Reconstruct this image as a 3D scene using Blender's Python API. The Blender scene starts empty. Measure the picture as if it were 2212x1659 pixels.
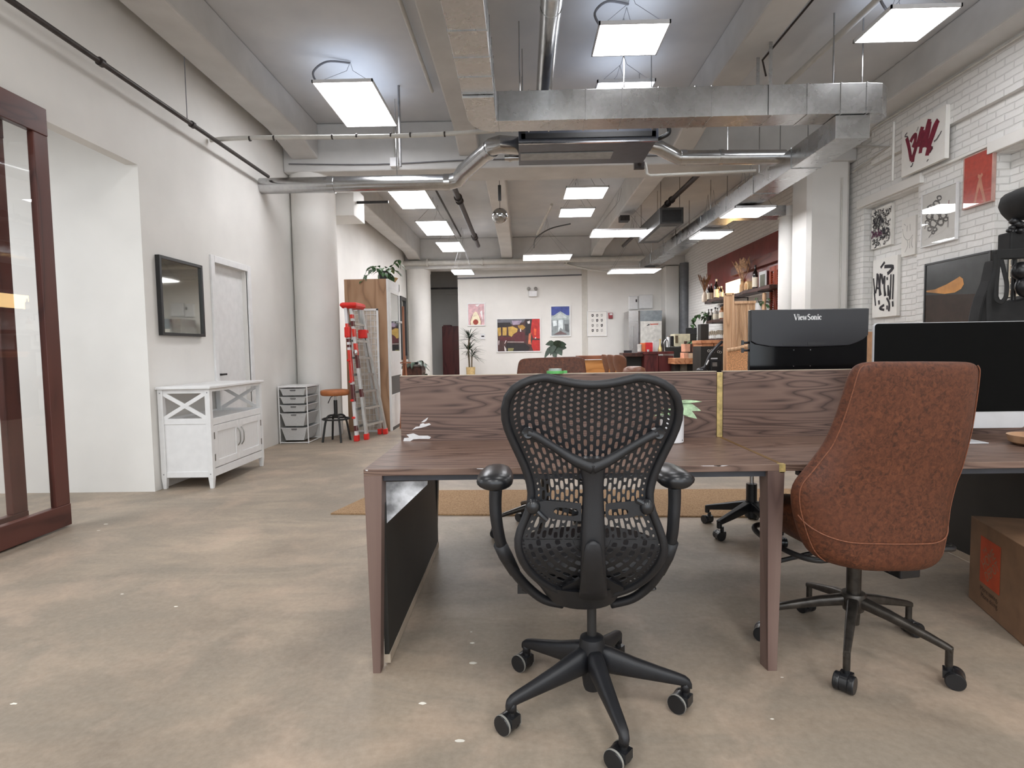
import bpy, bmesh, math, random
from mathutils import Vector, Matrix
R = math.radians
PI = math.pi
rnd = random.Random(7)
SC = bpy.context.scene
COL = SC.collection

# ------------------------------------------------------------------ camera
F_PX, YAW, PITCH, ROLL, CAM_H = 1244.943, -0.01753473, 0.06017636, -0.01593116, 1.18
_cy, _sy = math.cos(YAW), math.sin(YAW)
_cp, _sp = math.cos(PITCH), math.sin(PITCH)
FW = Vector((_sy*_cp, _cy*_cp, -_sp))
_r = Vector((_cy, -_sy, 0))
_u = _r.cross(FW)
RT = math.cos(ROLL)*_r + math.sin(ROLL)*_u
UP = -math.sin(ROLL)*_r + math.cos(ROLL)*_u
CAM = Vector((0, 0, CAM_H))

def at(px, py, x=None, y=None, z=None):
    """the point of a plane x=, y= or z= that a surveyed photo point lies on"""
    d = (px-1106)/F_PX*RT - (py-829.5)/F_PX*UP + FW
    if x is not None: t = (x-CAM.x)/d.x
    elif y is not None: t = (y-CAM.y)/d.y
    else: t = (z-CAM.z)/d.z
    return CAM + d*t

cam = bpy.data.cameras.new('camera')
cam.sensor_fit = 'HORIZONTAL'; cam.sensor_width = 36.0
cam.lens = F_PX/2212*36.0
cam.clip_start = 0.05; cam.clip_end = 200
co = bpy.data.objects.new('camera', cam); COL.objects.link(co)
m = Matrix((RT, UP, -FW)).transposed().to_4x4(); m.translation = CAM
co.matrix_world = m
SC.camera = co

# ------------------------------------------------------------------ materials
def lin(c):
    return tuple((v/12.92 if v <= .04045 else ((v+.055)/1.055)**2.4) for v in [x/255 for x in c]) + (1,)

class N:
    """small node-tree helper"""
    def __init__(s, name):
        s.m = bpy.data.materials.new(name); s.m.use_nodes = True
        s.t = s.m.node_tree; s.p = s.t.nodes['Principled BSDF']; s.o = s.t.nodes['Material Output']
    def n(s, typ, **k):
        d = s.t.nodes.new(typ)
        for a, v in k.items():
            if a.startswith('i_'): d.inputs[a[2:].replace('_', ' ')].default_value = v
            else: setattr(d, a, v)
        return d
    def l(s, a, b): s.t.links.new(a, b)
    def coord(s, scale=(1, 1, 1), rot=(0, 0, 0)):
        c = s.n('ShaderNodeTexCoord'); mp = s.n('ShaderNodeMapping')
        mp.inputs['Scale'].default_value = scale; mp.inputs['Rotation'].default_value = rot
        s.l(c.outputs['Object'], mp.inputs['Vector']); return mp.outputs[0]
    def noise(s, vec, scale=5, detail=4, rough=.5, dist=0):
        d = s.n('ShaderNodeTexNoise'); d.inputs['Scale'].default_value = scale
        d.inputs['Detail'].default_value = detail; d.inputs['Roughness'].default_value = rough
        d.inputs['Distortion'].default_value = dist; s.l(vec, d.inputs['Vector']); return d.outputs['Fac']
    def ramp(s, fac, stops):
        d = s.n('ShaderNodeValToRGB'); e = d.color_ramp.elements
        while len(e) < len(stops): e.new(.5)
        for i, (p, c) in enumerate(stops):
            e[i].position = p; e[i].color = c if len(c) == 4 else lin(c)
        s.l(fac, d.inputs[0]); return d.outputs[0]
    def math(s, op, a, b=None):
        d = s.n('ShaderNodeMath', operation=op)
        for i, v in enumerate((a, b)):
            if v is None: continue
            if isinstance(v, (int, float)): d.inputs[i].default_value = v
            else: s.l(v, d.inputs[i])
        return d.outputs[0]
    def mix(s, f, a, b, mode='MIX'):
        d = s.n('ShaderNodeMix', data_type='RGBA', blend_type=mode)
        for i, v in ((0, f), (6, a), (7, b)):
            if isinstance(v, (int, float)): d.inputs[i].default_value = v
            elif isinstance(v, tuple): d.inputs[i].default_value = v if len(v) == 4 else lin(v)
            else: s.l(v, d.inputs[i])
        return d.outputs[2]
    def bump(s, h, strength=.2, dist=.01):
        d = s.n('ShaderNodeBump'); d.inputs['Strength'].default_value = strength
        d.inputs['Distance'].default_value = dist; s.l(h, d.inputs['Height'])
        s.l(d.outputs[0], s.p.inputs['Normal'])
    def base(s, c):
        if isinstance(c, tuple): s.p.inputs['Base Color'].default_value = c if len(c) == 4 else lin(c)
        else: s.l(c, s.p.inputs['Base Color'])
    def set(s, **k):
        for a, v in k.items(): s.p.inputs[a.replace('_', ' ')].default_value = v
        return s

_mc = {}
def M(name, col, rough=.5, metal=0, var=.08, scale=12, bump=0, bscale=80, spec=.5):
    """plain procedural material: base colour broken by noise, optional fine bump"""
    if name in _mc: return _mc[name]
    n = N(name); v = n.coord()
    f = n.noise(v, scale, 4)
    a = tuple(max(0, x*(1-var)) for x in col); b = tuple(min(255, x*(1+var)) for x in col)
    n.base(n.ramp(f, [(.3, a), (.7, b)]))
    n.set(Roughness=rough, Metallic=metal)
    n.p.inputs['Specular IOR Level'].default_value = spec
    if bump: n.bump(n.noise(v, bscale, 3), bump, .004)
    _mc[name] = n.m
    return n.m

def wood(name, dark, mid, light, axis='x', freq=11, rough=.45, cross=5.0, fine=.35, spec=.4):
    """cathedral oak grain running along one axis"""
    n = N(name)
    lng, crs = .7, cross
    sc = {'x': (lng, crs, crs), 'y': (crs, lng, crs), 'z': (crs, crs, lng)}[axis]
    v = n.coord(sc)
    f = n.noise(v, 1.0, 2, .45, .25)
    g = n.math('FRACT', n.math('MULTIPLY', f, freq))
    g2 = n.math('PINGPONG', g, .5)
    sc2 = {'x': (5, 260, 260), 'y': (260, 5, 260), 'z': (260, 260, 5)}[axis]
    fi = n.noise(n.coord(sc2), 1, 3)
    sc3 = {'x': (.6, 9, 9), 'y': (9, .6, 9), 'z': (9, 9, .6)}[axis]
    br = n.noise(n.coord(sc3), 1.4, 3)
    c = n.ramp(g2, [(.0, dark), (.11, mid), (.40, light)])
    c = n.mix(n.math('MULTIPLY', fi, fine), c, dark)
    c = n.mix(n.math('MULTIPLY', br, .55), c, mid)
    n.base(c); n.set(Roughness=rough); n.p.inputs['Specular IOR Level'].default_value = spec
    n.bump(n.math('ADD', n.math('MULTIPLY', fi, .5), g2), .12, .002)
    return n.m

def mk_floor():
    n = N('polished_concrete'); v = n.coord()
    a = n.noise(v, .9, 8, .62, .6); b = n.noise(n.coord((.45, 1.5, 1), (0, 0, -.35)), 1.5, 9, .7, 1.6)
    c = n.noise(v, 2.3, 5, .6, .3); d = n.noise(v, 40, 4, .7)
    col = n.ramp(a, [(.30, (112, 101, 89)), (.48, (154, 139, 122)), (.60, (172, 155, 136)), (.72, (196, 178, 156))])
    col = n.mix(n.ramp(b, [(.40, (0, 0, 0)), (.60, (225, 225, 225))]), col, (136, 127, 114), 'MIX')
    col = n.mix(n.ramp(c, [(.5, (0, 0, 0)), (.68, (200, 200, 200))]), col, (190, 166, 146))
    col = n.mix(.2, col, n.ramp(d, [(.3, (108, 99, 90)), (.7, (178, 166, 153))]))
    sp = n.n('ShaderNodeTexVoronoi'); sp.inputs['Scale'].default_value = 1.7; n.l(n.coord((1, 1.6, 1)), sp.inputs['Vector'])
    spot = n.ramp(sp.outputs['Distance'], [(.012, (255, 255, 255)), (.02, (0, 0, 0))])
    col = n.mix(spot, col, (232, 228, 220))
    n.base(col)
    n.l(n.ramp(n.math('MULTIPLY', n.math('ADD', a, b), .5), [(.3, (.42, .42, .42, 1)), (.7, (.6, .6, .6, 1))]), n.p.inputs['Roughness'])
    n.p.inputs['Specular IOR Level'].default_value = .35
    n.bump(d, .05, .003)
    return n.m

def mk_brick():
    n = N('white_painted_brick')
    c = n.n('ShaderNodeTexCoord'); s = n.n('ShaderNodeSeparateXYZ'); k = n.n('ShaderNodeCombineXYZ')
    n.l(c.outputs['Object'], s.inputs[0])
    xy = n.math('ADD', s.outputs['X'], s.outputs['Y'])
    n.l(xy, k.inputs[0]); n.l(s.outputs['Z'], k.inputs[1])
    nv = n.noise(c.outputs['Object'], 6, 4)
    off = n.n('ShaderNodeVectorMath', operation='ADD'); n.l(k.outputs[0], off.inputs[0])
    kk = n.n('ShaderNodeCombineXYZ'); n.l(n.math('MULTIPLY', nv, .02), kk.inputs[1]); n.l(kk.outputs[0], off.inputs[1])
    b = n.n('ShaderNodeTexBrick'); n.l(off.outputs[0], b.inputs['Vector'])
    b.inputs['Scale'].default_value = 1.0; b.inputs['Brick Width'].default_value = .205; b.inputs['Row Height'].default_value = .0685
    b.inputs['Mortar Size'].default_value = .007; b.inputs['Mortar Smooth'].default_value = .6
    b.inputs['Color1'].default_value = (.82, .815, .80, 1); b.inputs['Color2'].default_value = (.77, .765, .75, 1)
    b.inputs['Mortar'].default_value = (.71, .705, .69, 1)
    n.base(n.mix(n.math('MULTIPLY', nv, .25), b.outputs['Color'], (196, 192, 184)))
    n.set(Roughness=.6)
    h = n.math('ADD', n.math('MULTIPLY', b.outputs['Fac'], -1.0), n.math('MULTIPLY', n.noise(c.outputs['Object'], 22, 4), .55))
    n.bump(h, .7, .012)
    return n.m

def mk_galv(name, col=(176, 180, 183), rough=.25):
    n = N(name); v = n.coord()
    vo = n.n('ShaderNodeTexVoronoi'); vo.inputs['Scale'].default_value = 34; n.l(v, vo.inputs['Vector'])
    f = n.noise(v, 3.5, 5, .6, .5)
    c = n.mix(n.ramp(f, [(.3, (0, 0, 0)), (.75, (255, 255, 255))]), tuple(x*.95 for x in col), col)
    c = n.mix(.07, c, vo.outputs['Color'])
    hs = n.n('ShaderNodeHueSaturation'); hs.inputs['Saturation'].default_value = .12; n.l(c, hs.inputs['Color'])
    n.base(hs.outputs[0]); n.set(Metallic=1)
    n.l(n.ramp(f, [(.3, (rough,)*3+(1,)), (.75, (rough+.07,)*3+(1,))]), n.p.inputs['Roughness'])
    n.bump(n.noise(v, 2.4, 2), .07, .02)
    return n.m

def mk_leather():
    n = N('brown_leather'); v = n.coord()
    a = n.noise(v, 9, 7, .65, .4); b = n.noise(n.coord((1, 1, 1), (.5, .4, .9)), 70, 6, .72, .8); c = n.noise(v, 3, 3)
    col = n.ramp(b, [(.36, (46, 23, 12)), (.5, (81, 44, 27)), (.66, (106, 61, 39))])
    col = n.mix(n.ramp(a, [(.4, (0, 0, 0)), (.66, (190, 190, 190))]), col, (86, 47, 29))
    col = n.mix(n.ramp(c, [(.45, (0, 0, 0)), (.7, (130, 130, 130))]), col, (94, 54, 36))
    n.base(col); n.set(Roughness=.55); n.p.inputs['Specular IOR Level'].default_value = .35
    n.bump(b, .12, .003)
    return n.m

def emis(name, col, strength):
    n = N(name); n.base(col); n.p.inputs['Emission Color'].default_value = lin(col)
    n.p.inputs['Emission Strength'].default_value = strength; n.set(Roughness=.5)
    return n.m

def glassy(name, tint=(255, 255, 255), refl=1.0, rough=0.0):
    """thin pane: clear transmission with Fresnel reflection"""
    n = N(name); n.t.nodes.remove(n.p)
    tr = n.n('ShaderNodeBsdfTransparent'); tr.inputs[0].default_value = lin(tint)
    gl = n.n('ShaderNodeBsdfGlossy'); gl.inputs['Roughness'].default_value = rough
    lw = n.n('ShaderNodeLayerWeight'); fr = n.math('ADD', n.math('MULTIPLY', n.math('POWER', lw.outputs['Facing'], 4), .6), .045)
    mx = n.n('ShaderNodeMixShader'); n.l(n.math('MULTIPLY', fr, refl), mx.inputs[0])
    n.l(tr.outputs[0], mx.inputs[1]); n.l(gl.outputs[0], mx.inputs[2]); n.l(mx.outputs[0], n.o.inputs[0])
    return n.m

def mk_rug():
    n = N('jute_weave'); v = n.coord((1, 1, 1))
    a = n.noise(v, 130, 3, .7); b = n.noise(v, 28, 4)
    c = n.ramp(a, [(.32, (108, 82, 58)), (.5, (160, 128, 94)), (.68, (190, 160, 124))])
    n.base(n.mix(n.math('MULTIPLY', b, .5), c, (154, 122, 90))); n.set(Roughness=.95); n.bump(a, .5, .006)
    return n.m

WHITE = M('white_wall_paint', (224, 222, 218), .62, var=.015, scale=2.5, bump=.06, bscale=60, spec=.3)
def mk_ceiling():
    n = N('ceiling_white_paint'); v = n.coord()
    c = n.ramp(n.noise(v, 2.2, 5), [(.3, (200, 202, 205)), (.7, (212, 213, 214))])
    st = n.ramp(n.noise(n.coord((1, .55, 1)), 1.5, 7, .68, .6), [(.665, (0, 0, 0)), (.74, (200, 200, 200))])
    n.base(n.mix(st, c, (112, 98, 88))); n.set(Roughness=.7); n.p.inputs['Specular IOR Level'].default_value = .2
    n.bump(n.noise(v, 9, 4), .25, .004); return n.m
CEIL = mk_ceiling()
BEAMM = M('beam_white_paint', (205, 204, 202), .7, var=.03, scale=3, bump=.25, bscale=14, spec=.2)
BRICK = mk_brick()
FLOOR = mk_floor()
GALV = mk_galv('galvanised_sheet')
GALV2 = mk_galv('galvanised_round_duct', (186, 190, 190), .18)
STEEL = mk_galv('brushed_steel', (196, 196, 192), .3)
WALNUT = wood('walnut_top', (60, 44, 38), (104, 82, 72), (132, 108, 95), 'x', 22, .42, 7.0, .4)
WALNUTD = wood('walnut_divider', (48, 36, 33), (100, 79, 71), (128, 104, 93), 'x', 25, .5, 8.0, .4)
WALNUTL = wood('walnut_leg', (78, 60, 56), (108, 87, 80), (122, 102, 94), 'z', 4, .5, 6, .3)
MAHOG = wood('mahogany_stain', (58, 31, 27), (84, 48, 41), (96, 56, 48), 'z', 5, .38, 4, .2)
MAHOGX = wood('mahogany_stain_rail', (58, 31, 27), (84, 48, 41), (96, 56, 48), 'y', 5, .38, 4, .2)
OAK = wood('light_oak_board', (126, 96, 72), (164, 128, 98), (182, 148, 118), 'z', 5, .5, 4, .2)
ORANGEW = wood('honey_wood', (150, 96, 46), (186, 126, 66), (200, 142, 82), 'x', 5, .5, 4, .2)
BAMB = wood('bamboo_screen', (150, 114, 84), (192, 154, 118), (212, 176, 142), 'z', 5, .6, 9, .25)
DARKW = wood('dark_shelf_wood', (36, 18, 14), (62, 34, 26), (84, 48, 38), 'y', 6, .45, 4, .3)
CHERRY = wood('cherry_dark', (52, 18, 18), (84, 34, 34), (98, 44, 42), 'z', 5, .4, 4, .2)
REDW = wood('red_louver_wood', (96, 32, 16), (146, 58, 34), (170, 76, 46), 'z', 5, .45, 4, .2)
LEATH = mk_leather()
PIPING = M('leather_edge_stitching', (112, 66, 44), .6, var=.15, scale=120)
BLACKP = M('black_moulded_plastic', (21, 22, 26), .5, var=.1, scale=30, bump=.1, bscale=400)
BLACKS = M('black_satin_plastic', (26, 27, 30), .3, var=.1, scale=30)
BLACKM = M('black_steel', (34, 34, 35), .4, var=.1, scale=20, spec=.5)
DARKG = M('dark_bronze_metal', (66, 62, 58), .32, .6, var=.2, scale=30)
GREYR = M('grey_wheel_tread', (140, 138, 132), .6)
RAILB = M('blue_black_rail', (44, 46, 54), .45, var=.1)
BLACKPAN = M('matt_black_panel', (34, 32, 28), .6, var=.15, scale=5)
PLAST = M('bare_metal_bracket', (186, 188, 192), .5, .15, var=.3, scale=16)
BRASS = M('brass', (190, 168, 112), .4, .35, var=.15, scale=40)
EDGEW = M('pale_edge_band', (176, 162, 144), .6)
CHROME = M('chrome', (200, 202, 205), .12, 1, var=.05)
WPAINT = M('white_satin_paint', (226, 226, 226), .4, var=.02, spec=.4)
WPLAST = M('white_plastic', (220, 220, 222), .35, var=.02)
PIPEW = M('white_painted_pipe', (198, 196, 190), .5, var=.04, scale=8)
IRON = M('dark_iron_pipe', (58, 52, 50), .5, .3, var=.2, scale=20)
RED = M('red_plastic', (214, 40, 32), .4, var=.06)
ORED = M('red_orange_decal', (206, 52, 36), .5, var=.05)
ALU = M('aluminium', (198, 198, 196), .32, .8, var=.05)
STOOLT = M('tan_leather_seat', (168, 102, 58), .5, var=.1)
CARD = M('cardboard', (136, 104, 78), .8, var=.08, scale=10)
ORANGE = M('printed_orange', (196, 74, 32), .7, var=.06)
CARDINK = M('printed_brown_ink', (84, 62, 48), .8)
CARDP = M('cardboard_logo_gap', (158, 122, 92), .8)
SCREEN = M('black_display_glass', (9, 9, 9), .2, var=.05, spec=.06)
MONB = M('gloss_black_plastic', (13, 13, 14), .1, var=.05, spec=.3)
MONT = M('satin_charcoal_plastic', (34, 34, 38), .4, var=.05)
SILVER = M('silver_aluminium', (196, 197, 200), .42, .3, var=.02)
LOGOW = M('printed_white', (214, 214, 214), .5, var=.02)
LEAF = M('green_leaf', (62, 92, 56), .5, var=.3, scale=14)
LEAFD = M('dark_green_leaf', (40, 56, 42), .45, var=.3, scale=12)
LEAFP = M('pale_green_leaf', (150, 176, 140), .5, var=.2, scale=40)
TAN = M('tan_pot', (196, 170, 120), .6, var=.1, scale=30)
JUTE = mk_rug()
DRIED = M('dried_grass', (196, 160, 128), .9, var=.2, scale=30)
DRIEDD = M('brown_dried_grass', (150, 112, 86), .9, var=.2, scale=30)
CERAM = M('cream_ceramic', (226, 210, 192), .5, var=.05)
BOTTLE = M('dark_bottle_glass', (30, 22, 22), .1, var=.2)
BOTTLEC = M('clear_bottle_glass', (188, 180, 172), .1, var=.1)
AMBER = M('amber_bottle_glass', (140, 84, 40), .12, var=.2)
LABELM = M('paper_label', (236, 226, 206), .7, var=.05, scale=60)
INK = M('black_ink', (34, 30, 36), .6, var=.1)
GREYINK = M('grey_ink', (110, 108, 106), .7)
FAINT = M('faint_pencil', (176, 174, 170), .8)
BURG = M('burgundy_ink', (118, 26, 50), .5, var=.12, scale=30)
PURP = M('purple_ink', (84, 30, 64), .5)
CANV = M('white_canvas', (230, 228, 223), .75, var=.01)
PANE = glassy('clear_pane')
MIRR = M('mirror_glass', (176, 178, 176), .02, 1, var=.0)
MIRD = M('dim_mirror_glass', (205, 205, 198), .03, 1, var=.0)
LAMP = emis('led_diffuser', (252, 252, 255), 17.0)
GLOWM = emis('warm_light_box', (255, 214, 150), 8.0)
REDWALL = M('red_painted_brick', (122, 52, 48), .32, var=.1, scale=4, bump=.6, bscale=12)

# ------------------------------------------------------------------ mesh builder
ROFF = {}
def root_of(o):
    while o.parent is not None: o = o.parent
    return o

class B:
    def __init__(s): s.v = []; s.f = []; s.mi = []; s.cur = 0
    def add(s, vs, fs):
        b = len(s.v); s.v += [Vector(v) for v in vs]
        s.f += [tuple(b+i for i in f) for f in fs]; s.mi += [s.cur]*len(fs)
        return s
    def box(s, x0, x1, y0, y1, z0, z1, rz=0, c=None):
        vs = [Vector((x, y, z)) for z in (z0, z1) for y in (y0, y1) for x in (x0, x1)]
        if rz:
            c = Vector(c) if c else Vector(((x0+x1)/2, (y0+y1)/2, 0))
            Rm = Matrix.Rotation(rz, 3, 'Z'); c.z = 0
            vs = [Rm @ (v-c)+c for v in vs]
        return s.add(vs, [(0, 2, 3, 1), (4, 5, 7, 6), (0, 1, 5, 4), (2, 6, 7, 3), (0, 4, 6, 2), (1, 3, 7, 5)])
    def bar(s, a, b, w, d, up=(0, 0, 1), w2=None, d2=None):
        """rectangular bar from a to b: w across, d along the up side; may taper"""
        a, b = Vector(a), Vector(b); t = (b-a).normalized(); up = Vector(up)
        sd = t.cross(up)
        if sd.length < 1e-5: sd = t.cross(Vector((1, 0, 0)))
        sd.normalize(); u = sd.cross(t)
        w2 = w if w2 is None else w2; d2 = d if d2 is None else d2
        vs = []
        for p, ww, dd in ((a, w, d), (b, w2, d2)):
            for i, j in ((-1, -1), (1, -1), (1, 1), (-1, 1)): vs.append(p+sd*i*ww/2+u*j*dd/2)
        return s.add(vs, [(0, 3, 2, 1), (4, 5, 6, 7), (0, 1, 5, 4), (1, 2, 6, 5), (2, 3, 7, 6), (3, 0, 4, 7)])
    def prism(s, pts, d0, d1, axis='y'):
        """polygon in the two other axes, pushed from d0 to d1 along axis"""
        def P(p, d):
            a, b = p
            return {'x': (d, a, b), 'y': (a, d, b), 'z': (a, b, d)}[axis]
        n = len(pts); vs = [P(p, d0) for p in pts]+[P(p, d1) for p in pts]
        fs = [tuple(range(n))[::-1], tuple(range(n, 2*n))]+[(i, (i+1) % n, n+(i+1) % n, n+i) for i in range(n)]
        return s.add(vs, fs)
    def loft(s, loops, cap=True, closed=False):
        n = len(loops[0]); vs = [p for l in loops for p in l]; fs = []
        k = len(loops)
        for i in range(k if closed else k-1):
            for j in range(n):
                a = i*n+j; b = i*n+(j+1) % n; c = ((i+1) % k)*n
                fs.append((a, b, c+(j+1) % n, c+j))
        if cap and not closed:
            fs.append(tuple(range(n))[::-1]); fs.append(tuple(range((k-1)*n, k*n)))
        return s.add(vs, fs)
    def tube(s, path, r, n=10, cap=True, closed=False, flat=1.0, up=(0, 0, 1)):
        P = [Vector(p) for p in path]; k = len(P); up = Vector(up)
        rs = r if isinstance(r, (list, tuple)) else [r]*k
        loops = []; prev = None
        for i in range(k):
            if closed: t = P[(i+1) % k]-P[i-1]
            else: t = P[min(i+1, k-1)]-P[max(i-1, 0)]
            t.normalize()
            if prev is None:
                sd = t.cross(up)
                if sd.length < 1e-3: sd = t.cross(Vector((1, 0, 0)))
                sd.normalize()
            else:
                sd = prev-t*prev.dot(t)
                if sd.length < 1e-5: sd = t.cross(up)
                sd.normalize()
            prev = sd; u = sd.cross(t)
            loops.append([P[i]+sd*math.cos(2*PI*j/n)*rs[i]+u*math.sin(2*PI*j/n)*rs[i]*flat for j in range(n)])
        return s.loft(loops, cap, closed)
    def cyl(s, a, b, r, n=16, r2=None):
        return s.tube([a, b], [r, r if r2 is None else r2], n)
    def lathe(s, prof, c=(0, 0, 0), n=24, axis=(0, 0, 1), cap=True):
        c = Vector(c); ax = Vector(axis).normalized()
        e = Vector((1, 0, 0)) if abs(ax.x) < .9 else Vector((0, 1, 0))
        e1 = (e-ax*e.dot(ax)).normalized(); e2 = ax.cross(e1)
        return s.loft([[c+ax*h+(e1*math.cos(2*PI*j/n)+e2*math.sin(2*PI*j/n))*max(r, 1e-4) for j in range(n)] for r, h in prof], cap)
    def ball(s, c, r, n=16, k=10):
        r = r if isinstance(r, (list, tuple)) else (r, r, r); c = Vector(c)
        return s.loft([[c+Vector((r[0]*math.sin(PI*i/k)*math.cos(2*PI*j/n), r[1]*math.sin(PI*i/k)*math.sin(2*PI*j/n), -r[2]*math.cos(PI*i/k))) for j in range(n)]
                       for i in ([.06]+list(range(1, k))+[k-.06])])
    def ribbon(s, pts, w, nrm, off=.0):
        """flat painted stroke on a surface with normal nrm"""
        P = [Vector(p) for p in pts]; nrm = Vector(nrm); k = len(P); vs = []
        ws = w if isinstance(w, (list, tuple)) else [w]*k
        for i in range(k):
            t = (P[min(i+1, k-1)]-P[max(i-1, 0)]).normalized(); sd = nrm.cross(t).normalized()
            vs += [P[i]+nrm*off+sd*ws[i]/2, P[i]+nrm*off-sd*ws[i]/2]
        return s.add(vs, [(2*i, 2*i+1, 2*i+3, 2*i+2) for i in range(k-1)])
    def face(s, pts): return s.add(pts, [tuple(range(len(pts)))])
    def leaf(s, p, d, L, w, droop=.3, up=(0, 0, 1)):
        p = Vector(p); d = Vector(d).normalized(); up = Vector(up)
        sd = d.cross(up)
        if sd.length < 1e-3: sd = Vector((1, 0, 0))
        sd.normalize(); vs = []
        prof = ((0, .08), (.18, .7), (.4, 1), (.65, .8), (.86, .4), (1, .03))
        for t, k in prof:
            c = p+d*L*t-Vector((0, 0, 1))*droop*L*t*t
            vs += [c-sd*w/2*k+Vector((0, 0, w*.12*k)), c-Vector((0, 0, .001)), c+sd*w/2*k+Vector((0, 0, w*.12*k))]
        fs = []
        for i in range(len(prof)-1):
            a = 3*i; fs += [(a, a+1, a+4, a+3), (a+1, a+2, a+5, a+4)]
        return s.add(vs, fs)
    def pieces(s, name, mat, parent=None, **k):
        """every connected piece becomes an object of its own"""
        up = list(range(len(s.v)))
        def find(i):
            while up[i] != i: up[i] = up[up[i]]; i = up[i]
            return i
        for f in s.f:
            a = find(f[0])
            for j in f[1:]: up[find(j)] = a
        g = {}
        for f, mi in zip(s.f, s.mi): g.setdefault(find(f[0]), []).append((f, mi))
        out = []
        for fs in g.values():
            ids = sorted({i for f, _ in fs for i in f}); mp = {i: n for n, i in enumerate(ids)}
            q = B(); q.v = [s.v[i] for i in ids]; q.f = [tuple(mp[i] for i in f) for f, _ in fs]; q.mi = [mi for _, mi in fs]
            out.append(q.build(name, mat, parent, **k))
        return out
    def build(s, name, mat, parent=None, smooth=False, bevel=0, solid=0, sub=0, segs=2, angle=40):
        me = bpy.data.meshes.new(name)
        off = ROFF.get(root_of(parent).name, Vector()) if parent else Vector()
        me.from_pydata([v-off for v in s.v], [], s.f); me.update()
        for mm in (mat if isinstance(mat, (list, tuple)) else [mat]): me.materials.append(mm)
        me.polygons.foreach_set('material_index', s.mi)
        bm = bmesh.new(); bm.from_mesh(me); bmesh.ops.recalc_face_normals(bm, faces=bm.faces); bm.to_mesh(me); bm.free()
        o = bpy.data.objects.new(name, me); COL.objects.link(o)
        if smooth:
            me.polygons.foreach_set('use_smooth', [True]*len(me.polygons))
            if smooth != 'all':
                me.set_sharp_from_angle(angle=R(angle))
        if parent: o.parent = parent
        if solid:
            q = o.modifiers.new('solid', 'SOLIDIFY'); q.thickness = solid; q.offset = 0
        if bevel:
            q = o.modifiers.new('bevel', 'BEVEL'); q.width = bevel; q.segments = segs; q.limit_method = 'ANGLE'; q.angle_limit = R(40)
            q.harden_normals = False
        if sub:
            q = o.modifiers.new('sub', 'SUBSURF'); q.levels = sub; q.render_levels = sub
        return o

def tag(o, label=None, cat=None, group=None, kind=None):
    if label: o['label'] = label
    if cat: o['category'] = cat
    if group: o['group'] = group
    if kind: o['kind'] = kind
    return o

def thing(name, label, cat, loc=(0, 0, 0), rz=0, group=None, world=True):
    """an Empty at the base of a thing; its parts are then given in world (or local) coordinates"""
    o = bpy.data.objects.new(name, None); COL.objects.link(o); o.empty_display_size = .1
    o.location = loc; o.rotation_euler = (0, 0, rz)
    if world: ROFF[o.name] = Vector(loc)
    return tag(o, label, cat, group)

def struct(b, name, mat, **k):
    return tag(b.build(name, mat, **k), kind='structure')

def copy_tree(o, loc, rz=0, label=None, scale=None):
    c = o.copy(); COL.objects.link(c); c.location = loc; c.rotation_euler = (0, 0, rz)
    if label: c['label'] = label
    if scale: c.scale = scale
    for ch in list(o.children):
        d = ch.copy(); COL.objects.link(d); d.parent = c
        for g in list(ch.children):
            e = g.copy(); COL.objects.link(e); e.parent = d
    return c

def smoothpath(pts, n=6):
    """Catmull-Rom through pts"""
    P = [Vector(p) for p in pts]; out = []
    for i in range(len(P)-1):
        p0 = P[max(i-1, 0)]; p1 = P[i]; p2 = P[i+1]; p3 = P[min(i+2, len(P)-1)]
        for k in range(n):
            t = k/n
            out.append(.5*((2*p1)+(p2-p0)*t+(2*p0-5*p1+4*p2-p3)*t*t+(3*p1-p0-3*p2+p3)*t**3))
    out.append(P[-1]); return out

def interp(tab, x):
    if x <= tab[0][0]: return tab[0][1]
    for (a, va), (b, vb) in zip(tab, tab[1:]):
        if x <= b:
            t = (x-a)/(b-a); return va+(vb-va)*t
    return tab[-1][1]
# ------------------------------------------------------------------ room shell
XL, XR, ZC, YB = -3.187, 4.5, 4.25, 16.6
struct(B().box(-8, 5.2, -4, 21, -.12, 0), 'floor', FLOOR)
struct(B().box(-8, 5.2, -4, 21, ZC, ZC+.2), 'ceiling', CEIL)

w = B()
w.box(XL-.1, XL, -4, 4.868, 2.77, ZC); w.box(XL-.1, XL, -4, .6, 0, 2.77)
w.box(XL-.1, XL, 4.868, 5.99, 0, ZC); w.box(XL-.1, XL, 5.99, 6.72, 2.13, ZC); w.box(XL-.1, XL, 6.72, 20, 0, ZC)
struct(w, 'wall_left', WHITE)
w = B(); w.box(-7.9, XL-.1, 4.868, 5.0, 0, 3.2); w.box(-7.9, XL-.1, 4.868-6, 5.0, 3.2, 3.3)
struct(w, 'wall_corridor', WHITE)
struct(B().box(-8, -7.9, -4, 4.9, 0, .9).box(-8, -7.9, -4, 4.9, 2.9, 3.3).box(-8, -7.9, -4, .4, .9, 2.9), 'wall_corridor_end', WHITE)

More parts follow.
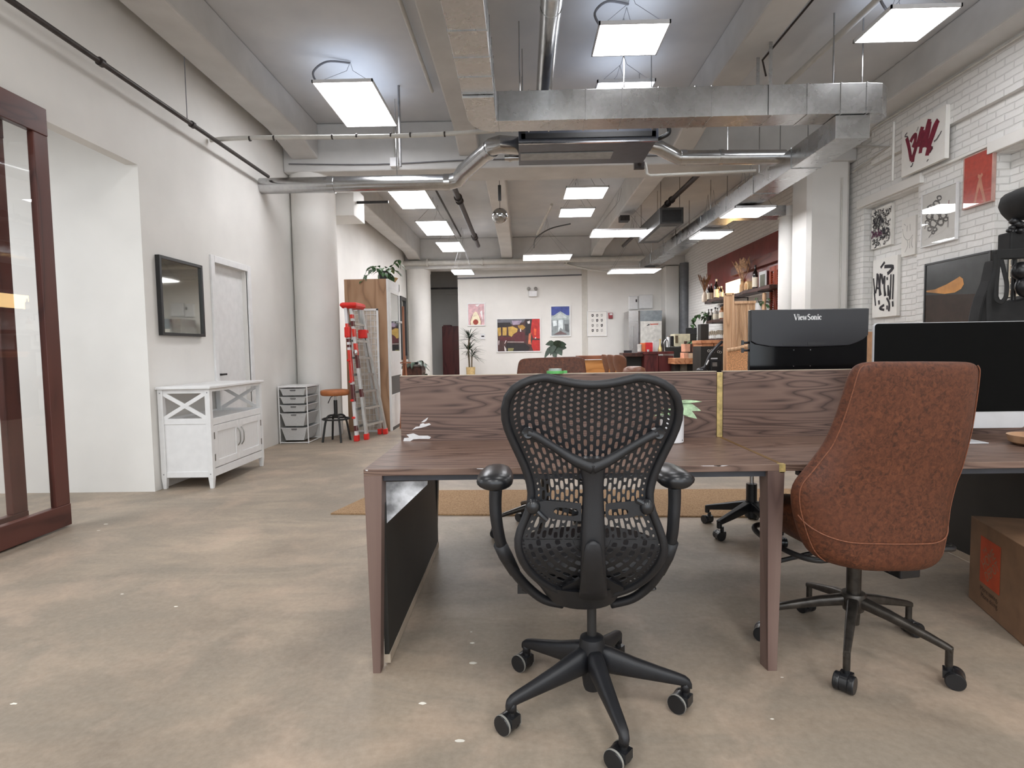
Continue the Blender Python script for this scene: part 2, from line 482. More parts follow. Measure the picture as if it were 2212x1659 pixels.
w = B()
w.box(XR+.13, XR+.45, -4, 20, 0, ZC)
w.box(XR, XR+.13, 7.72, 20, 0, ZC); w.box(XR, XR+.13, 5.62, 6.69, 0, ZC)
w.box(XR, XR+.13, -4, 3.7, 0, ZC)
for a, b in ((3.7, 5.62), (6.69, 7.72)):
    w.box(XR, XR+.13, a, b, 2.94, ZC); w.box(XR, XR+.13, a, b, 0, .85)
struct(w, 'wall_right', BRICK)
struct(B().box(XR-.055, XR, -4, 7.5, 3.42, ZC-.002), 'trim_1', BRICK)
struct(B().box(XR-.05, XR, 6.6, 7.82, 2.955, 3.065).box(XR-.05, XR, 3.6, 5.68, 2.955, 3.065).box(XR-.03, XR, 5.68, 6.6, 3.035, 3.065), 'trim_2', WHITE, bevel=.006)

# far wall: partition with the pictures, door strip, kitchen wall, deep hall on the left
w = B(); w.box(-1.80, 1.74, YB, YB+.12, 0, 3.28); w.box(-1.80, 4.5, YB+.02, YB+.1, 3.28, ZC)
struct(w, 'wall_back', WHITE)
struct(B().box(1.90, 4.5, YB-.06, YB+.12, 0, ZC), 'wall_kitchen', WHITE)
struct(B().box(-8, -1.7, 19.6, 19.7, 0, ZC).box(-1.8, -1.7, YB+.12, 19.6, 0, ZC), 'wall_hall', WHITE)
struct(B().box(-2.5, -1.8, 19.5, 19.6, 3.05, 3.12), 'trim_3', WHITE)
struct(B().box(1.74, 1.90, YB-.02, YB+.1, 0, ZC), 'trim_4', M('door_strip_paint', (196, 192, 184), .5, var=.02))
struct(B().box(3.98, 4.36, 16.05, YB-.05, 0, 3.4), 'trim_5', WHITE, bevel=.02)
struct(B().box(-8, 5.2, -4.1, -4, 0, .7).box(-8, 5.2, -4.1, -4, 3.7, ZC).box(-8, -2.9, -4.1, -4, .7, 3.7).box(4.2, 5.2, -4.1, -4, .7, 3.7).box(.4, .8, -4.1, -4, .7, 3.7), 'wall_rear', WHITE)
struct(B().box(XL, -2.42, 8.52, 9.1, 3.17, 3.6), 'trim_6', WHITE, bevel=.008)

def beam(x0, x1, y0, y1, zb=3.71, haunch=True):
    b = B()
    pts = [(y0, zb), (y1-.75, zb), (y1, zb-.12), (y1, ZC), (y0, ZC)] if haunch else [(y0, zb), (y1, zb), (y1, ZC), (y0, ZC)]
    b.prism(pts, x0, x1, 'x')
    return struct(b, 'ceiling_beam', BEAMM, bevel=.02)
for x0, x1 in ((-3.06, -2.70), (-.80, -.53), (2.02, 2.33), (4.16, 4.5)):
    beam(x0, x1, -4, 7.9, 3.9)
for x0, x1 in ((-3.08, -2.74), (-.52, -.21), (1.93, 2.24), (4.16, 4.5)):
    beam(x0, x1, 8.5, 16.0, 3.78)
struct(B().box(XL, XR, 7.9, 8.5, 3.615, ZC-.001), 'ceiling_beam', BEAMM, bevel=.02)
struct(B().box(XL, XR, 16.0, 16.55, 3.42, ZC-.001), 'ceiling_beam', BEAMM, bevel=.02)
struct(B().box(-.46, 2.2, 3.95, 4.5, 4.17, ZC-.001), 'ceiling_beam', BEAMM, bevel=.01)

def column(x, y, r, h):
    return struct(B().lathe([(r, 0), (r, h-.12), (r*1.04, h-.1), (r*1.04, h)], (x, y, 0), 40), 'column', WHITE, smooth=True)
column(-2.90, 8.21, .300, 3.62)
column(-2.86, 16.28, .33, 3.43)
b = B(); c = .05
x0, x1, y0, y1 = 3.885, 4.455, 7.95, 8.40
b.prism([(x0+c, y0), (x1-c, y0), (x1, y0+c), (x1, y1), (x0, y1), (x0, y0+c)], 0, 3.62, 'z')
struct(b, 'column', WHITE)
struct(B().cyl((4.32, 7.93, .2), (4.32, 7.93, 3.4), .011, 8), 'trim_7', PIPEW)
t = tag(B().cyl((3.99, 8.70, 0), (3.99, 8.70, 3.2), .155, 28).cyl((3.99, 8.70, 3.05), (3.99, 8.70, 3.15), .172, 28).build('round_column', WHITE, smooth=True), kind='structure')
tag(B().box(4.2, 4.48, 8.72, 9.0, 0, 3.6).build('wall_pillar', M('dark_shaft_paint', (64, 60, 58), .7)), kind='structure')
# dark steel column in the far right corner
tag(B().cyl((4.42, 15.75, 0), (4.42, 15.75, 3.42), .13, 20).build('steel_column', M('grey_steel_paint', (92, 94, 98), .4), smooth=True), kind='structure')

# white flush door in the left wall
d = tag(B().box(XL-.10, XL-.06, 5.99, 6.72, 0, 2.13).build('door_1', WPAINT), kind='structure')
B().box(XL-.012, XL+.02, 5.92, 5.99, 0, 2.2).box(XL-.012, XL+.02, 6.72, 6.79, 0, 2.2).box(XL-.012, XL+.02, 5.99, 6.72, 2.13, 2.2).build('door_frame', WPAINT, d, bevel=.004)
B().cyl((XL-.06, 6.08, .96), (XL-.01, 6.08, .96), .012, 10).bar((XL-.015, 6.08, .96), (XL-.015, 6.19, .96), .02, .02).build('door_handle', BLACKM, d)

# wood framed sliding glass doors in the corridor opening
def glazed_door(n, xp, ya, yb, z1):
    dd = tag(B().box(xp-.045, xp, yb-.115, yb, .16, z1-.18).build(n, MAHOG, bevel=.004), kind='structure')
    B().box(xp-.045, xp, ya, ya+.115, .16, z1-.18).build('door_stile', MAHOG, dd, bevel=.004)
    B().box(xp-.045, xp+.004, ya, yb, 0.012, .16).build('bottom_rail', MAHOGX, dd, bevel=.004)
    B().box(xp-.045, xp+.004, ya, yb, z1-.18, z1).build('top_rail', MAHOGX, dd, bevel=.004)
    B().box(xp-.026, xp-.020, ya+.1, yb-.1, .15, z1-.17).build('glass_pane', PANE, dd)
    return dd
glazed_door('door_2', XL+.03, 1.9, 3.905, 2.83)
glazed_door('door_3', XL-.12, 1.7, 3.735, 2.76)

# ------------------------------------------------------------------ ceiling lights
SPILL = 4
def light(label, pts, z, cables=(), zt=ZC, group='flat ceiling light panels', th=.014):
    P = [at(px, py, z=z) for px, py in pts]
    xs = sorted(p.x for p in P); ys = sorted(p.y for p in P)
    x0, x1 = (xs[0]+xs[1])/2, (xs[2]+xs[3])/2; y0, y1 = (ys[0]+ys[1])/2, (ys[2]+ys[3])/2
    t = thing('ceiling_light', label, 'ceiling light', ((x0+x1)/2, (y0+y1)/2, z), 0, group)
    f = .012
    b = B()
    b.box(x0, x1, y0, y0+f, z, z+.03).box(x0, x1, y1-f, y1, z, z+.03).box(x0, x0+f, y0, y1, z, z+.03).box(x1-f, x1, y0, y1, z, z+.03)
    b.box(x0+.004, x1-.004, y0+.004, y1-.004, z+.02, z+.031)
    b.build('frame', WPLAST, t)
    B().box(x0+f, x1-f, y0+f, y1-f, z+.003, z+.018).build('diffuser', LAMP, t)
    xm, ym = (x0+x1)/2, (y0+y1)/2
    if z > 3.8:      # upward lamp added for a bluish glow on the slab above the panel
        dl = bpy.data.lights.new('added_panel_spill', 'AREA'); dl.shape = 'RECTANGLE'; dl.size = x1-x0; dl.size_y = y1-y0; dl.energy = SPILL*(x1-x0)*(y1-y0); dl.color = (.74, .83, 1)
        lo_ = bpy.data.objects.new('added_panel_spill', dl); COL.objects.link(lo_); lo_.location = (xm, ym, z+.045); lo_.rotation_euler = (PI, 0, 0)
    b = B()
    for cx, cyy in ((x0+.04, y0+.05), (x1-.04, y0+.05), (x0+.04, y1-.05), (x1-.04, y1-.05)):
        b.cyl((cx, cyy, z+.025), (xm+(cx-xm)*.12, ym+(cyy-ym)*.55, z+.03+(zt-z)*.62), .0024, 6)
        b.cyl((xm+(cx-xm)*.12, ym+(cyy-ym)*.55, z+.03+(zt-z)*.62), (xm, ym+(cyy-ym)*.5, zt-.002), .0024, 6)
    b.pieces('hanging_wire', M('grey_wire', (120, 120, 124), .5), t)
    if cables:
        B().tube(smoothpath([(x0+.03, y0+.1, z+.03), (x0-.02, y0+.12, z+.16), (x0+.1, y0+.2, z+.30), (xm, y0+.3, zt-.02)], 6), .011, 8).build('power_cable', M('grey_cable', (104, 104, 108), .5), t)
    return t
light('long ceiling light panel nearest on the left, above the white cabinet', [(678, 178), (808, 176), (857, 274), (743, 274)], 3.9, True)
light('square ceiling light panel hung above the front edge of the wide duct', [(1285, 57), (1444, 45), (1426, 116), (1284, 126)], 3.9, True)
light('square ceiling light panel nearest the brick wall, top right of the photo', [(1842, 88), (1968, 97), (2080, 18), (1938, 13)], 3.9, True)
light('ceiling light panel just showing over the top of the crosswise duct', [(1283, 178), (1410, 176), (1398, 226), (1283, 227)], 3.9)
light('ceiling light panel just under the round duct, first of the left row', [(835, 411), (917, 409), (943, 451), (868, 451)], 3.66)
light('ceiling light panel second in the left row beyond the girder', [(899, 480), (966, 476), (980, 508), (920, 509)], 3.69)
light('ceiling light panel third in the left row, near the white crosswise pipe', [(940, 523), (995, 524), (1004, 544), (955, 544)], 3.69)
light('small far ceiling light panel in front of the hall opening', [(974, 586), (1022, 584), (1023, 593), (982, 594)], 3.14)
light('ceiling light panel in the middle row just below the girder', [(1222, 406), (1315, 404), (1303, 430), (1217, 430)], 3.62)
light('ceiling light panel second in the middle row, behind the one at the girder', [(1209, 452), (1284, 450), (1280, 468), (1208, 470)], 3.66)
light('thin crosswise ceiling light hung low above the far painting', [(1129, 551), (1236, 550), (1231, 562), (1130, 563)], 3.36)
light('crosswise ceiling light beside the small dark air conditioner', [(1280, 498), (1411, 496), (1400, 513), (1276, 512)], 3.36)
light('thin crosswise ceiling light hung above the steel fridge', [(1318, 583), (1426, 580), (1418, 590), (1314, 592)], 2.98)
light('ceiling light panel right of the long duct, in front of the round column', [(1586, 449), (1673, 448), (1642, 471), (1556, 471)], 3.0, zt=3.7)
light('ceiling light panel below the long duct above the bar shelves', [(1515, 500), (1580, 500), (1558, 517), (1488, 517)], 3.0, zt=3.7)

# ------------------------------------------------------------------ ducts and pipes
def seams(b, x0, x1, y0, y1, z0, z1, axis, cuts, e=.006, wd=.012):
    for c in cuts:
        if axis == 'x': b.box(c-wd/2, c+wd/2, y0-e, y1+e, z0-e, z1+e)
        else: b.box(x0-e, x1+e, c-wd/2, c+wd/2, z0-e, z1+e)
t = thing('rectangular_duct', 'wide galvanised rectangular duct running crosswise under the ceiling', 'air duct', (1.4, 5.5, 3.25))
zb, zt_ = 3.262, 3.56
B().prism([(-.18, 5.40), (3.15, 5.40), (3.30, 5.42), (3.39, 5.50), (3.40, 5.60), (3.40, 5.66), (-.18, 5.66)], zb, zt_-.03, 'z').build('crosswise_run', GALV, t, bevel=.003)
b = B(); seams(b, -.18, 3.4, 5.4, 5.66, zb, zt_-.03, 'x', [-.06, .1, .29, .62, .95, 1.28, 1.61, 1.76, 2.30, 2.62, 2.92, 3.15])
b.pieces('seam_band', GALV, t)
# elbow and the run towards the viewer
x0, x1 = -.46, -.20
el = [(x0, 4.9), (x1, 4.9), (x1, 5.40), (-.18, 5.40), (-.18, 5.66), (-.27, 5.655), (-.36, 5.60), (-.425, 5.50), (-.455, 5.36)]
B().prism(el, zb, zt_-.03, 'z').build('elbow', GALV, t, bevel=.003)
B().box(x0, x1, .5, 4.9, zb+.03, zt_+.02).build('front_run', GALV, t, bevel=.003)
b = B(); seams(b, x0, x1, .5, 4.9, zb+.03, zt_+.02, 'y', [3.6, 3.95, 4.3, 4.6, 4.88]); b.pieces('seam_band', GALV, t)
b = B()
b.box(2.28-.015, 2.28+.015, 5.388, 5.392, zb-.004, ZC-.002).box(2.28-.015, 2.28+.015, 5.67, 5.674, zb+.04, ZC-.002)
for x in (.02, 1.0, 2.95, 3.22): b.cyl((x, 5.6, zb+.2), (x, 5.6, ZC-.002), .007, 6)
b.pieces('hanger_strap', GALV, t)
t = thing('rectangular_duct', 'long galvanised duct running away past the white columns on the right', 'air duct', (3.05, 9.5, 3.05))
B().box(2.89, 3.20, 5.43, 14.2, 3.05, 3.258).build('duct_run', GALV, t, bevel=.003)
b = B(); seams(b, 2.89, 3.20, 5.43, 14.2, 3.05, 3.258, 'y', [6.3, 7.3, 8.25, 9.4, 10.6, 11.8, 13.0, 14.18]); b.pieces('seam_band', GALV, t)
B().box(3.2, 3.86, 8.55, 8.85, 3.055, 3.2).build('branch_collar', GALV, t, bevel=.003)
b = B()
for y in (6.0, 7.2, 9.0, 11.0, 13.0):
    b.cyl((2.92, y, 3.25), (2.92, y, 3.71 if y != 7.2 else 3.9), .006, 6).cyl((3.17, y, 3.25), (3.17, y, 3.9), .006, 6)
b.pieces('hanger_rod', GALV2, t)

def round_duct(label, pts, r, bands=(), hang=()):
    t = thing('round_duct', label, 'air duct', pts[0])
    B().tube(pts, r, 22).build('duct_tube', GALV2, t, smooth=True, angle=30)
    b = B()
    for a, c in bands: b.cyl(a, c, r*1.06, 22)
    if bands: b.pieces('joint_band', GALV2, t, smooth=True)
    b = B()
    for p in hang: b.cyl((p[0], p[1], p[2]), (p[0], p[1], ZC-.002), .006, 6)
    if hang: b.pieces('hanger_rod', GALV2, t)
    return t
zd = 3.24
round_duct('thick round galvanised duct running from the left wall to a slanted elbow', [(XL-.02, 7.2, zd), (-.86, 7.2, zd), (-.74, 7.16, zd+.02), (-.66, 7.05, zd+.08), (-.28, 6.45, 3.40), (-.20, 6.42, 3.41), (-.10, 6.45, 3.41), (-.005, 6.48, 3.41)], .095,
           [((-2.35, 7.2, zd), (-2.27, 7.2, zd)), ((-.92, 7.2, zd), (-.85, 7.2, zd)), ((-.34, 6.54, 3.375), (-.30, 6.48, 3.39))], [(-1.5, 7.2, zd+.09)])
round_duct('round galvanised duct from the black air conditioner to the right', [(1.425, 6.42, 3.36), (1.52, 6.42, 3.34), (1.66, 6.5, 3.30), (1.76, 6.52, 3.26), (2.92, 6.52, 3.24)], .078,
           [((1.78, 6.52, 3.26), (1.84, 6.52, 3.258)), ((2.2, 6.52, 3.255), (2.24, 6.52, 3.255))], [(2.3, 6.52, 3.3)])
round_duct('round spiral duct coming towards the viewer beside the square light', [(.27, .5, 3.84), (.27, 4.35, 3.84), (.27, 6.2, 3.82)], .082,
           [((.27, 4.45, 3.84), (.27, 4.62, 3.84)), ((.27, 4.66, 3.838), (.27, 4.72, 3.838))], [(.27, 4.2, 3.9)])
def pipe(name, label, pts, r, mt, cat='pipe', bands=(), n=10):
    t = B(); t.tube(pts, r, n)
    for c in bands:
        a = Vector(pts[0])+(Vector(pts[-1])-Vector(pts[0]))*c; dd = (Vector(pts[-1])-Vector(pts[0])).normalized()*.02
        t.cyl(a-dd, a+dd, r*1.5, n)
    return tag(t.build(name, mt, smooth=True), label, cat)
pipe('sprinkler_pipe', 'dark iron sprinkler pipe running along the top of the left wall', [(-3.05, -1, 3.33), (-3.05, 7.1, 3.325)], .021, IRON, bands=(.655, .80))
pipe('hanger_rod', 'thin rod holding the dark pipe on the left wall', [(-3.05, 5.4, 3.33), (-3.05, 5.4, ZC-.002)], .004, M('grey_wire', (0, 0, 0)), 'rod')
pipe('white_conduit', 'white conduit tied with black bands crossing in front of the left beam', smoothpath([(-3.16, 6.0, 3.37), (-2.75, 6.0, 3.385), (-1.6, 6.0, 3.37), (-.9, 6.0, 3.375), (-.24, 6.0, 3.40)], 4), .022, PIPEW, 'pipe')
b = B()
for x in (-2.75, -2.5, -1.9, -1.65, -1.3, -1.1, -.75): b.cyl((x-.008, 6, 3.377), (x+.008, 6, 3.377), .027, 10)
tag(b.build('conduit_tie', IRON), 'black bands tied round the white conduit on the left', 'pipe ties', kind='stuff')
pipe('white_conduit', 'thin white conduit running along the ceiling left of the front beam', [(-1.03, .5, 4.2), (-1.0, 6.9, 4.2)], .022, PIPEW)
pipe('white_conduit', 'white conduit along the ceiling near the top right light', [at(1885, 10, z=4.05)-Vector((0, 2, 0)), at(1885, 10, z=4.05), at(1700, 182, z=4.05)], .03, PIPEW)
pipe('black_conduit', 'thin dark cable run along the ceiling right of the beam', [(2.62, 1.5, 4.22), (2.62, 6.4, 4.22), (2.7, 6.5, 4.1)], .01, IRON)
pipe('wall_conduit', 'upper grey conduit along the top of the brick wall', [(4.41, .5, 3.92), (4.41, 7.6, 3.92)], .013, PIPEW)
pipe('wall_conduit', 'lower grey conduit along the top of the brick wall', [(4.41, .5, 3.85), (4.41, 7.6, 3.85)], .010, PIPEW)
pipe('drain_pipe', 'white pipe below the right round duct on the girder', [(1.50, 7.0, 3.36), (1.52, 7.0, 3.23), (1.56, 7.0, 3.21), (2.80, 7.0, 3.24)], .017, PIPEW)
pipe('drain_pipe', 'vertical white pipe joining the duct and the drain by the right column', [(4.15, 6.6, 3.62), (4.15, 6.6, 2.98)], .013, PIPEW)
pipe('girder_conduit', 'grey cable sagging along the face of the girder', smoothpath([(-3.1, 7.88, 3.72), (-1.9, 7.88, 3.69), (-.6, 7.88, 3.72), (1.2, 7.88, 3.72), (3.6, 7.88, 3.74)], 4), .008, M('grey_cable', (0, 0, 0)), 'cable')
pipe('strut_rod', 'grey vertical rod between ceiling and round duct on the left', [(-1.38, 6.85, ZC-.002), (-1.38, 6.85, 3.33)], .014, M('grey_paint_rod', (132, 132, 134), .5), 'rod')
t = tag(B().box(-1.72, -1.61, 7.82, 7.9, 3.64, 3.76).build('junction_box', WPLAST, bevel=.006), 'small grey junction box on the girder above the round duct', 'junction box')
pipe('box_conduit', 'thin conduit rising from the junction box on the girder', [(-1.665, 7.86, 3.76), (-1.665, 7.86, ZC-.002)], .007, PIPEW)
t = tag(B().box(3.06, 3.23, 7.82, 7.9, 3.64, 3.74).build('junction_box', WPLAST, bevel=.006), 'small white junction box on the girder near the right column', 'junction box')
pipe('wall_pipe', 'bent white pipe between the right column and the brick wall', [at(1841, 316, y=7.9), at(1920, 317, x=4.43), at(1843, 371, x=4.43)], .016, PIPEW)
# rear bay
pipe('crosswise_pipe', 'thick white pipe crossing the far end of the ceiling', [(XL, 15.9, 3.57), (3.98, 15.9, 3.60)], .07, PIPEW, bands=(.09, .3, .62), n=14)
pipe('dark_pipe', 'dark iron pipe with couplings under the rear ceiling', [(-.98, 8.3, 3.62), (-.98, 13.7, 3.62)], .045, IRON, bands=(.2, .24, .78, .82), n=12)
pipe('dark_pipe', 'dark iron pipe slanting away above the small air conditioner', [(2.62, 8.2, 3.68), (2.50, 14.2, 3.64)], .04, IRON, bands=(.3, .34), n=12)
pipe('light_track', 'thin dark conduit running along the left row of lights', [(-1.52, 8.2, 4.1), (-1.52, 15, 4.1)], .02, IRON, n=8)
pipe('white_conduit', 'white conduit beside the middle row of lights beyond the girder', [(.60, 10.9, 3.85), (.40, 13.4, 3.8)], .025, PIPEW)
pipe('sagging_cable', 'bundle of cables sagging in front of the far wall', smoothpath([(1.2, 15.99, 3.50), (1.9, 15.8, 3.30), (2.8, 15.75, 3.20), (3.5, 15.8, 3.30), (3.9, 15.99, 3.45)], 6), .03, PIPEW, 'cable')
pipe('wall_conduit', 'pair of grey conduits along the top of the far partition', [(-1.8, YB-.03, 3.22), (1.74, YB-.03, 3.26)], .02, M('grey_cable', (0, 0, 0)))
pipe('wall_conduit', 'grey conduit along the hall wall beyond the far column', [(-3.1, 19.4, 3.25), (-1.8, 19.4, 3.25)], .03, M('grey_cable', (0, 0, 0)))
pipe('loop_cable', 'thin black cable looping under the rear ceiling near the centre', smoothpath([(1.0, 11.5, 3.62), (.6, 11.6, 3.55), (.33, 12.0, 3.45), (.3, 12.6, 3.0+.36)], 6), .012, BLACKM, 'cable')
pipe('door_closer_rail', 'dark rail on the girder behind the first column', [(-2.42, 8.7, 3.40), (-1.95, 8.7, 3.40)], .02, BLACKM, 'rail')

# black fan coil unit under the girder
t = thing('air_conditioner', 'large black ceiling air conditioner hung behind the crosswise duct', 'air conditioner', (.75, 6.5, 3.27))
B().box(0.0, 1.42, 6.0, 6.78, 3.29, 3.56).build('housing', M('dark_grey_sheet', (66, 70, 80), .35, .2), t, bevel=.006)
B().box(.03, 1.39, 5.985, 6.0, 3.31, 3.36).box(.03, 1.39, 5.985, 6.0, 3.51, 3.55).box(.03, .07, 5.985, 6.0, 3.31, 3.55).box(1.35, 1.39, 5.985, 6.0, 3.31, 3.55).build('intake_frame', BLACKM, t)
B().box(.06, 1.36, 6.04, 6.06, 3.275, 3.29).box(.0, 1.42, 6.02, 6.04, 3.27, 3.29).build('drip_edge', CHROME, t)
B().box(.02, 1.02, 6.36, 6.58, 3.282, 3.29).build('access_panel', M('pale_grey_sheet', (150, 152, 152), .5), t)
B().cyl((0, 6.66, 3.34), (-.16, 6.66, 3.34), .035, 14).cyl((-.08, 6.66, 3.34), (-.11, 6.66, 3.34), .045, 14).build('duct_spigot', GALV2, t, smooth=True)
B().tube(smoothpath([(1.40, 6.15, 3.47), (1.52, 6.1, 3.46), (1.55, 6.1, 3.38), (1.48, 6.12, 3.34), (1.42, 6.15, 3.33)], 5), .022, 10).build('refrigerant_hose', BLACKM, t, smooth=True)
b = B()
for x in (.05, 1.37):
    for y in (6.1, 6.7): b.cyl((x, y, 3.5), (x, y, ZC-.002), .006, 6)
b.pieces('hanger_rod', GALV2, t)
B().box(1.36, 1.48, 6.95, 7.0, 3.28, 3.36).bar((1.42, 6.78, 3.33), (1.42, 6.97, 3.33), .03, .03).build('mounting_foot', IRON, t)
t = thing('air_conditioner', 'small dark ceiling air conditioner beside the long duct', 'air conditioner', (2.55, 10.8, 3.2))
B().box(2.36, 2.76, 9.9, 11.7, 3.25, 3.52).build('housing', M('dark_grey_sheet2', (76, 76, 76), .4, .2), t, bevel=.006)
B().box(2.40, 2.72, 9.89, 9.9, 3.28, 3.48).build('front_grille', BLACKM, t)
B().box(2.42, 2.7, 10.1, 11.4, 3.242, 3.25).build('bottom_panel', M('pale_grey_sheet', (0, 0, 0)), t)
b = B()
for x in (2.40, 2.72):
    for y in (10.0, 11.6): b.cyl((x, y, 3.5), (x, y, ZC-.002), .006, 6)
b.pieces('hanger_rod', GALV2, t)
# mirrored globe pendant
t = thing('globe_pendant', 'round clear globe pendant hanging from a black stem', 'pendant lamp', (-.288, 8.6, 3.14))
B().ball((-.288, 8.6, 3.14), .115, 20, 14).build('globe', mk_galv('smoked_glass_globe', (170, 172, 164), .08), t, smooth='all')
B().cyl((-.288, 8.6, 3.36), (-.288, 8.6, 3.58), .024, 12).build('stem', BLACKM, t, smooth=True)
B().cyl((-.288, 8.6, 3.24), (-.288, 8.6, ZC-.54), .004, 6).build('wire', BLACKM, t)
# ceiling paint stains and small ceiling boxes
tag(B().box(1.92, 2.1, 11.2, 11.4, 3.60, 3.70).build('smoke_detector', IRON), 'small dark box under the pinkish rear beam', 'detector')
# ------------------------------------------------------------------ workstations
YF, YD, YR, ZT = 2.04, 2.69, 3.39, .757
def leg(b, x, w, y, d, taper, zt=ZT-.024):
    """square leg, tapering on the inner side towards the floor"""
    s = 1 if taper > 0 else -1
    xi = x+s*w; xb = x+s*w*.60
    xo = x
    vs = [(xo, y, zt), (xi, y, zt), (xi, y+d, zt), (xo, y+d, zt), (xo+s*.012, y, 0), (xb, y, 0), (xb, y+d*.75, 0), (xo+s*.012, y+d*.75, 0)]
    return b.add([Vector(v) for v in vs], [(0, 1, 2, 3), (7, 6, 5, 4), (0, 4, 5, 1), (1, 5, 6, 2), (2, 6, 7, 3), (3, 7, 4, 0)])

def workstation(label, xa, xb, side):
    t = thing('workstation', label, 'desk', ((xa+xb)/2, YD, 0), 0, 'back to back wooden desks')
    B().box(xa, xb, YF, YD-.013, ZT-.024, ZT).build('tabletop', WALNUT, t, bevel=.0015)
    B().box(xa, xb, YD+.013, YR, ZT-.024, ZT).build('tabletop', WALNUT, t, bevel=.0015)
    px = (xa, xb) if side < 0 else (xa-.004, xb-.03)
    B().box(xa+.004, xb-.012, YD-.013, YD+.013, ZT-.02, 1.062).build('divider_panel', WALNUTD, t, bevel=.001)
    B().box(xa+.004, xb-.012, YD-.0125, YD+.0125, 1.062, 1.0645).build('edge_band', EDGEW, t)
    B().box(xa+.06, xb-.04, YF+.018, YF+.045, ZT-.046, ZT-.024).build('front_rail', RAILB, t)
    B().box(xa+.06, xb-.04, YR-.045, YR-.018, ZT-.046, ZT-.024).build('rear_rail', RAILB, t)
    sx = xa if side < 0 else xb; sg = 1 if side < 0 else -1
    leg(B(), sx, .066, YF, .065, sg).build('leg', WALNUTL, t, bevel=.001)
    leg(B(), sx, .088, YR-.06, .06, sg).build('leg', BLACKM, t, bevel=.001)
    xi, xo = sx+sg*.044, sx+sg*.066
    B().prism([(YF+.05, .045), (YF+.09, .012), (YR-.03, .012), (YR-.03, ZT-.046), (YF+.05, ZT-.046)], min(xi, xo-sg*.004), max(xi, xo-sg*.004), 'x').build('side_panel', BLACKPAN, t)
    B().box(min(xi, xo), max(xi, xo), YF+.05, YR-.03, .012, .047).build('panel_edge', EDGEW, t)
    return t
tA = workstation('left wooden workstation with torn veneer, the mesh chair in front of it', -.575, .912, -1)
tB = workstation('right wooden workstation carrying the monitors, behind the leather chair', .926, 2.43, 1)
# middle leg, corner bracket, veneer damage and chips on the left desk
b = B(); vs = [(.868, YF, ZT-.024), (.928, YF, ZT-.024), (.928, YF+.07, ZT-.024), (.868, YF+.07, ZT-.024), (.876, YF, 0), (.909, YF, 0), (.909, YF+.05, 0), (.868, YF+.05, 0)]
b.add(vs, [(0, 1, 2, 3), (7, 6, 5, 4), (0, 4, 5, 1), (1, 5, 6, 2), (2, 6, 7, 3), (3, 7, 4, 0)])
b.build('leg', WALNUTL, tA, bevel=.001)
y = YF+.072
pts = [at(828, 1041, y=y), at(924, 1039, y=y), at(923, 1047, y=y), at(836, 1130, y=y), at(835, 1136, y=y), at(828, 1137, y=y)]
B().prism([(p.x, p.z) for p in pts], y, y+.004, 'y').build('corner_bracket', PLAST, tA)
pts = [at(1647, 1031, y=y), at(1653, 1031, y=y), at(1653, 1060, y=y), at(1648, 1060, y=y)]
B().prism([(p.x, p.z) for p in pts], y, y+.03, 'y').build('corner_bracket', PLAST, tA)
BARE = M('torn_white_core', (212, 212, 214), .7, var=.04, scale=60)
b = B()
def patch(b, pts, y): b.face([at(px, py, y=y) for px, py in pts])
yd = YD-.0138
patch(b, [(871, 953), (873, 946), (884, 945), (878, 939), (893, 936), (905, 941), (924, 941), (931, 944), (928, 948), (905, 948), (893, 949), (886, 953)], yd)
patch(b, [(890, 929), (898, 922), (906, 921), (908, 916), (914, 914), (918, 916), (927, 914), (931, 917), (921, 921), (910, 924), (898, 926)], yd)
patch(b, [(910, 912), (915, 908), (922, 903), (925, 902), (921, 909), (916, 912)], yd)
b.pieces('torn_veneer', BARE, tA)
b = B()
for a in ((1513, 1574, 2.4, 1.6), (1541, 1559, 2.5, 1.4), (1029, 1049, 2.5, 1.6), (789, 795, 4, 3)):
    p0 = at(a[0], 1010, y=YF-.0008); p1 = at(a[1], 1010, y=YF-.0008)
    b.face([(p0.x, YF-.0008, ZT-.001), (p1.x, YF-.0008, ZT-.001), ((p1.x*.8+p0.x*.2), YF-.0008, ZT-.001-a[2]*.0012), (p0.x*.9+p1.x*.1, YF-.0008, ZT-.001-a[3]*.001)])
b.pieces('edge_chip', BARE, tA)
B().box(.912, .926, YF, YD-.013, ZT-.03, ZT+.0003).build('brass_seam', M('seam_brass', (120, 92, 54), .5, .4), tA)
B().box(.908, .930, YF-.0015, YF+.02, ZT-.027, ZT+.001).build('brass_plate', BRASS, tA)
B().box(.901, .9265, YD-.017, YD+.017, ZT+.001, 1.058).build('brass_strip', BRASS, tA, bevel=.001)

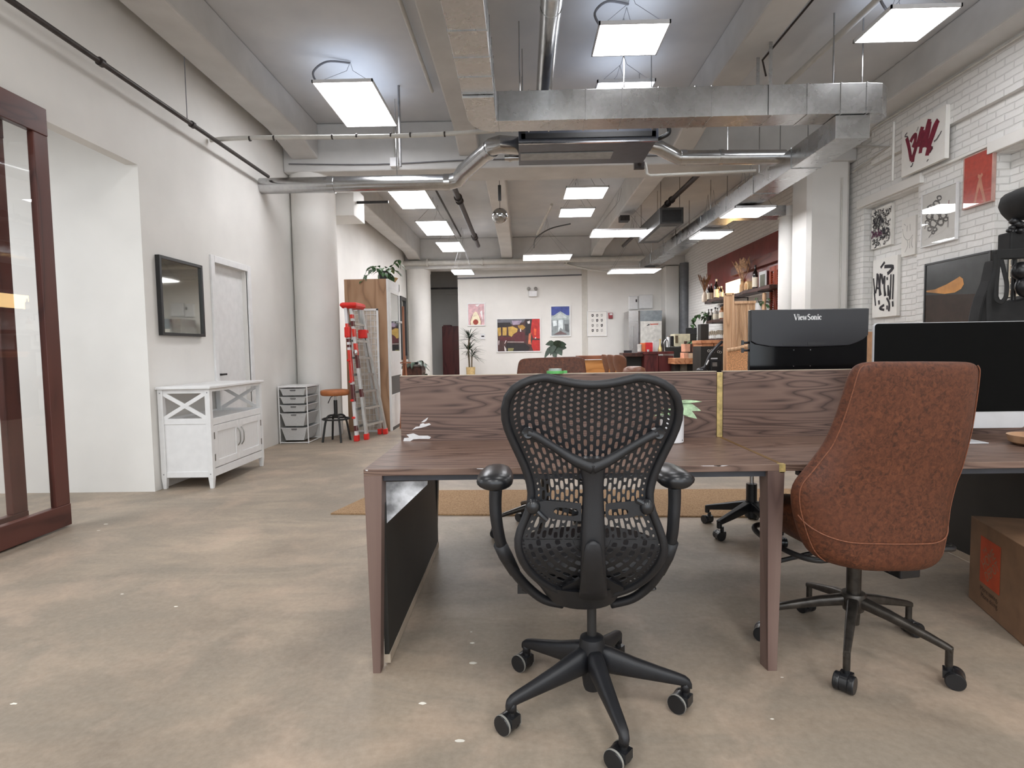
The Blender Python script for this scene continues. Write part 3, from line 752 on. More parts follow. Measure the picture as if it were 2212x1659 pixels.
# ------------------------------------------------------------------ casters
def caster(parent, x, y, ang, r=.031, tread=GREYR, w=.019, hood=True, name='caster', zt=.105, rim_w=.007):
    ax = Vector((math.cos(ang), math.sin(ang), 0)); fwd = Vector((-ax.y, ax.x, 0))
    c = Vector((x, y, r))
    b = B()
    b.cyl(c+fwd*.018+Vector((0, 0, .018)), c+fwd*.018+Vector((0, 0, zt-r)), .011, 12)
    if hood:
        b.tube([c-ax*.012, c+ax*.012], r*.96, 18)
        b.bar(c+fwd*.02-ax*.0, c+fwd*.02+Vector((0, 0, r*.9)), .04, .03, up=fwd)
    h = b.build(name, BLACKS, parent, smooth=True)
    k = B()
    for s in (-1, 1):
        c0 = c+ax*s*.013
        k.lathe([(0, 0), (r*.97, 0), (r, .002), (r, w*.8), (r*.93, w), (0, w)], c0, 22, ax*s)
    k.build('wheel', BLACKS, h, smooth=True)
    k = B()
    for s in (-1, 1):
        c0 = c+ax*s*(.013+.001)
        k.lathe([(r*.9, 0), (r*1.012, .0), (r*1.012, rim_w), (r*.9, rim_w)], c0+ax*s*.008, 24, ax*s, cap=False)
    k.build('wheel_tread', tread, h, smooth=True)
    return h

# ------------------------------------------------------------------ mesh office chair
CX, CY = .217, 1.846
mc = thing('mesh_office_chair', 'black mesh-backed office chair in front of the left desk', 'office chair', (CX, CY, 0), 0, 'office chairs')
def yb(z):
    if z > .78: return 1.60-.10*((z-.78)/.32)**1.4
    if z < .62: return 1.60+.10*((.62-z)/.16)**1.4
    return 1.60
def on_back(px, py, off=0):
    y = 1.6
    for _ in range(14):
        p = at(px, py, y=y); y = .5*y+.5*(yb(p.z)+off)
    return at(px, py, y=y)
HW = [(812, 120), (818, 162), (826, 176), (840, 189), (856, 195), (880, 199), (900, 198), (922, 193), (957, 177), (995, 158), (1030, 143), (1060, 136), (1085, 136), (1117, 147), (1150, 163), (1175, 168), (1190, 168)]
CXT = [(815, 1280), (1000, 1277), (1100, 1275), (1170, 1274.5), (1290, 1278)]
def top_c(u):
    a = abs(u)
    if a < .78: return 831-15.5*(1-math.cos(PI*a/.78))/2
    return 815.5+(a-.78)/.22*14+((a-.78)/.22)**3*26
def bp(u, v, y1=1165.0):
    t = top_c(u); py = t+(y1-t)*v
    hw = interp(HW, py)
    a = abs(u)
    return interp(CXT, py)+u*(hw-9), py
def cell(b, fn, u0, u1, v0, v1, hu, hv, n=12):
    """one rectangular cell with a slot hole (hu, hv: hole half-size fractions)"""
    um, vm = (u0+u1)/2, (v0+v1)/2; ou = []; iu = []
    for k in range(n):
        a = 2*PI*k/n+PI/4; c, s = math.cos(a), math.sin(a)
        mx = max(abs(c), abs(s)); ou.append((um+(u1-u0)/2*c/mx, vm+(v1-v0)/2*s/mx))
        q = 2 if hv < .66 else 4
        rr = (abs(c)**q+abs(s)**q)**(-1/q)
        iu.append((um+(u1-u0)/2*hu*c*rr, vm+(v1-v0)/2*hv*s*rr))
    vs = [fn(*p) for p in ou]+[fn(*p) for p in iu]
    b.add(vs, [(k, (k+1) % n, n+(k+1) % n, n+k) for k in range(n)])
def solidcell(b, fn, u0, u1, v0, v1):
    b.add([fn(u0, v0), fn(u1, v0), fn(u1, v1), fn(u0, v1)], [(0, 1, 2, 3)])
def fnb(u, v):
    px, py = bp(u, v); return on_back(px, py)
b = B(); NC = 25
pitch = [7]+[11.5]*6+[19, 20, 21, 21, 22, 23, 24, 26, 28, 30, 31, 32, 32]
acc = [0]
for p in pitch: acc.append(acc[-1]+p)
for i in range(NC):
    u0, u1 = -1+2*i/NC, -1+2*(i+1)/NC
    um = abs((u0+u1)/2); tot = 1165-top_c(um); sc_ = 1.0
    vs = [0.0]; 
    for k in range(1, len(acc)):
        p = acc[k]+(0 if i % 2 else pitch[min(k, len(pitch)-1)]*.5)
        if p < tot-5: vs.append(p/tot)
    vs.append(1.0)
    for v0, v1 in zip(vs, vs[1:]):
        h = (v1-v0)*tot
        if v0 == 0 or h < 8: solidcell(b, fnb, u0, u1, v0, v1); continue
        if i in (0, NC-1, 1, NC-2):
            if h > 15:
                vm = (v0+v1)/2
                cell(b, fnb, u0, u1, v0, vm, .42, .42); cell(b, fnb, u0, u1, vm, v1, .42, .42)
            else: cell(b, fnb, u0, u1, v0, v1, .42, .55)
            continue
        vm = (v0+v1)/2
        if h < 15: cell(b, fnb, u0, u1, v0, v1, .50, .64)
        else: cell(b, fnb, u0, u1, v0, v1, interp([(0, .50), (.45, .56), (.6, .66), (.8, .74), (1, .66)], vm), interp([(15, .70), (22, .74), (32, .84)], h))
b.build('backrest', BLACKP, mc, solid=.003)
# lower pan with concentric slots
SXC, SYC = 1278, 1164
def fns(rr, th):
    px = SXC+rr*158*math.cos(th); py = SYC+rr*118*math.sin(th)
    return on_back(px, py)
b = B(); rings = [(.10, .26), (.26, .40), (.40, .54), (.54, .67), (.67, .79), (.79, .90), (.90, .97)]
for k, (r0, r1) in enumerate(rings):
    nth = [6, 9, 12, 14, 16, 18, 44][k]; shf = .5*(k % 2)
    es = [0]+[(j+shf)/nth for j in range(0 if shf else 1, nth)]+[1]
    for a, c in zip(es, es[1:]):
        t0, t1 = PI*a, PI*c
        if (t1-t0) < .55*PI/nth or k == 0: solidcell(b, fns, r0, r1, t0, t1)
        elif k == 6: cell(b, fns, r0, r1, t0, t1, .5, .5)
        else: cell(b, fns, r0, r1, t0, t1, .52, .80)
b.build('seat_pan', BLACKP, mc, solid=.003)
# rim
out = []
for k in range(0, 41):
    u = -1+2*k/40; t = top_c(u); hw = interp(HW, t)
    out.append((interp(CXT, t)+u*(hw-9), t))
rs = [(interp(CXT, y)+interp(HW, y)-9, y) for y in range(885, 1166, 20)]
ls = [(interp(CXT, y)-interp(HW, y)+9, y) for y in range(885, 1166, 20)][::-1]
low = [(SXC+160*math.cos(a), SYC+6+118*math.sin(a)) for a in [PI*k/26 for k in range(1, 26)]]
rim = [on_back(px, py, -.004) for px, py in out+rs+low+ls]
sm = []
for i in range(len(rim)): sm.append((rim[i-1]+rim[i]*2+rim[(i+1) % len(rim)])/4)
B().tube(sm, .0115, 12, closed=True).build('back_frame', BLACKP, mc, smooth='all')
# y-shaped spine
b = B()
for pts in ([(1141, 935), (1160, 943), (1200, 968), (1240, 993), (1281, 1010)], [(1420, 936), (1400, 945), (1358, 969), (1318, 993), (1279, 1010)]):
    P = [on_back(px, py, -.02-.02*i/4) for i, (px, py) in enumerate(pts)]
    b.tube(smoothpath(P, 5), [.0135-.0004*min(i, 6) if i < 10 else .011+.0008*max(0, i-10) for i in range(21)], 12)
b.pieces('back_yoke', BLACKP, mc, smooth='all')
b = B()
for px, py in ((1140.5, 935), (1420.5, 936)):
    c = on_back(px, py, -.012)
    b.lathe([(.017, .0), (.017, -.016), (.012, -.021), (.006, -.019), (.0, -.019)], c, 20, (0, 1, 0))
    b.cyl(c, c+Vector((0, .03, 0)), .012, 16)
b.pieces('yoke_knob', BLACKS, mc, smooth=True)
prof = [(988, 1279, 30), (1000, 1279.5, 34), (1012, 1280, 30), (1030, 1281, 26), (1060, 1281, 24), (1100, 1281, 26), (1150, 1281, 28), (1200, 1281, 29), (1250, 1281.5, 31), (1290, 1282, 33)]
lo = []
for py, cx, hw in prof:
    c = on_back(cx, py, -.03); w2 = hw/F_PX*c.y*.94; d2 = .018+.006*(py > 1180)
    lo.append([c+Vector((w2*math.copysign(abs(math.cos(a))**.7, math.cos(a)), d2*math.copysign(abs(math.sin(a))**.8, math.sin(a)), 0)) for a in [2*PI*k/20 for k in range(20)]])
B().loft(lo).build('spine', BLACKP, mc, smooth=True, angle=60)
lo = []
for py, hw in ((1168, 6), (1176, 16), (1190, 20), (1215, 22), (1245, 25), (1275, 30), (1292, 32)):
    c = on_back(1281, py, -.053); w2 = hw/F_PX*c.y
    lo.append([c+Vector((w2*math.cos(a), .008*math.sin(a), 0)) for a in [2*PI*k/18 for k in range(18)]])
B().loft(lo).build('spine_cover', BLACKP, mc, smooth='all')
b = B()
for s in (-1, 1):
    q = [(1281+s*28, 1250), (1281+s*66, 1270), (1281+s*66, 1276), (1281+s*28, 1284)]
    P = [on_back(px, py, -.02) for px, py in q]; b.add(P+[p+Vector((0, .02, 0)) for p in P], [(0, 1, 2, 3), (7, 6, 5, 4), (0, 4, 5, 1), (1, 5, 6, 2), (2, 6, 7, 3), (3, 7, 4, 0)])
b.pieces('spine_gusset', BLACKP, mc)
# lumbar bar with oval windows
b = B(); yl = 1.585
for s, x0, x1 in ((-1, 1146, 1256), (1, 1308, 1408)):
    if s < 0:
        o = [(1150, 1083), (1165, 1080), (1200, 1083), (1256, 1087), (1256, 1126), (1215, 1124), (1185, 1120), (1165, 1108), (1152, 1100)]; h = [(1195, 1100), (1205, 1096), (1245, 1099), (1250, 1105), (1248, 1114), (1235, 1115), (1205, 1112), (1196, 1107)]
    else:
        o = [(1308, 1087), (1360, 1083), (1392, 1080), (1406, 1092), (1408, 1104), (1398, 1110), (1385, 1112), (1360, 1119), (1308, 1122)]; h = [(1312, 1101), (1345, 1099), (1358, 1102), (1357, 1110), (1345, 1113), (1315, 1114)]
    b.prism([(at(px, py, y=yl).x, at(px, py, y=yl).z) for px, py in [(o[0][0], o[0][1])]+o[1:]], yl-.008, yl-.004, 'y') if False else None
    n = 24; cxp = sum(p[0] for p in h)/len(h); cyp = sum(p[1] for p in h)/len(h)
    def hit(poly, a):
        best = None
        for (ax, ay), (bx, by) in zip(poly, poly[1:]+poly[:1]):
            dx, dy = math.cos(a), math.sin(a); ex, ey = bx-ax, by-ay; den = dx*ey-dy*ex
            if abs(den) < 1e-9: continue
            t = ((ax-cxp)*ey-(ay-cyp)*ex)/den; k = ((ax-cxp)*dy-(ay-cyp)*dx)/den
            if t > 0 and -1e-6 <= k <= 1+1e-6 and (best is None or t > best): best = t
        return (cxp+best*math.cos(a), cyp+best*math.sin(a))
    ou = [hit(o, 2*PI*k/n) for k in range(n)]; inn = [hit(h, 2*PI*k/n) for k in range(n)]
    L = []
    for poly, yy in ((ou, yl), (ou, yl-.022), (inn, yl-.022), (inn, yl)): L.append([at(px, py, y=yy) for px, py in poly])
    b.loft(L, cap=False, closed=True)
b.pieces('lumbar_bar', BLACKP, mc, smooth=True)
b = B()
for px, py in ((1152, 1094), (1397, 1095)):
    b.ball(at(px, py, y=1.565), (.02, .02, .022), 14, 8)
b.tube(smoothpath([at(1156, 1100, y=1.562), at(1168, 1112, y=1.56), at(1181, 1124, y=1.562)], 4), .008, 8)
b.tube(smoothpath([at(1375, 1080, y=1.562), at(1392, 1090, y=1.56), at(1404, 1106, y=1.562)], 4), .008, 8)
b.pieces('lumbar_lever', BLACKS, mc, smooth=True)
# arms
for s, pad, post in ((-1, (1065, 1038), [(1071, 1056), (1070, 1085), (1072, 1120), (1080, 1165), (1092, 1200), (1112, 1236), (1140, 1268), (1175, 1295), (1215, 1305)]),
                     (1, (1462, 1034), [(1457, 1052), (1457, 1085), (1455, 1120), (1451, 1160), (1440, 1200), (1424, 1236), (1400, 1268), (1365, 1293), (1320, 1305)])):
    ys = [1.70, 1.70, 1.70, 1.71, 1.73, 1.75, 1.78, 1.80, 1.82]
    P = smoothpath([at(px, py, y=y) for (px, py), y in zip(post, ys)], 4)
    n = len(P)
    B().tube(P, [.0195-.006*(i/n) for i in range(n)], 14, up=(0, 1, 0)).build('arm_post', BLACKP, mc, smooth='all')
    c = at(pad[0], pad[1], y=1.70)
    lo = []
    for f, w2, h in ((-.09, .012, .01), (-.08, .038, .022), (-.05, .054, .029), (0, .055, .030), (.07, .050, .026), (.12, .042, .02), (.14, .02, .01)):
        lo.append([c+Vector((w2*math.cos(a)-s*.006, f+.03, h*math.sin(a)*(1.0 if math.sin(a) < 0 else .85)+.002+.12*max(0, f)*.1)) for a in [2*PI*k/20 for k in range(20)]])
    B().loft(lo).build('arm_pad', BLACKS, mc, smooth='all')
    b = B(); q = at(post[3][0]-s*(-1)*0, post[3][1]+10, y=1.715)
    b.tube([q+Vector((-s*.0, 0, 0)), at(post[4][0], post[4][1], y=1.735), at(post[5][0], post[5][1], y=1.755)], [.021, .022, .018], 12, up=(0, 1, 0))
    b.build('arm_sleeve', BLACKP, mc, smooth='all')
# under-seat shell, seat, tilt box
lo = []
for py, hw, yc, dd in ((1260, 140, 1.84, .15), (1270, 134, 1.84, .155), (1280, 124, 1.82, .16), (1297, 102, 1.82, .14), (1311, 86, 1.82, .11), (1317, 78, 1.82, .1)):
    c = at(1265, py, y=yc-dd); c = Vector((c.x, yc, c.z)); w2 = hw/F_PX*(yc-dd)
    lo.append([c+Vector((w2*math.cos(a), dd*math.sin(a), 0)) for a in [2*PI*k/28 for k in range(28)]])
B().loft(lo).build('seat_support', BLACKP, mc, smooth=True)
zs = .500
lo = []
for z, k in ((zs-.03, .9), (zs-.01, 1), (zs+.005, 1), (zs+.012, .92)):
    lo.append([Vector((CX+.005+.235*k*math.copysign(abs(math.cos(a))**.7, math.cos(a)), 1.93+.22*k*math.copysign(abs(math.sin(a))**.7, math.sin(a)), z)) for a in [2*PI*j/32 for j in range(32)]])
B().loft(lo).build('seat', BLACKP, mc, smooth=True)
b = B(); p = at(1405, 1262, y=1.80); b.tube(smoothpath([at(1385, 1262, y=1.80), p, at(1412, 1275, y=1.79)], 4), .01, 8)
p = at(1128, 1268, y=1.82); b.tube([p, at(1145, 1276, y=1.82)], .013, 8); b.bar(at(1128, 1262, y=1.82), at(1128, 1280, y=1.82), .02, .03)
b.pieces('adjustment_lever', BLACKS, mc, smooth=True)
b = B(); b.cyl((CX, CY, .24), (CX, CY, .44), .0155, 16); b.build('gas_lift', BLACKM, mc, smooth=True)
b = B(); b.lathe([(.0, .058), (.026, .058), (.03, .07), (.036, .12), (.043, .15), (.042, .215), (.038, .232), (.024, .24), (.018, .24)], (CX, CY, 0), 26); b.build('base_hub', BLACKP, mc, smooth=True)
for k in range(5):
    a = -2.65-2*PI/5*k; d = Vector((math.cos(a), math.sin(a), 0)); sd = Vector((-d.y, d.x, 0)); lo = []
    for r_, zc, w2, h in ((.02, .165, .026, .045), (.06, .158, .027, .042), (.14, .138, .023, .031), (.22, .121, .019, .023), (.275, .110, .0165, .018), (.298, .104, .015, .016), (.312, .095, .012, .014), (.318, .088, .006, .008)):
        c = Vector((CX, CY, zc))+d*r_
        lo.append([c+sd*w2*math.copysign(abs(math.cos(t))**.7, math.cos(t))+Vector((0, 0, h*math.copysign(abs(math.sin(t))**.75, math.sin(t)))) for t in [2*PI*j/16 for j in range(16)]])
    bb = B().loft(lo); c = Vector((CX, CY, 0))+d*.298; bb.cyl(c+Vector((0, 0, .072)), c+Vector((0, 0, .1)), .0145, 14)
    bb.build('base_leg', BLACKP, mc, smooth='all')
    # wheels all trail the same way
    wa = math.atan2(-.77, -.64); f = Vector((-math.sin(wa), math.cos(wa), 0))
    q = c-f*.018
    caster(mc, q.x, q.y, wa, zt=.085)

# ------------------------------------------------------------------ leather office chairs
def leather_chair(label, loc, rz):
    """local: faces +y, base centre at origin"""
    t = thing('leather_office_chair', label, 'office chair', loc, rz, 'office chairs', world=False)
    LC = Vector((1.262, 2.185, 0)); Ri = Matrix.Rotation(-R(11), 3, 'Z')
    edge = [(780.5, 1882, 2078, .012), (783, 1866, 2094, .024), (789, 1852, 2105, .031), (800, 1842, 2110, .034), (825, 1835, 2110, .036), (850, 1830, 2109.5, .036), (895, 1819, 2107.5, .036), (932, 1808, 2105, .036), (966, 1794, 2100, .036), (991, 1777, 2096, .036), (1008, 1765, 2093, .036), (1024, 1753, 2089, .037), (1046, 1736, 2082, .038), (1068, 1729, 2077, .040), (1099, 1730, 2069, .042), (1130, 1737, 2064, .044), (1160, 1746, 2059, .046), (1188, 1758, 2053, .046), (1205, 1771, 2048, .044), (1217, 1788, 2040, .038), (1226, 1810, 2024, .030), (1232, 1840, 1998, .018)]
    lo = []
    for py, pl_, pr_, th in edge:
        f = (1236-py)/456
        yc = 1.935-.075*max(0, f)**1.3
        A = at(pl_, py, y=yc-.045); D = at(pr_, py, y=yc+.035); ce = (A+D)/2; hv = (D-A)/2; hw = hv.length; hx = hv.normalized(); hy = Vector((-hx.y, hx.x, 0)).normalized()
        L = []
        for k in range(32):
            a = 2*PI*k/32; c, s_ = math.cos(a), math.sin(a)
            p = ce+hx*(hw*math.copysign(abs(c)**.45, c))+hy*(th*math.copysign(abs(s_)**.6, s_))
            p = p+hy*(.05*(abs(c)**.9)**2*min(1, max(0, (1-f)*1.6)))
            L.append(Ri @ (p-LC))
        lo.append(L)
    bk = B().loft(lo).build('backrest', LEATH, t, smooth='all', sub=1)
    for k in (18, 30):
        P = smoothpath([L[k]+Vector((0, -.0015, 0)) for L in lo[2:20]], 8)
        B().tube(P, .0022, 6).build('stitching', PIPING, bk, smooth='all')
    P = []
    for k in range(17, 32):
        q = (k-24.5)/7.5; i = 14.6+1.6*(1-q*q); i0 = int(i); P.append(lo[i0][k].lerp(lo[i0+1][k], i-i0)+Vector((0, -.0012, 0)))
    B().tube(smoothpath(P, 4), .0026, 6).build('seam', PIPING, bk, smooth='all')
    lo = []
    for z, k in ((.395, .62), (.405, .78), (.43, .93), (.46, 1.0), (.50, 1.0), (.525, .95), (.535, .8)):
        L = []
        for j in range(36):
            a = 2*PI*j/36; c, s_ = math.cos(a), math.sin(a)
            x = -.03+.262*k*math.copysign(abs(c)**.5, c); yv = .02+.26*k*math.copysign(abs(s_)**.55, s_)
            L.append(Vector((x, yv, z+.05*(x/.275)**2+.02*max(0, yv/.26)**2)))
        lo.append(L)
    B().loft(lo).build('seat', LEATH, t, smooth='all', sub=1)
    for s in (-1, 1):
        B().tube(smoothpath([(s*.20, -.17, .44), (s*.28, -.15, .43), (s*.31, -.05, .425), (s*.31, .12, .43), (s*.29, .2, .445), (s*.2, .2, .45)], 6), .0105, 10).build('side_rail', BLACKM, t, smooth='all')
    b = B(); b.box(-.09, .09, -.13, .13, .405, .45); b.bar((.05, -.08, .41), (.085, -.10, .36), .07, .06); b.box(.05, .135, -.16, -.06, .335, .445)
    b.build('tilt_mechanism', BLACKS, t, bevel=.006)
    b = B(); b.cyl((.09, -.02, .42), (.235, -.1, .425), .007, 8); b.ball((.245, -.105, .423), (.028, .018, .016), 12, 8); b.build('tilt_lever', BLACKS, t, smooth=True)
    B().tube([(-.06, -.02, .41), (-.14, .03, .385), (-.27, .07, .345)], .009, 8).build('height_lever', BLACKM, t, smooth=True)
    B().cyl((0, 0, .20), (0, 0, .41), .026, 18).cyl((0, 0, .36), (0, 0, .39), .029, 18).build('gas_lift', DARKG, t, smooth=True)
    B().lathe([(0, .105), (.022, .105), (.024, .15), (.036, .16), (.042, .19), (.044, .222), (.04, .228), (0, .228)], (0, 0, 0), 26).build('base_hub', DARKG, t, smooth=True)
    for k in range(5):
        a = R(-123)-rz+2*PI/5*k; d = Vector((math.cos(a), math.sin(a), 0)); sd = Vector((-d.y, d.x, 0)); lo = []
        for r_, zc, w2, h in ((.03, .198, .021, .022), (.12, .180, .018, .019), (.22, .154, .015, .015), (.30, .132, .012, .012), (.316, .126, .011, .011)):
            c = Vector((0, 0, zc))+d*r_
            lo.append([c+sd*w2*math.copysign(abs(math.cos(q))**.6, math.cos(q))+Vector((0, 0, h*math.copysign(abs(math.sin(q))**.6, math.sin(q)))) for q in [2*PI*j/14 for j in range(14)]])
        bb = B().loft(lo); c = d*.306; bb.cyl(c+Vector((0, 0, .07)), c+Vector((0, 0, .13)), .012, 12)
        bb.build('base_leg', DARKG, t, smooth=True, angle=50)
        wa = a+PI/2+.5*(k % 2)-.2; f = Vector((-math.sin(wa), math.cos(wa), 0)); q = c-f*.018
        caster(t, q.x, q.y, wa, r=.030, tread=BLACKS, zt=.09)
    return t
lc = leather_chair('brown leather office chair on a dark five-star base in the right foreground', (1.262, 2.185, 0), R(11))
copy_tree(lc, (.135, 3.62, 0), R(180), 'brown leather office chair showing only its top behind the left desk divider')
# low black chair behind the desks
t = thing('task_chair', 'black task chair under the far side of the desk, right of the middle leg', 'office chair', (1.44, 3.62, 0), 0, 'office chairs')
cx, cyy = 1.44, 3.62
b = B(); lo = [[Vector((cx+.23*k*math.copysign(abs(math.cos(a))**.6, math.cos(a)), cyy+.22*k*math.copysign(abs(math.sin(a))**.6, math.sin(a)), z+.05*((math.cos(a))**2)*k)) for a in [2*PI*j/28 for j in range(28)]] for z, k in ((.45, .7), (.47, .95), (.50, 1), (.52, .9))]
b.loft(lo).build('seat', BLACKS, t, smooth='all')
B().loft([[Vector((cx+w2*math.cos(a), cyy+.24+.02*math.sin(a), z)) for a in [2*PI*j/20 for j in range(20)]] for z, w2 in ((.60, .1), (.64, .19), (.78, .21), (.92, .19), (.95, .12))]).build('backrest', BLACKS, t, smooth='all')
B().bar((cx, cyy+.05, .46), (cx, cyy+.27, .5), .05, .015).bar((cx, cyy+.27, .5), (cx, cyy+.26, .72), .05, .015).build('back_bracket', BLACKM, t)
B().cyl((cx, cyy, .40), (cx, cyy, .46), .045, 16).cyl((cx, cyy, .2), (cx, cyy, .31), .033, 16).cyl((cx, cyy, .1), (cx, cyy, .2), .04, 16).build('lift_cover', BLACKS, t, smooth=True)
B().cyl((cx, cyy, .3), (cx, cyy, .41), .014, 12).build('gas_lift', CHROME, t, smooth=True)
for k in range(5):
    a = R(-150)+2*PI/5*k; d = Vector((math.cos(a), math.sin(a), 0))
    bb = B().bar(Vector((cx, cyy, .17))+d*.02, Vector((cx, cyy, .105))+d*.30, .05, .06, w2=.03, d2=.03)
    bb.cyl(Vector((cx, cyy, .07))+d*.29, Vector((cx, cyy, .11))+d*.29, .016, 10); bb.build('base_leg', BLACKS, t, bevel=.006)
    q = Vector((cx, cyy, 0))+d*.29; caster(t, q.x, q.y, a+1.2, r=.028, tread=BLACKS, zt=.08)

# ------------------------------------------------------------------ desk-top things
# monitor seen from behind, on the far desktop
t = thing('monitor', 'black monitor seen from behind, standing beyond the desk divider', 'monitor', (1.478, 3.02, ZT))
x0, x1, z0, z1, ym = 1.177, 1.779, 1.005, 1.362, 3.0
B().box(x0, x1, ym+.0, ym+.03, z0, z1).build('screen_housing', MONB, t, bevel=.005)
pts = [at(1620, 671, y=ym)]
arc = [(1636, 727), (1655, 719), (1640, 722)]
low_ = [(x0+.004, 1.20), (x0+.03, 1.185), (x0+.08, 1.176)]+[(x0+.10+.40*k/10, 1.172-.004*math.sin(PI*k/10)) for k in range(11)]+[(x0+.54, 1.185), (x0+.575, 1.202), (x1-.004, 1.225)]
B().prism([(x0+.002, z1-.002)]+low_+[(x1-.002, z1-.002)], ym-.012, ym+.002, 'y').build('back_cowl', MONT, t, bevel=.004)
b = B()
for xx in (x0+.165, x0+.29): b.box(xx, xx+.095, ym-.0135, ym-.011, 1.178, 1.191)
b.pieces('vent_grille', M('vent_dark', (40, 40, 42), .6), t)
b = B()
for xx in (x0+.225, x0+.31):
    for zz in (1.07, 1.153): b.cyl((xx, ym-.003, zz), (xx, ym+.003, zz), .003, 8)
b.pieces('mount_screw', CHROME, t)
B().box(1.43, 1.52, 3.04, 3.06, ZT+.01, 1.12).box(1.36, 1.60, 2.96, 3.16, ZT+.001, ZT+.012).build('stand', BLACKS, t, bevel=.004)
def text(s, size, mat, parent, loc, rot, name='lettering', font_scale=(1, 1), ext=.0006, align='CENTER', bold=0):
    cu = bpy.data.curves.new(name, 'FONT'); cu.body = s; cu.size = size; cu.extrude = ext; cu.align_x = align; cu.align_y = 'CENTER'; cu.offset = bold
    cu.resolution_u = 3
    o = bpy.data.objects.new(name, cu); COL.objects.link(o)
    dg = bpy.context.evaluated_depsgraph_get(); me = bpy.data.meshes.new_from_object(o.evaluated_get(dg))
    bpy.data.objects.remove(o)
    Rm = rot.to_matrix() if hasattr(rot, 'to_matrix') else rot
    off = ROFF.get(root_of(parent).name, Vector()) if parent else Vector()
    for v in me.vertices: v.co = Rm @ Vector((v.co.x*font_scale[0], v.co.y*font_scale[1], v.co.z))+Vector(loc)-off
    me.materials.clear(); me.materials.append(mat)
    o = bpy.data.objects.new(name, me); COL.objects.link(o)
    if parent: o.parent = parent
    return o
from mathutils import Euler
FRONT = Euler((PI/2, 0, 0))                    # readable from -y
LEFTW = Matrix(((0, 0, -1), (-1, 0, 0), (0, 1, 0)))   # on an x plane, readable from -x
def serif(b, word, x, z, h, y):
    """bold serif letters drawn as flat strokes readable from -y; returns the end x"""
    T, H_ = .17*h, .055*h
    def st(p, w): b.ribbon([(x+u*h, y, z+v*h) for u, v in p], w, (0, -1, 0), .0001*(len(b.f) % 7))
    def ring(cx, cz, rx, rz, a0, a1, w0=.19, w1=.06):
        n = 18; pts = []; ws = []
        for k in range(n+1):
            a = R(a0+(a1-a0)*k/n); pts.append((cx+rx*math.cos(a), cz+rz*math.sin(a))); ws.append((w1+(w0-w1)*abs(math.cos(a)))*h)
        st(pts, ws)
    for ch in word:
        if ch == 'V': st([(.06, 1), (.36, 0)], T); st([(.36, 0), (.64, 1)], H_*1.2); st([(-.06, .98), (.24, .98)], H_); st([(.5, .98), (.76, .98)], H_); wd_ = .72
        elif ch == 'i': st([(.12, .66), (.12, 0)], T); st([(.0, .03), (.25, .03)], H_); st([(0, .65), (.14, .65)], H_); ring(.12, .86, .045, .045, 0, 360, .1, .1); wd_ = .28
        elif ch == 'e': ring(.24, .33, .17, .30, 20, 330); st([(.1, .38), (.42, .38)], H_*1.2); wd_ = .48
        elif ch == 'w': st([(.08, .66), (.24, 0)], T*.9); st([(.24, 0), (.4, .62)], H_); st([(.38, .66), (.54, 0)], T*.9); st([(.54, 0), (.72, .66)], H_); st([(-.02, .65), (.2, .65)], H_); st([(.6, .65), (.82, .65)], H_); wd_ = .8
        elif ch == 'S': ring(.27, .74, .17, .22, 20, 270, .13, .1); ring(.27, .26, .19, .24, 90, -160, .15, .1); st([(.5, .5), (.12, .54)], .0) if False else None; st([(.14, .62), (.27, .52), (.42, .40)], T*1.05); wd_ = .58
        elif ch == 'o': ring(.26, .33, .18, .30, 0, 360); wd_ = .53
        elif ch == 'n': st([(.12, .66), (.12, 0)], T); st([(.12, .5), (.2, .62), (.32, .62), (.4, .5), (.41, 0)], [H_, H_*1.2, T*.7, T, T]); st([(0, .03), (.25, .03)], H_); st([(.3, .03), (.54, .03)], H_); st([(0, .65), (.14, .65)], H_); wd_ = .58
        elif ch == 'c': ring(.24, .33, .17, .30, 40, 320); ring(.36, .5, .03, .03, 0, 360, .08, .08); wd_ = .46
        x += wd_*h
    return x
P = at(1715, 691.5, y=ym-.0125)
b = B(); serif(b, 'ViewSonic', P.x, P.z, .0298, ym-.0128); b.build('brand_lettering', LOGOW, t)
# cable and arm clips left of it
B().tube(smoothpath([(1.20, 3.06, 1.0), (1.14, 3.1, .93), (1.09, 3.12, .85), (1.06, 3.12, ZT+.01)], 5), .006, 8).build('cable', BLACKS, t, smooth=True)
b = B()
for zz in (1.195, 1.155): b.cyl((1.15, 3.02, zz), (1.185, 3.02, zz), .006, 8).box(1.143, 1.152, 3.012, 3.028, zz-.012, zz+.012)
b.pieces('cable_clip', BLACKS, t)

t = thing('desktop_computer', 'large all-in-one computer with a black screen and silver chin on the right desk', 'computer', (1.83, 2.52, ZT))
x0, x1, yy = 1.509, 2.16, 2.50
z0, z1 = .809, 1.266
r_ = .016
def rr(x0, x1, z0, z1, r, n=5):
    o = []
    for cx, cz, a0 in ((x1-r, z1-r, 0), (x0+r, z1-r, 90), (x0+r, z0+r, 180), (x1-r, z0+r, 270)):
        for k in range(n+1):
            a = R(a0+90*k/n); o.append((cx+r*math.cos(a), cz+r*math.sin(a)))
    return o
B().prism(rr(x0, x1, z0, z1, r_), yy, yy+.012, 'y').build('casing', SILVER, t, smooth=True)
B().prism([(x0+.002, .880)]+[(p[0], p[1]) for p in rr(x0+.002, x1-.002, .880, z1-.002, r_-.002)[::-1] if p[1] > .9]+[(x1-.002, .880)], yy-.0015, yy+.0005, 'y').build('screen', SCREEN, t)
B().box(1.74, 1.93, yy-.1, yy+.09, ZT+.001, ZT+.006).bar((1.835, yy+.08, ZT+.005), (1.835, yy+.02, .95), .18, .006).build('stand', SILVER, t, bevel=.002)
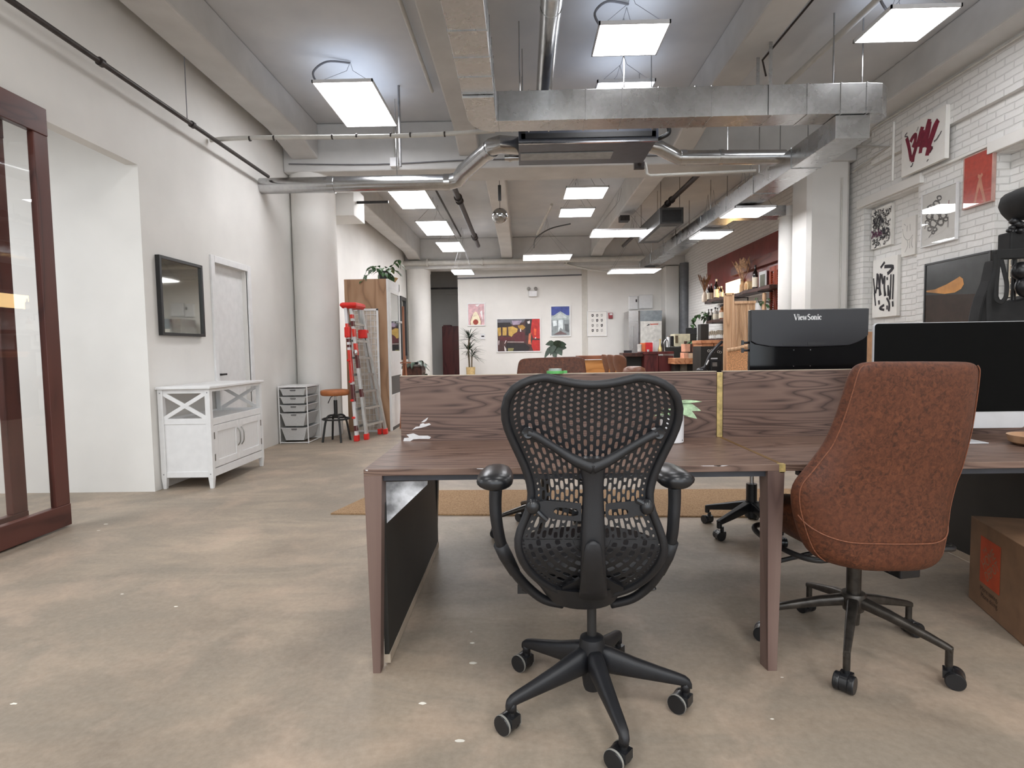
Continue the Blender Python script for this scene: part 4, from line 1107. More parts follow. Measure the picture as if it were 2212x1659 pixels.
tag(B().lathe([(.0, .0), (.085, .0), (.105, .012), (.112, .04), (.104, .04), (.095, .016), (0, .01)], (2.10, 2.35, ZT+.001), 30).build('wooden_bowl', OAK, smooth=True), 'shallow round wooden bowl at the right end of the desk', 'bowl')
t = thing('potted_plant', 'pale leafy plant in a white cylinder pot beside the mesh chair', 'plant', (.67, 2.53, ZT), 0, 'potted plants')
pc = Vector((.660, 2.545, ZT+.001))
B().lathe([(0, 0), (.046, 0), (.05, .004), (.052, .125), (.048, .125), (.047, .11), (0, .11)], pc, 28).build('pot', WPLAST, t, smooth=True)
B().ball(pc+Vector((.036, -.036, .014)), .0022, 8, 6).build('drain_mark', INK, t)
b = B()
for k in range(16):
    a = k*2.4; e = .1+.7*rnd.random()
    b.leaf(pc+Vector((.01*math.cos(a), .01*math.sin(a), .11)), (.55*math.cos(a), .5*math.sin(a), e*.9+.2), .07+.03*rnd.random(), .036, .4)
b.leaf(pc+Vector((.01, -.012, .178)), (1, -.1, .02), .115, .024, .0, up=(0, -.5, .8)); b.leaf(pc+Vector((.01, -.014, .165)), (1, -.1, -.12), .11, .04, .1, up=(0, -1, .3)); b.leaf(pc+Vector((.005, -.016, .155)), (.9, -.2, -.26), .10, .046, .2, up=(0, -1, .3))
b.cyl(pc+Vector((0, 0, .1)), pc+Vector((.02, -.01, .17)), .006, 6)
b.build('foliage', LEAFP, t, smooth='all')
t = thing('tape_roll', 'green tape roll lying on top of the desk divider', 'tape roll', (.155, YD, 1.0645))
q = Vector((.155, YD, 1.0645))
B().lathe([(.024, 0), (.040, 0), (.040, .012), (.024, .012)], q, 24).lathe([(.03, .0), (.03, .001)], q, 24).box(q.x+.02, q.x+.055, YD-.012, YD+.012, q.z, q.z+.012).build('tape', M('green_tape', (84, 160, 84), .5), t, smooth=True)
B().lathe([(.018, .012), (.030, .012), (.030, .022), (.018, .022)], q, 24).build('core', M('grey_tape_core', (150, 160, 156), .4), t, smooth=True)
tag(B().lathe([(0, 0), (.012, .0), (.004, .01), (.0, .018)], (1.62, 2.32, ZT), 10).build('paper_scrap', LOGOW), 'small white scrap on the right desk beside the leather chair', 'scrap')
# cardboard moving box under the right desk
t = thing('cardboard_box', 'cardboard moving box with an orange printed square under the right desk', 'box', (2.18, 2.42, 0))
A_, Bv = Vector((2.052, 2.64, 0)), Vector((1.925, 2.19, 0)); dv = (Bv-A_); L_ = dv.length; dv.normalize(); nv = Vector((dv.y, -dv.x, 0))
if nv.x > 0: nv = -nv
hb = .385
b = B(); q = [A_, Bv, Bv-nv*.36, A_-nv*.30]
b.add([p+Vector((0, 0, .001)) for p in q]+[p+Vector((0, 0, hb)) for p in q], [(0, 1, 2, 3), (7, 6, 5, 4), (0, 4, 5, 1), (1, 5, 6, 2), (2, 6, 7, 3), (3, 7, 4, 0)])
b.build('carton', CARD, t, bevel=.003)
def bx(u, v, o=.001): return A_+dv*u+Vector((0, 0, v))+nv*o
B().add([bx(.10, .12), bx(.27, .12), bx(.27, .325), bx(.10, .325)], [(0, 1, 2, 3)]).build('printed_square', ORANGE, t)
Rbox = Matrix((dv, Vector((0, 0, 1)), nv)).transposed()
rot45 = Matrix.Rotation(R(42), 3, 'Z')
for k, (s_, du, dz, sz) in enumerate((('THE', -.045, .045, .026), ('HOME', -.012, .016, .056), ('DEPOT', .020, -.026, .052))):
    text(s_, sz, CARDP, t, bx(.185+du, .222+dz, .0015), Rbox @ rot45, 'printed_lettering', (.82, 1.15), .0001)
text('More saving.', .030, CARDINK, t, bx(.185, .093, .0015), Rbox, 'printed_lettering', ext=.0001)
text('More doing.', .030, CARDINK, t, bx(.19, .064, .0015), Rbox, 'printed_lettering', ext=.0001)
b = B(); b.box(0, 0, 0, 0, 0, 0) if False else None
# jute rug beyond the desk
ra, rb, rc, rd = at(714.5, 1111.7, z=0), at(1560, 1118, z=0), at(1560, 1066, z=0), at(800, 1066, z=0)
ra.z = rb.z = rc.z = rd.z = .001
rb = ra+(rb-ra)*1.5; rd.y = rc.y = (rc.y+rd.y)/2; rc.x += 1.3
rd = at(820, 1062, z=0); rd.z = .001; 
b = B(); q = [ra, rb, rc, rd]; b.add(q+[p+Vector((0, 0, .010)) for p in q], [(0, 1, 2, 3), (7, 6, 5, 4), (0, 4, 5, 1), (1, 5, 6, 2), (2, 6, 7, 3), (3, 7, 4, 0)])
tag(b.build('area_rug', JUTE), 'tan jute rug on the concrete behind the desks', 'rug')
# paint flecks on the concrete
b = B()
for px, py, w2 in ((913, 1519, .014), (993, 1600, .014), (1020, 1389, .012), (1018, 1365, .006), (1022, 1432, .016), (229, 1132, .02), (213, 1146, .012), (380, 1310, .01), (1690, 1463, .006), (1668, 1553, .006), (30, 1520, .012)):
    c = at(px, py, z=.0006); n = 9
    b.face([c+Vector((w2*(.7+.5*rnd.random())*math.cos(2*PI*k/n), w2*.55*(.6+.6*rnd.random())*math.sin(2*PI*k/n), 0)) for k in range(n)])
tag(b.build('paint_fleck', M('white_paint_fleck', (226, 222, 212), .7)), 'white paint flecks scattered on the concrete floor', 'paint flecks', kind='stuff')
# ------------------------------------------------------------------ left side
# white buffet cabinet
x0, x1, y0, y1 = XL+.012, -2.716, 4.945, 5.95
zt = at(454.1, 834.6, y=4.94).z
t = thing('buffet_cabinet', 'white buffet cabinet with crossed braces and two doors against the left wall', 'cabinet', ((x0+x1)/2, (y0+y1)/2, 0))
B().box(x0-.004, x1+.018, y0-.022, y1+.022, zt-.022, zt).build('top', WPAINT, t, bevel=.004)
P_ = .044
for xx in (x0, x1-P_):
    for yy in (y0, y1-P_):
        b = B(); b.box(xx, xx+P_, yy, yy+P_, .095, zt-.022)
        cx, cyy = xx+P_/2, yy+P_/2; b.bar((cx, cyy, .095), (cx, cyy, 0), P_, P_, (0, 1, 0), .028, .028); b.build('post', WPAINT, t, bevel=.002)
zs = zt-.285
def xside(yy):
    b = B(); a, c = x0+P_, x1-P_
    b.box(a, c, yy+.008, yy+.026, zt-.06, zt-.022).box(a, c, yy+.008, yy+.026, zs-.045, zs+.005)
    b.bar((a, yy+.016, zs+.006), (c, yy+.016, zt-.062), .034, .014, (0, 1, 0)); b.bar((a, yy+.017, zt-.062), (c, yy+.017, zs+.006), .034, .014, (0, 1, 0))
    b.box(a, c, yy+.014, yy+.024, .10, zs-.045); b.box(a, c, yy+.008, yy+.026, .10, .15)
    return b
for yy in (y0, y1-.034): xside(yy).build('cross_side', WPAINT, t, bevel=.0015)
B().box(x0+.01, x1-.006, y0+.02, y1-.02, zs-.04, zs-.02).build('shelf', WPAINT, t)
B().box(x0, x0+.01, y0+P_, y1-P_, .1, zs).build('back_panel', WPAINT, t)
b = B(); b.box(x1-.022, x1-.004, y0+P_, y1-P_, zt-.05, zt-.022).box(x1-.022, x1-.004, y0+P_, y1-P_, zs-.06, zs).box(x1-.022, x1-.004, y0+P_, y1-P_, .10, .17); b.build('front_rail', WPAINT, t, bevel=.0015)
b = B(); b.box(x0+.01, x1-.03, y0+.03, y1-.03, .17, .185); b.build('floor_panel', WPAINT, t)
ym = (y0+y1)/2
GROOVE = N('white_beadboard'); 
_s = GROOVE.n('ShaderNodeTexCoord'); _w = GROOVE.n('ShaderNodeTexWave', bands_direction='Y'); _w.inputs['Scale'].default_value = 7.5; GROOVE.l(_s.outputs['Object'], _w.inputs['Vector'])
GROOVE.base((226, 226, 226)); GROOVE.set(Roughness=.4); GROOVE.bump(GROOVE.ramp(_w.outputs['Fac'], [(.0, (0, 0, 0)), (.12, (255, 255, 255))]), .5, .004); GROOVE = GROOVE.m
for a, c, hy in ((y0+P_+.003, ym-.002, ym-.035), (ym+.002, y1-P_-.003, ym+.035)):
    d0, d1 = .178, zs-.064; xf = x1-.002
    b = B(); f = .062
    b.box(xf-.018, xf, a, a+f, d0, d1).box(xf-.018, xf, c-f, c, d0, d1).box(xf-.018, xf, a+f, c-f, d0, d0+f).box(xf-.018, xf, a+f, c-f, d1-f, d1)
    dd = b.build('door', WPAINT, t, bevel=.002)
    B().box(xf-.014, xf-.008, a+f, c-f, d0+f, d1-f).build('door_panel', GROOVE, dd)
    zc = d1-.16
    B().tube(smoothpath([(xf, hy, zc+.085), (xf+.022, hy, zc+.05), (xf+.026, hy, zc), (xf+.022, hy, zc-.05), (xf, hy, zc-.085)], 4), .005, 8).build('handle', M('pewter', (130, 128, 122), .35, .8), dd, smooth=True)
    hg = a+.004 if a < ym-.1 else c-.004
    b = B()
    for zz in (d0+.09, d1-.09): b.box(xf-.002, xf+.003, hg-.008, hg+.008, zz-.03, zz+.03)
    b.pieces('hinge', M('pewter', (0, 0, 0)), dd)
b = B()
for xx in (x0+P_/2, x1-P_/2):
    for zz in (zt-.055, .13): b.cyl((xx, y0-.0015, zz), (xx, y0+.001, zz), .006, 10)
b.pieces('screw_cap', M('grey_cap', (150, 150, 152), .5), t)

# framed dark mirror-like picture
xw = XL+.001
p = [at(344, 553, x=XL+.03), at(437, 574, x=XL+.03), at(443, 727, x=XL+.03), at(352, 725, x=XL+.03)]
ya, yb_ = 5.03, 5.715; za, zb_ = 1.352, 2.055
t = thing('wall_mirror', 'black framed mirror on the left wall above the white cabinet', 'mirror', (XL, 5.37, 1.35))
f = .028
B().box(xw, xw+.04, ya, ya+f, za, zb_).box(xw, xw+.04, yb_-f, yb_, za, zb_).box(xw, xw+.04, ya+f, yb_-f, za, za+f).box(xw, xw+.04, ya+f, yb_-f, zb_-f, zb_).build('frame', BLACKM, t, bevel=.002)
B().box(xw, xw+.022, ya+f, yb_-f, za+f, zb_-f).build('mirror_pane', MIRD, t)

# wire drawer tower
x0, x1, y0, y1 = -3.16, -2.79, 7.40, 7.86
zt = at(640, 834, y=7.40).z
t = thing('drawer_tower', 'white wire-frame tower of five mesh drawers beside the round column', 'drawer unit', ((x0+x1)/2, (y0+y1)/2, 0))
b = B(); r_ = .008
for xx in (x0, x1):
    for yy in (y0, y1): b.cyl((xx, yy, 0), (xx, yy, zt-.008), r_, 8)
for zz in (.012, zt-.012):
    b.cyl((x0, y0, zz), (x1, y0, zz), r_, 8).cyl((x0, y1, zz), (x1, y1, zz), r_, 8).cyl((x0, y0, zz), (x0, y1, zz), r_, 8).cyl((x1, y0, zz), (x1, y1, zz), r_, 8)
b.build('wire_frame', WPAINT, t, smooth=True)
B().box(x0-.005, x1+.005, y0-.005, y1+.005, zt-.008, zt).build('top', WPAINT, t, bevel=.002)
def mk_mesh():
    n = N('grey_white_mesh'); v = n.coord((1, 1, 1)); vo = n.n('ShaderNodeTexVoronoi'); vo.inputs['Scale'].default_value = 240; n.l(v, vo.inputs['Vector'])
    n.base(n.ramp(vo.outputs['Distance'], [(.2, (166, 168, 168)), (.5, (206, 207, 207))])); n.set(Roughness=.6); return n.m
MESHM = mk_mesh()
zz = zt-.035; hs = [.085, .085, .085, .165, .165]; gap = .022
for k, h in enumerate(hs):
    z1 = zz; z0 = zz-h; zz = z0-gap
    ins = .02+.035*(h/.165)
    a = x0+.012; c = x1-.012
    b = B(); q = [(a+.008, y0+.004), (c-.008, y0+.004), (c-.008, y1-.01), (a+.008, y1-.01)]; q2 = [(a+ins, y0+.02), (c-ins, y0+.02), (c-ins, y1-.03), (a+ins, y1-.03)]
    b.add([(x, y, z1) for x, y in q]+[(x, y, z0) for x, y in q2], [(0, 1, 5, 4), (1, 2, 6, 5), (2, 3, 7, 6), (3, 0, 4, 7), (4, 5, 6, 7)])
    dr = b.build('drawer', MESHM, t, solid=.003)
    b = B(); rp = [(a, y0), (c, y0), (c, y1-.008), (a, y1-.008)]
    b.tube([Vector((x, y, z1)) for x, y in rp], .005, 8, closed=True); b.build('rim', WPAINT, dr, smooth=True)
    xm = (x0+x1)/2
    B().prism([(xm-.036+px, z1-.012+pz) for px, pz in ((0, 0), (.072, 0), (.072, -.012), (.064, -.02), (.008, -.02), (0, -.012))], y0+.001, y0+.008, 'y').build('grip', M('dark_grip_slot', (112, 112, 112), .6), dr)
B().face([at(638, 926, y=7.415), at(648, 924, y=7.415), at(651, 935, y=7.415), at(638, 936, y=7.415)]).build('price_sticker', LOGOW, t)

# stool
sx, sy = -2.47, 7.55; zt = at(721, 842, y=7.5).z
t = thing('swivel_stool', 'round tan-topped swivel stool with black legs in front of the white column', 'stool', (sx, sy, 0))
B().lathe([(0, zt-.075), (.17, zt-.075), (.186, zt-.06), (.188, zt-.025), (.176, zt-.006), (.14, zt), (0, zt)], (sx, sy, 0), 32).build('seat', STOOLT, t, smooth=True, angle=50)
B().cyl((sx, sy, zt-.15), (sx, sy, zt-.075), .012, 14).lathe([(.03, zt-.09), (.05, zt-.075)], (sx, sy, 0), 18).build('screw', CHROME, t, smooth=True)
B().cyl((sx, sy, .33), (sx, sy, zt-.14), .024, 16).build('post', BLACKM, t, smooth=True)
B().tube([Vector((sx+.17*math.cos(2*PI*k/28), sy+.17*math.sin(2*PI*k/28), .30)) for k in range(28)], .012, 8, closed=True).build('foot_ring', BLACKM, t, smooth=True)
for k in range(4):
    a = R(35)+k*PI/2; d = Vector((math.cos(a), math.sin(a), 0)); c = Vector((sx, sy, 0))
    B().tube(smoothpath([c+Vector((0, 0, .345)), c+d*.09+Vector((0, 0, .345)), c+d*.135+Vector((0, 0, .28)), c+d*.165+Vector((0, 0, .12)), c+d*.185+Vector((0, 0, 0.0))], 4), .014, 10).build('leg', BLACKM, t, smooth=True)
B().tube([(sx-.02, sy-.02, zt-.08), (sx-.045, sy-.05, zt-.1), (sx-.075, sy-.07, zt-.175)], .006, 8).build('lever', BLACKM, t, smooth=True)

# folded ladder
t = thing('folding_ladder', 'folded aluminium ladder with red top and red feet leaning by the column', 'ladder', (-2.15, 7.85, 0))
F1 = (Vector((-2.195, 7.53, .05)), Vector((-2.33, 7.68, 1.80))); F2 = (Vector((-2.04, 8.17, .05)), Vector((-2.235, 7.95, 1.80)))
R1 = (Vector((-2.10, 7.66, .05)), Vector((-2.275, 7.72, 1.80))); R2 = (Vector((-1.96, 8.15, .05)), Vector((-2.20, 7.98, 1.78)))
for i, (a, c) in enumerate((F1, F2, R1, R2)):
    rl = B().bar(a, c, .036, .075, (0, 1, 0)).build('rail', ALU if i != 0 else WPLAST, t, bevel=.003)
    rf = B().bar(a-Vector((0, 0, .05)), a+(c-a).normalized()*.03, .058, .085, (0, 1, 0)); rf.build('red_foot', RED, rl, bevel=.006)
def onr(rr_, f): return rr_[0]+(rr_[1]-rr_[0])*f
b = B()
for (a, c), segs in ((F1, ((.05, .09, 1), (.27, .40, 1), (.42, .66, 0), (.68, .70, 1), (.72, .745, 1), (.80, .86, 0))), (R1, ((.30, .36, 1), (.52, .62, 1), (.62, .71, 0), (.76, .82, 0), (.84, .88, 1), (.90, .93, 0)))):
    for f0, f1, kk in segs:
        b.cur = kk; p0, p1 = a+(c-a)*f0, a+(c-a)*f1; dx = Vector((.0, -.0385, 0))
        b.bar(p0+dx, p1+dx, .034, .004, (0, 1, 0)); b.bar(p0+Vector((.0185, 0, 0)), p1+Vector((.0185, 0, 0)), .003, .06, (0, 1, 0))
b.pieces('decal', [ORED, M('dark_red_decal', (84, 26, 26), .5)], t)
b = B()
for f in [.08, .21, .34, .47, .60, .73, .86]:
    b.bar(onr(F1, f), onr(F2, f), .035, .03); b.bar(onr(R1, f), onr(R2, f), .03, .028)
b.pieces('rung', ALU, t)
b = B()
for rr_ in (F1, F2):
    for f in ((.15, .28, .42, .58, .76) if rr_ is F1 else (.14, .52)):
        p = onr(rr_, f); s_ = -1 if rr_ is F1 else 1
        b.cyl(p+Vector((0, s_*.03, 0)), p+Vector((-.01, s_*.075, .004)), .016, 10)
b.pieces('lock_knob', RED, t)
b = B(); c0 = (F1[1]+F2[1])/2
b.loft([[Vector((c0.x+dx*k+.01, c0.y+dy*k, z)) for dx, dy in ((-.12, -.21), (.10, -.20), (.13, .17), (-.06, .20))] for z, k in ((1.755, .80), (1.79, 1.0), (1.82, .98), (1.835, .80))]); b.build('red_top_cap', RED, t, bevel=.01)
b = B(); p = onr(F2, .79); b.box(p.x-.06, p.x+.06, p.y-.06, p.y+.06, p.z-.07, p.z+.05); p = onr(F1, .80); b.box(p.x-.035, p.x+.035, p.y-.055, p.y+.055, p.z-.08, p.z+.06); b.pieces('hinge_lock', RED, t, bevel=.012)
p = onr(R1, .64); B().ball(p+Vector((0, -.05, 0)), (.03, .02, .04), 12, 8).build('hinge_plate', STEEL, t, smooth=True)

# white grid panel
t = thing('grid_panel', 'white wire grid panel leaning behind the ladder', 'grid panel', (-2.27, 8.36, 0))
x0, x1, yy, z1 = -2.47, -2.07, 8.36, 1.80
B().box(x0, x0+.02, yy, yy+.02, 0, z1).box(x1-.03, x1, yy, yy+.02, 0, z1).box(x0, x1, yy, yy+.02, z1-.03, z1).box(x0, x1, yy, yy+.02, 0, .03).build('frame', WPAINT, t, bevel=.003)
b = B()
for k in range(1, 7): b.cyl((x0+(x1-x0)*k/7, yy+.01, 0), (x0+(x1-x0)*k/7, yy+.01, z1), .004, 6)
for k in range(1, 21): b.cyl((x0, yy+.012, z1*k/21), (x1, yy+.012, z1*k/21), .004, 6)
b.build('wire_grid', WPAINT, t)
b = B(); b.box(x0+.02, x1-.03, yy+.016, yy+.02, .03, z1-.03); b.build('backing_sheet', M('pale_backing', (196, 184, 170), .8), t)

# wardrobe with glazed door
x0, x1, y0, y1 = -2.575, -1.93, 8.44, 9.22; zt = 2.235
t = thing('wardrobe', 'tall wood-sided wardrobe with white front and mirror door', 'wardrobe', ((x0+x1)/2, (y0+y1)/2, 0))
B().box(x0, x1-.03, y0, y0+.03, 0, zt).build('side_panel', OAK, t)
B().box(x0, x1-.03, y1-.03, y1, 0, zt).build('side_panel', OAK, t)
B().box(x0, x0+.02, y0+.03, y1-.03, 0, zt).box(x0, x1-.03, y0+.03, y1-.03, zt-.03, zt).box(x0, x1-.03, y0+.03, y1-.03, .42, .45).box(x0, x1-.03, y0+.03, y1-.03, .04, .07).build('carcass', WPAINT, t)
B().box(x1-.03, x1, y0-.002, y0+.05, 0, zt).box(x1-.03, x1, y0+.05, y1, zt-.12, zt).box(x1-.03, x1, y1-.05, y1, 0, zt).build('front_frame', WPAINT, t, bevel=.002)
zg = at(850, 758, x=x1).z; zd2 = at(850, 812, x=x1).z; zl = at(850, 852, x=x1).z
dd = B().box(x1-.02, x1+.004, y0+.052, y0+.13, zd2, zt-.122).box(x1-.02, x1+.004, y1-.10, y1-.052, zd2, zt-.122).box(x1-.02, x1+.004, y0+.13, y1-.10, zd2, zg).box(x1-.02, x1+.004, y0+.13, y1-.10, zt-.19, zt-.122).build('door', WPAINT, t, bevel=.002)
B().box(x1-.016, x1-.004, y0+.13, y1-.10, zg, zt-.19).build('mirror_pane', MIRR, dd)
B().cyl((x1, y1-.09, 1.63), (x1+.05, y1-.09, 1.63), .012, 8).box(x1+.04, x1+.055, y1-.2, y1-.05, 1.615, 1.645).build('handle', WPAINT, dd)
B().box(x1-.025, x1-.012, y0+.05, y1-.05, zl, zd2).build('dark_shelf_gap', BLACKM, t)
B().box(x1-.02, x1+.002, y0+.05, y1-.05, .05, zl).build('lower_door', WPAINT, t, bevel=.002)
B().box(x1-.025, x1-.005, y0+.05, y1-.05, 0, .05).build('plinth', BLACKM, t)
def plant(name, label, c, pot, leaves, potm, leafm, cat='plant', ph=.14, pr_=.07, group='potted plants'):
    t = thing(name, label, cat, c, 0, group); c = Vector(c)
    if pot: B().lathe([(0, 0), (pr_*.78, 0), (pr_, ph), (pr_*.92, ph), (pr_*.88, ph-.02), (0, ph-.02)], c, 24).build('pot', potm, t, smooth=True)
    b = B(); leaves(b, c+Vector((0, 0, ph-.02))); b.build('foliage', leafm, t, smooth='all')
    return t
def trailing(n, L, w, spread=1.0, up=.6, stems=True):
    def f(b, c):
        for k in range(n):
            a = rnd.random()*2*PI; e = up*(rnd.random()*1.3-.25); d = Vector((math.cos(a)*spread, math.sin(a)*spread, e)).normalized()
            s_ = c+d*(.05+.16*rnd.random())*spread
            if stems and k % 2 == 0: b.cyl(c, s_, .003, 5)
            b.leaf(s_, (d.x, d.y, d.z-.2), L*(.7+.5*rnd.random()), w*(.8+.4*rnd.random()), .6)
    return f
def strand(b, pts, n, L, w):
    P = smoothpath(pts, 4); b.tube(P, .003, 5)
    for k in range(n):
        p = P[min(len(P)-1, int(k/n*len(P)))]; a = rnd.random()*2*PI
        b.leaf(p, (math.cos(a), math.sin(a), -.4), L, w, .4)
def wl(b, c):
    trailing(34, .12, .075, 1.0, .8)(b, c)
    strand(b, [c, c+Vector((-.16, -.1, .08)), c+Vector((-.24, -.14, -.05)), c+Vector((-.27, -.16, -.14))], 8, .08, .05)
    strand(b, [c, c+Vector((.14, .05, .12)), c+Vector((.22, .1, .2)), c+Vector((.24, .1, .06))], 9, .09, .06)
plant('potted_plant', 'trailing green plant in a black pot on top of the wardrobe', (-2.04, 8.62, zt+.001), True, wl, BLACKS, LEAF, ph=.13, pr_=.075)
tag(B().lathe([(0, 0), (.06, 0), (.11, .07), (.1, .075), (.05, .02), (0, .02)], (-2.0, 8.95, zt), 24).build('shallow_basket', M('tan_basket', (176, 148, 104), .8, var=.2, scale=60), smooth=True), 'small tan basket on the wardrobe behind the plant', 'basket')
# wooden easel post
t = thing('easel', 'slim wooden easel standing by the mirror door of the wardrobe', 'easel', (-1.80, 8.82, 0))
EAS = wood('easel_pine', (112, 66, 46), (150, 96, 70), (168, 112, 84), 'z', 5, .5, 6, .2)
B().bar((-1.80, 8.82, 0.02), (-1.80, 8.82, 1.86), .03, .03).build('post', EAS, t, bevel=.002)
B().bar((-1.86, 8.80, 1.0), (-1.70, 8.80, 1.0), .03, .02).build('canvas_ledge', EAS, t)
B().bar((-1.86, 8.7, 0), (-1.80, 8.82, 1.1), .025, .025).bar((-1.72, 8.7, 0), (-1.79, 8.82, 1.1), .025, .025).pieces('leg', EAS, t)
# tall black mirror on the far left wall
ya, yb_ = 15.1, 15.82; za, zb_ = .95, 2.62
t = thing('wall_mirror', 'tall black framed mirror far along the left wall', 'mirror', (XL, 15.4, za))
f = .1; xw = XL+.001
B().box(xw, xw+.06, ya, ya+f, za, zb_).box(xw, xw+.06, yb_-f, yb_, za, zb_).box(xw, xw+.06, ya+f, yb_-f, za, za+f).box(xw, xw+.06, ya+f, yb_-f, zb_-f, zb_).build('frame', BLACKM, t)
B().box(xw, xw+.02, ya+f, yb_-f, za+f, zb_-f).build('mirror_pane', MIRD, t)
# dark console with plant
t = thing('console_cabinet', 'dark box cabinet with a grey top near the far white column', 'cabinet', (-2.42, 13.1, 0))
B().box(-2.64, -2.25, 12.9, 13.4, 0, .83).build('carcass', DARKW, t, bevel=.004)
B().box(-2.66, -2.23, 12.88, 13.42, .83, .87).build('top', M('grey_top', (104, 100, 98), .6), t)
B().box(-2.62, -2.45, 12.89, 12.9, .05, .8).box(-2.44, -2.27, 12.89, 12.9, .05, .8).build('door', DARKW, t)
def cl(b, c):
    trailing(20, .2, .09, 1.3, .35)(b, c); strand(b, [c+Vector((.15, -.1, 0)), c+Vector((.26, -.25, -.02)), c+Vector((.29, -.26, -.2)), c+Vector((.3, -.26, -.32))], 8, .12, .07)
plant('potted_plant', 'dark leafy plant trailing over the dark cabinet by the far column', (-2.44, 13.12, .871), True, cl, BLACKS, LEAFD, ph=.05, pr_=.09)

# ------------------------------------------------------------------ far wall
def flat(px, py, y, o=0): p = at(px, py, y=y); return Vector((p.x, p.y-o, p.z))
def wall_picture(name, label, l, tp, r, bt, y, fm, fw, cm=None, th=.03, group='framed pictures on the far wall', cat='framed picture'):
    a, c = at(l, tp, y=y), at(r, bt, y=y)
    t = thing(name, label, cat, ((a.x+c.x)/2, y, c.z), 0, group)
    x0, x1, z1, z0 = a.x, c.x, a.z, c.z
    B().box(x0, x1, y-th, y, z0, z0+fw).box(x0, x1, y-th, y, z1-fw, z1).box(x0, x0+fw, y-th, y, z0+fw, z1-fw).box(x1-fw, x1, y-th, y, z0+fw, z1-fw).build('frame', fm, t, bevel=.003)
    return t, (x0+fw, x1-fw, z0+fw, z1-fw)
def paint(t, bx_, y, polys, bg, name='picture'):
    """flat printed shapes given in 0..1 coordinates (v down)"""
    x0, x1, z0, z1 = bx_; b = B(); ms = [bg]; b.box(x0, x1, y-.012, y-.001, z0, z1)
    for i, (mt, pts) in enumerate(polys):
        if mt not in ms: ms.append(mt)
        b.cur = ms.index(mt); yy = y-.0125-.0003*i
        b.face([(x0+(x1-x0)*u, yy, z1-(z1-z0)*v) for u, v in pts])
    return b.build(name, ms, t)
def C_(n, c): return M('print_'+n, c, .5, var=.12, scale=9)
yw = YB-.002
t, q = wall_picture('framed_picture', 'pink picture of a halved pear shape with a brown stone, above the yucca', 1009, 655, 1049, 704, yw, WPAINT, .03)
pear = lambda cx, s: [(cx+s*a, b_) for a, b_ in ((-.10, .40), (0, .36), (.10, .40), (.17, .52), (.27, .7), (.32, .85), (.3, .99), (-.3, .99), (-.32, .85), (-.27, .7), (-.17, .52))]
paint(t, q, yw, [(C_('brown_line', (150, 104, 80)), pear(.45, 1.12)), (C_('cream', (232, 218, 190)), pear(.45, 1.0)), (C_('stone', (150, 56, 40)), [(.45+.17*math.cos(a), .86+.13*math.sin(a)) for a in [2*PI*k/16 for k in range(16)]]), (C_('glare', (240, 238, 236)), [(.45, .04), (.72, .0), (.6, .12), (.5, .1)]), (C_('glare', (0, 0, 0)), [(.74, .38), (.86, .3), (.9, .8), (.82, .62)])], C_('pink', (206, 168, 172)))  # glare shapes are glass reflections painted into the picture
t, q = wall_picture('framed_picture', 'large abstract painting in yellow, black and red on the far wall', 1072, 688, 1169, 760, yw, WPAINT, .03)
K, Y_, Rd, W_, G_, Mr = C_('black', (38, 32, 34)), C_('yellow', (196, 160, 84)), C_('red', (186, 44, 40)), C_('white', (214, 206, 204)), C_('grey', (104, 104, 112)), C_('maroon', (92, 40, 46))
Pk, Gn = C_('salmon', (206, 116, 84)), C_('olive', (128, 122, 78))
paint(t, q, yw, [(G_, [(0, 0), (.66, 0), (.62, .1), (.3, .16), (0, .1)]), (K, [(0, .1), (.3, .1), (.34, .22), (0, .24)]), (C_('lilac', (160, 144, 164)), [(.34, .04), (.58, .05), (.52, .17), (.36, .18)]), (Y_, [(0, .26), (.08, .25), (.08, .5), (.02, .52)]), (Y_, [(.12, .25), (.22, .25), (.21, .5), (.12, .5)]), (Y_, [(.25, .24), (.36, .22), (.48, .3), (.46, .4), (.38, .46), (.33, .55), (.26, .5)]), (C_('straw', (182, 140, 66)), [(.48, .2), (.6, .18), (.66, .26), (.6, .34), (.5, .28)]), (W_, [(.53, .3), (.56, .3), (.56, .46), (.53, .46)]), (Mr, [(.36, .5), (.5, .38), (.64, .42), (.66, .72), (.4, .7)]), (Mr, [(.05, .54), (.36, .55), (.38, .66), (.06, .68)]), (K, [(.66, 0), (.82, .02), (.8, .3), (.76, .52), (.66, .5)]), (W_, [(.7, .08), (.77, .05), (.77, .14), (.72, .15)]), (Rd, [(.82, 0), (1, 0), (1, .62), (.84, .6), (.78, .4), (.8, .2)]), (C_('orange', (220, 92, 56)), [(.86, .3), (.92, .32), (.9, .52), (.86, .5)]), (Pk, [(.74, .46), (.8, .42), (.78, .66), (.8, .8), (.72, .78)]), (Rd, [(.82, .66), (1, .66), (1, 1), (.84, 1), (.8, .85)]), (K, [(.2, .74), (.66, .76), (.76, .9), (.72, 1), (.2, 1)]), (W_, [(.23, .70), (.62, .71), (.62, .725), (.23, .715)]), (W_, [(.02, .66), (.04, .66), (.03, .8), (.02, .8)]), (W_, [(.19, .66), (.21, .66), (.17, .76), (.16, .76)]), (W_, [(.15, .82), (.2, .92), (.2, 1), (.16, .98)]), (Gn, [(.24, .9), (.38, .9), (.36, 1), (.24, 1)]), (W_, [(.88, .58), (.91, .57), (.91, .61), (.88, .62)])], C_('umber', (74, 48, 46)))
t, q = wall_picture('framed_picture', 'blue sky picture of a white gabled house front on the far wall', 1188, 660, 1233, 727, yw, WPAINT, .035)
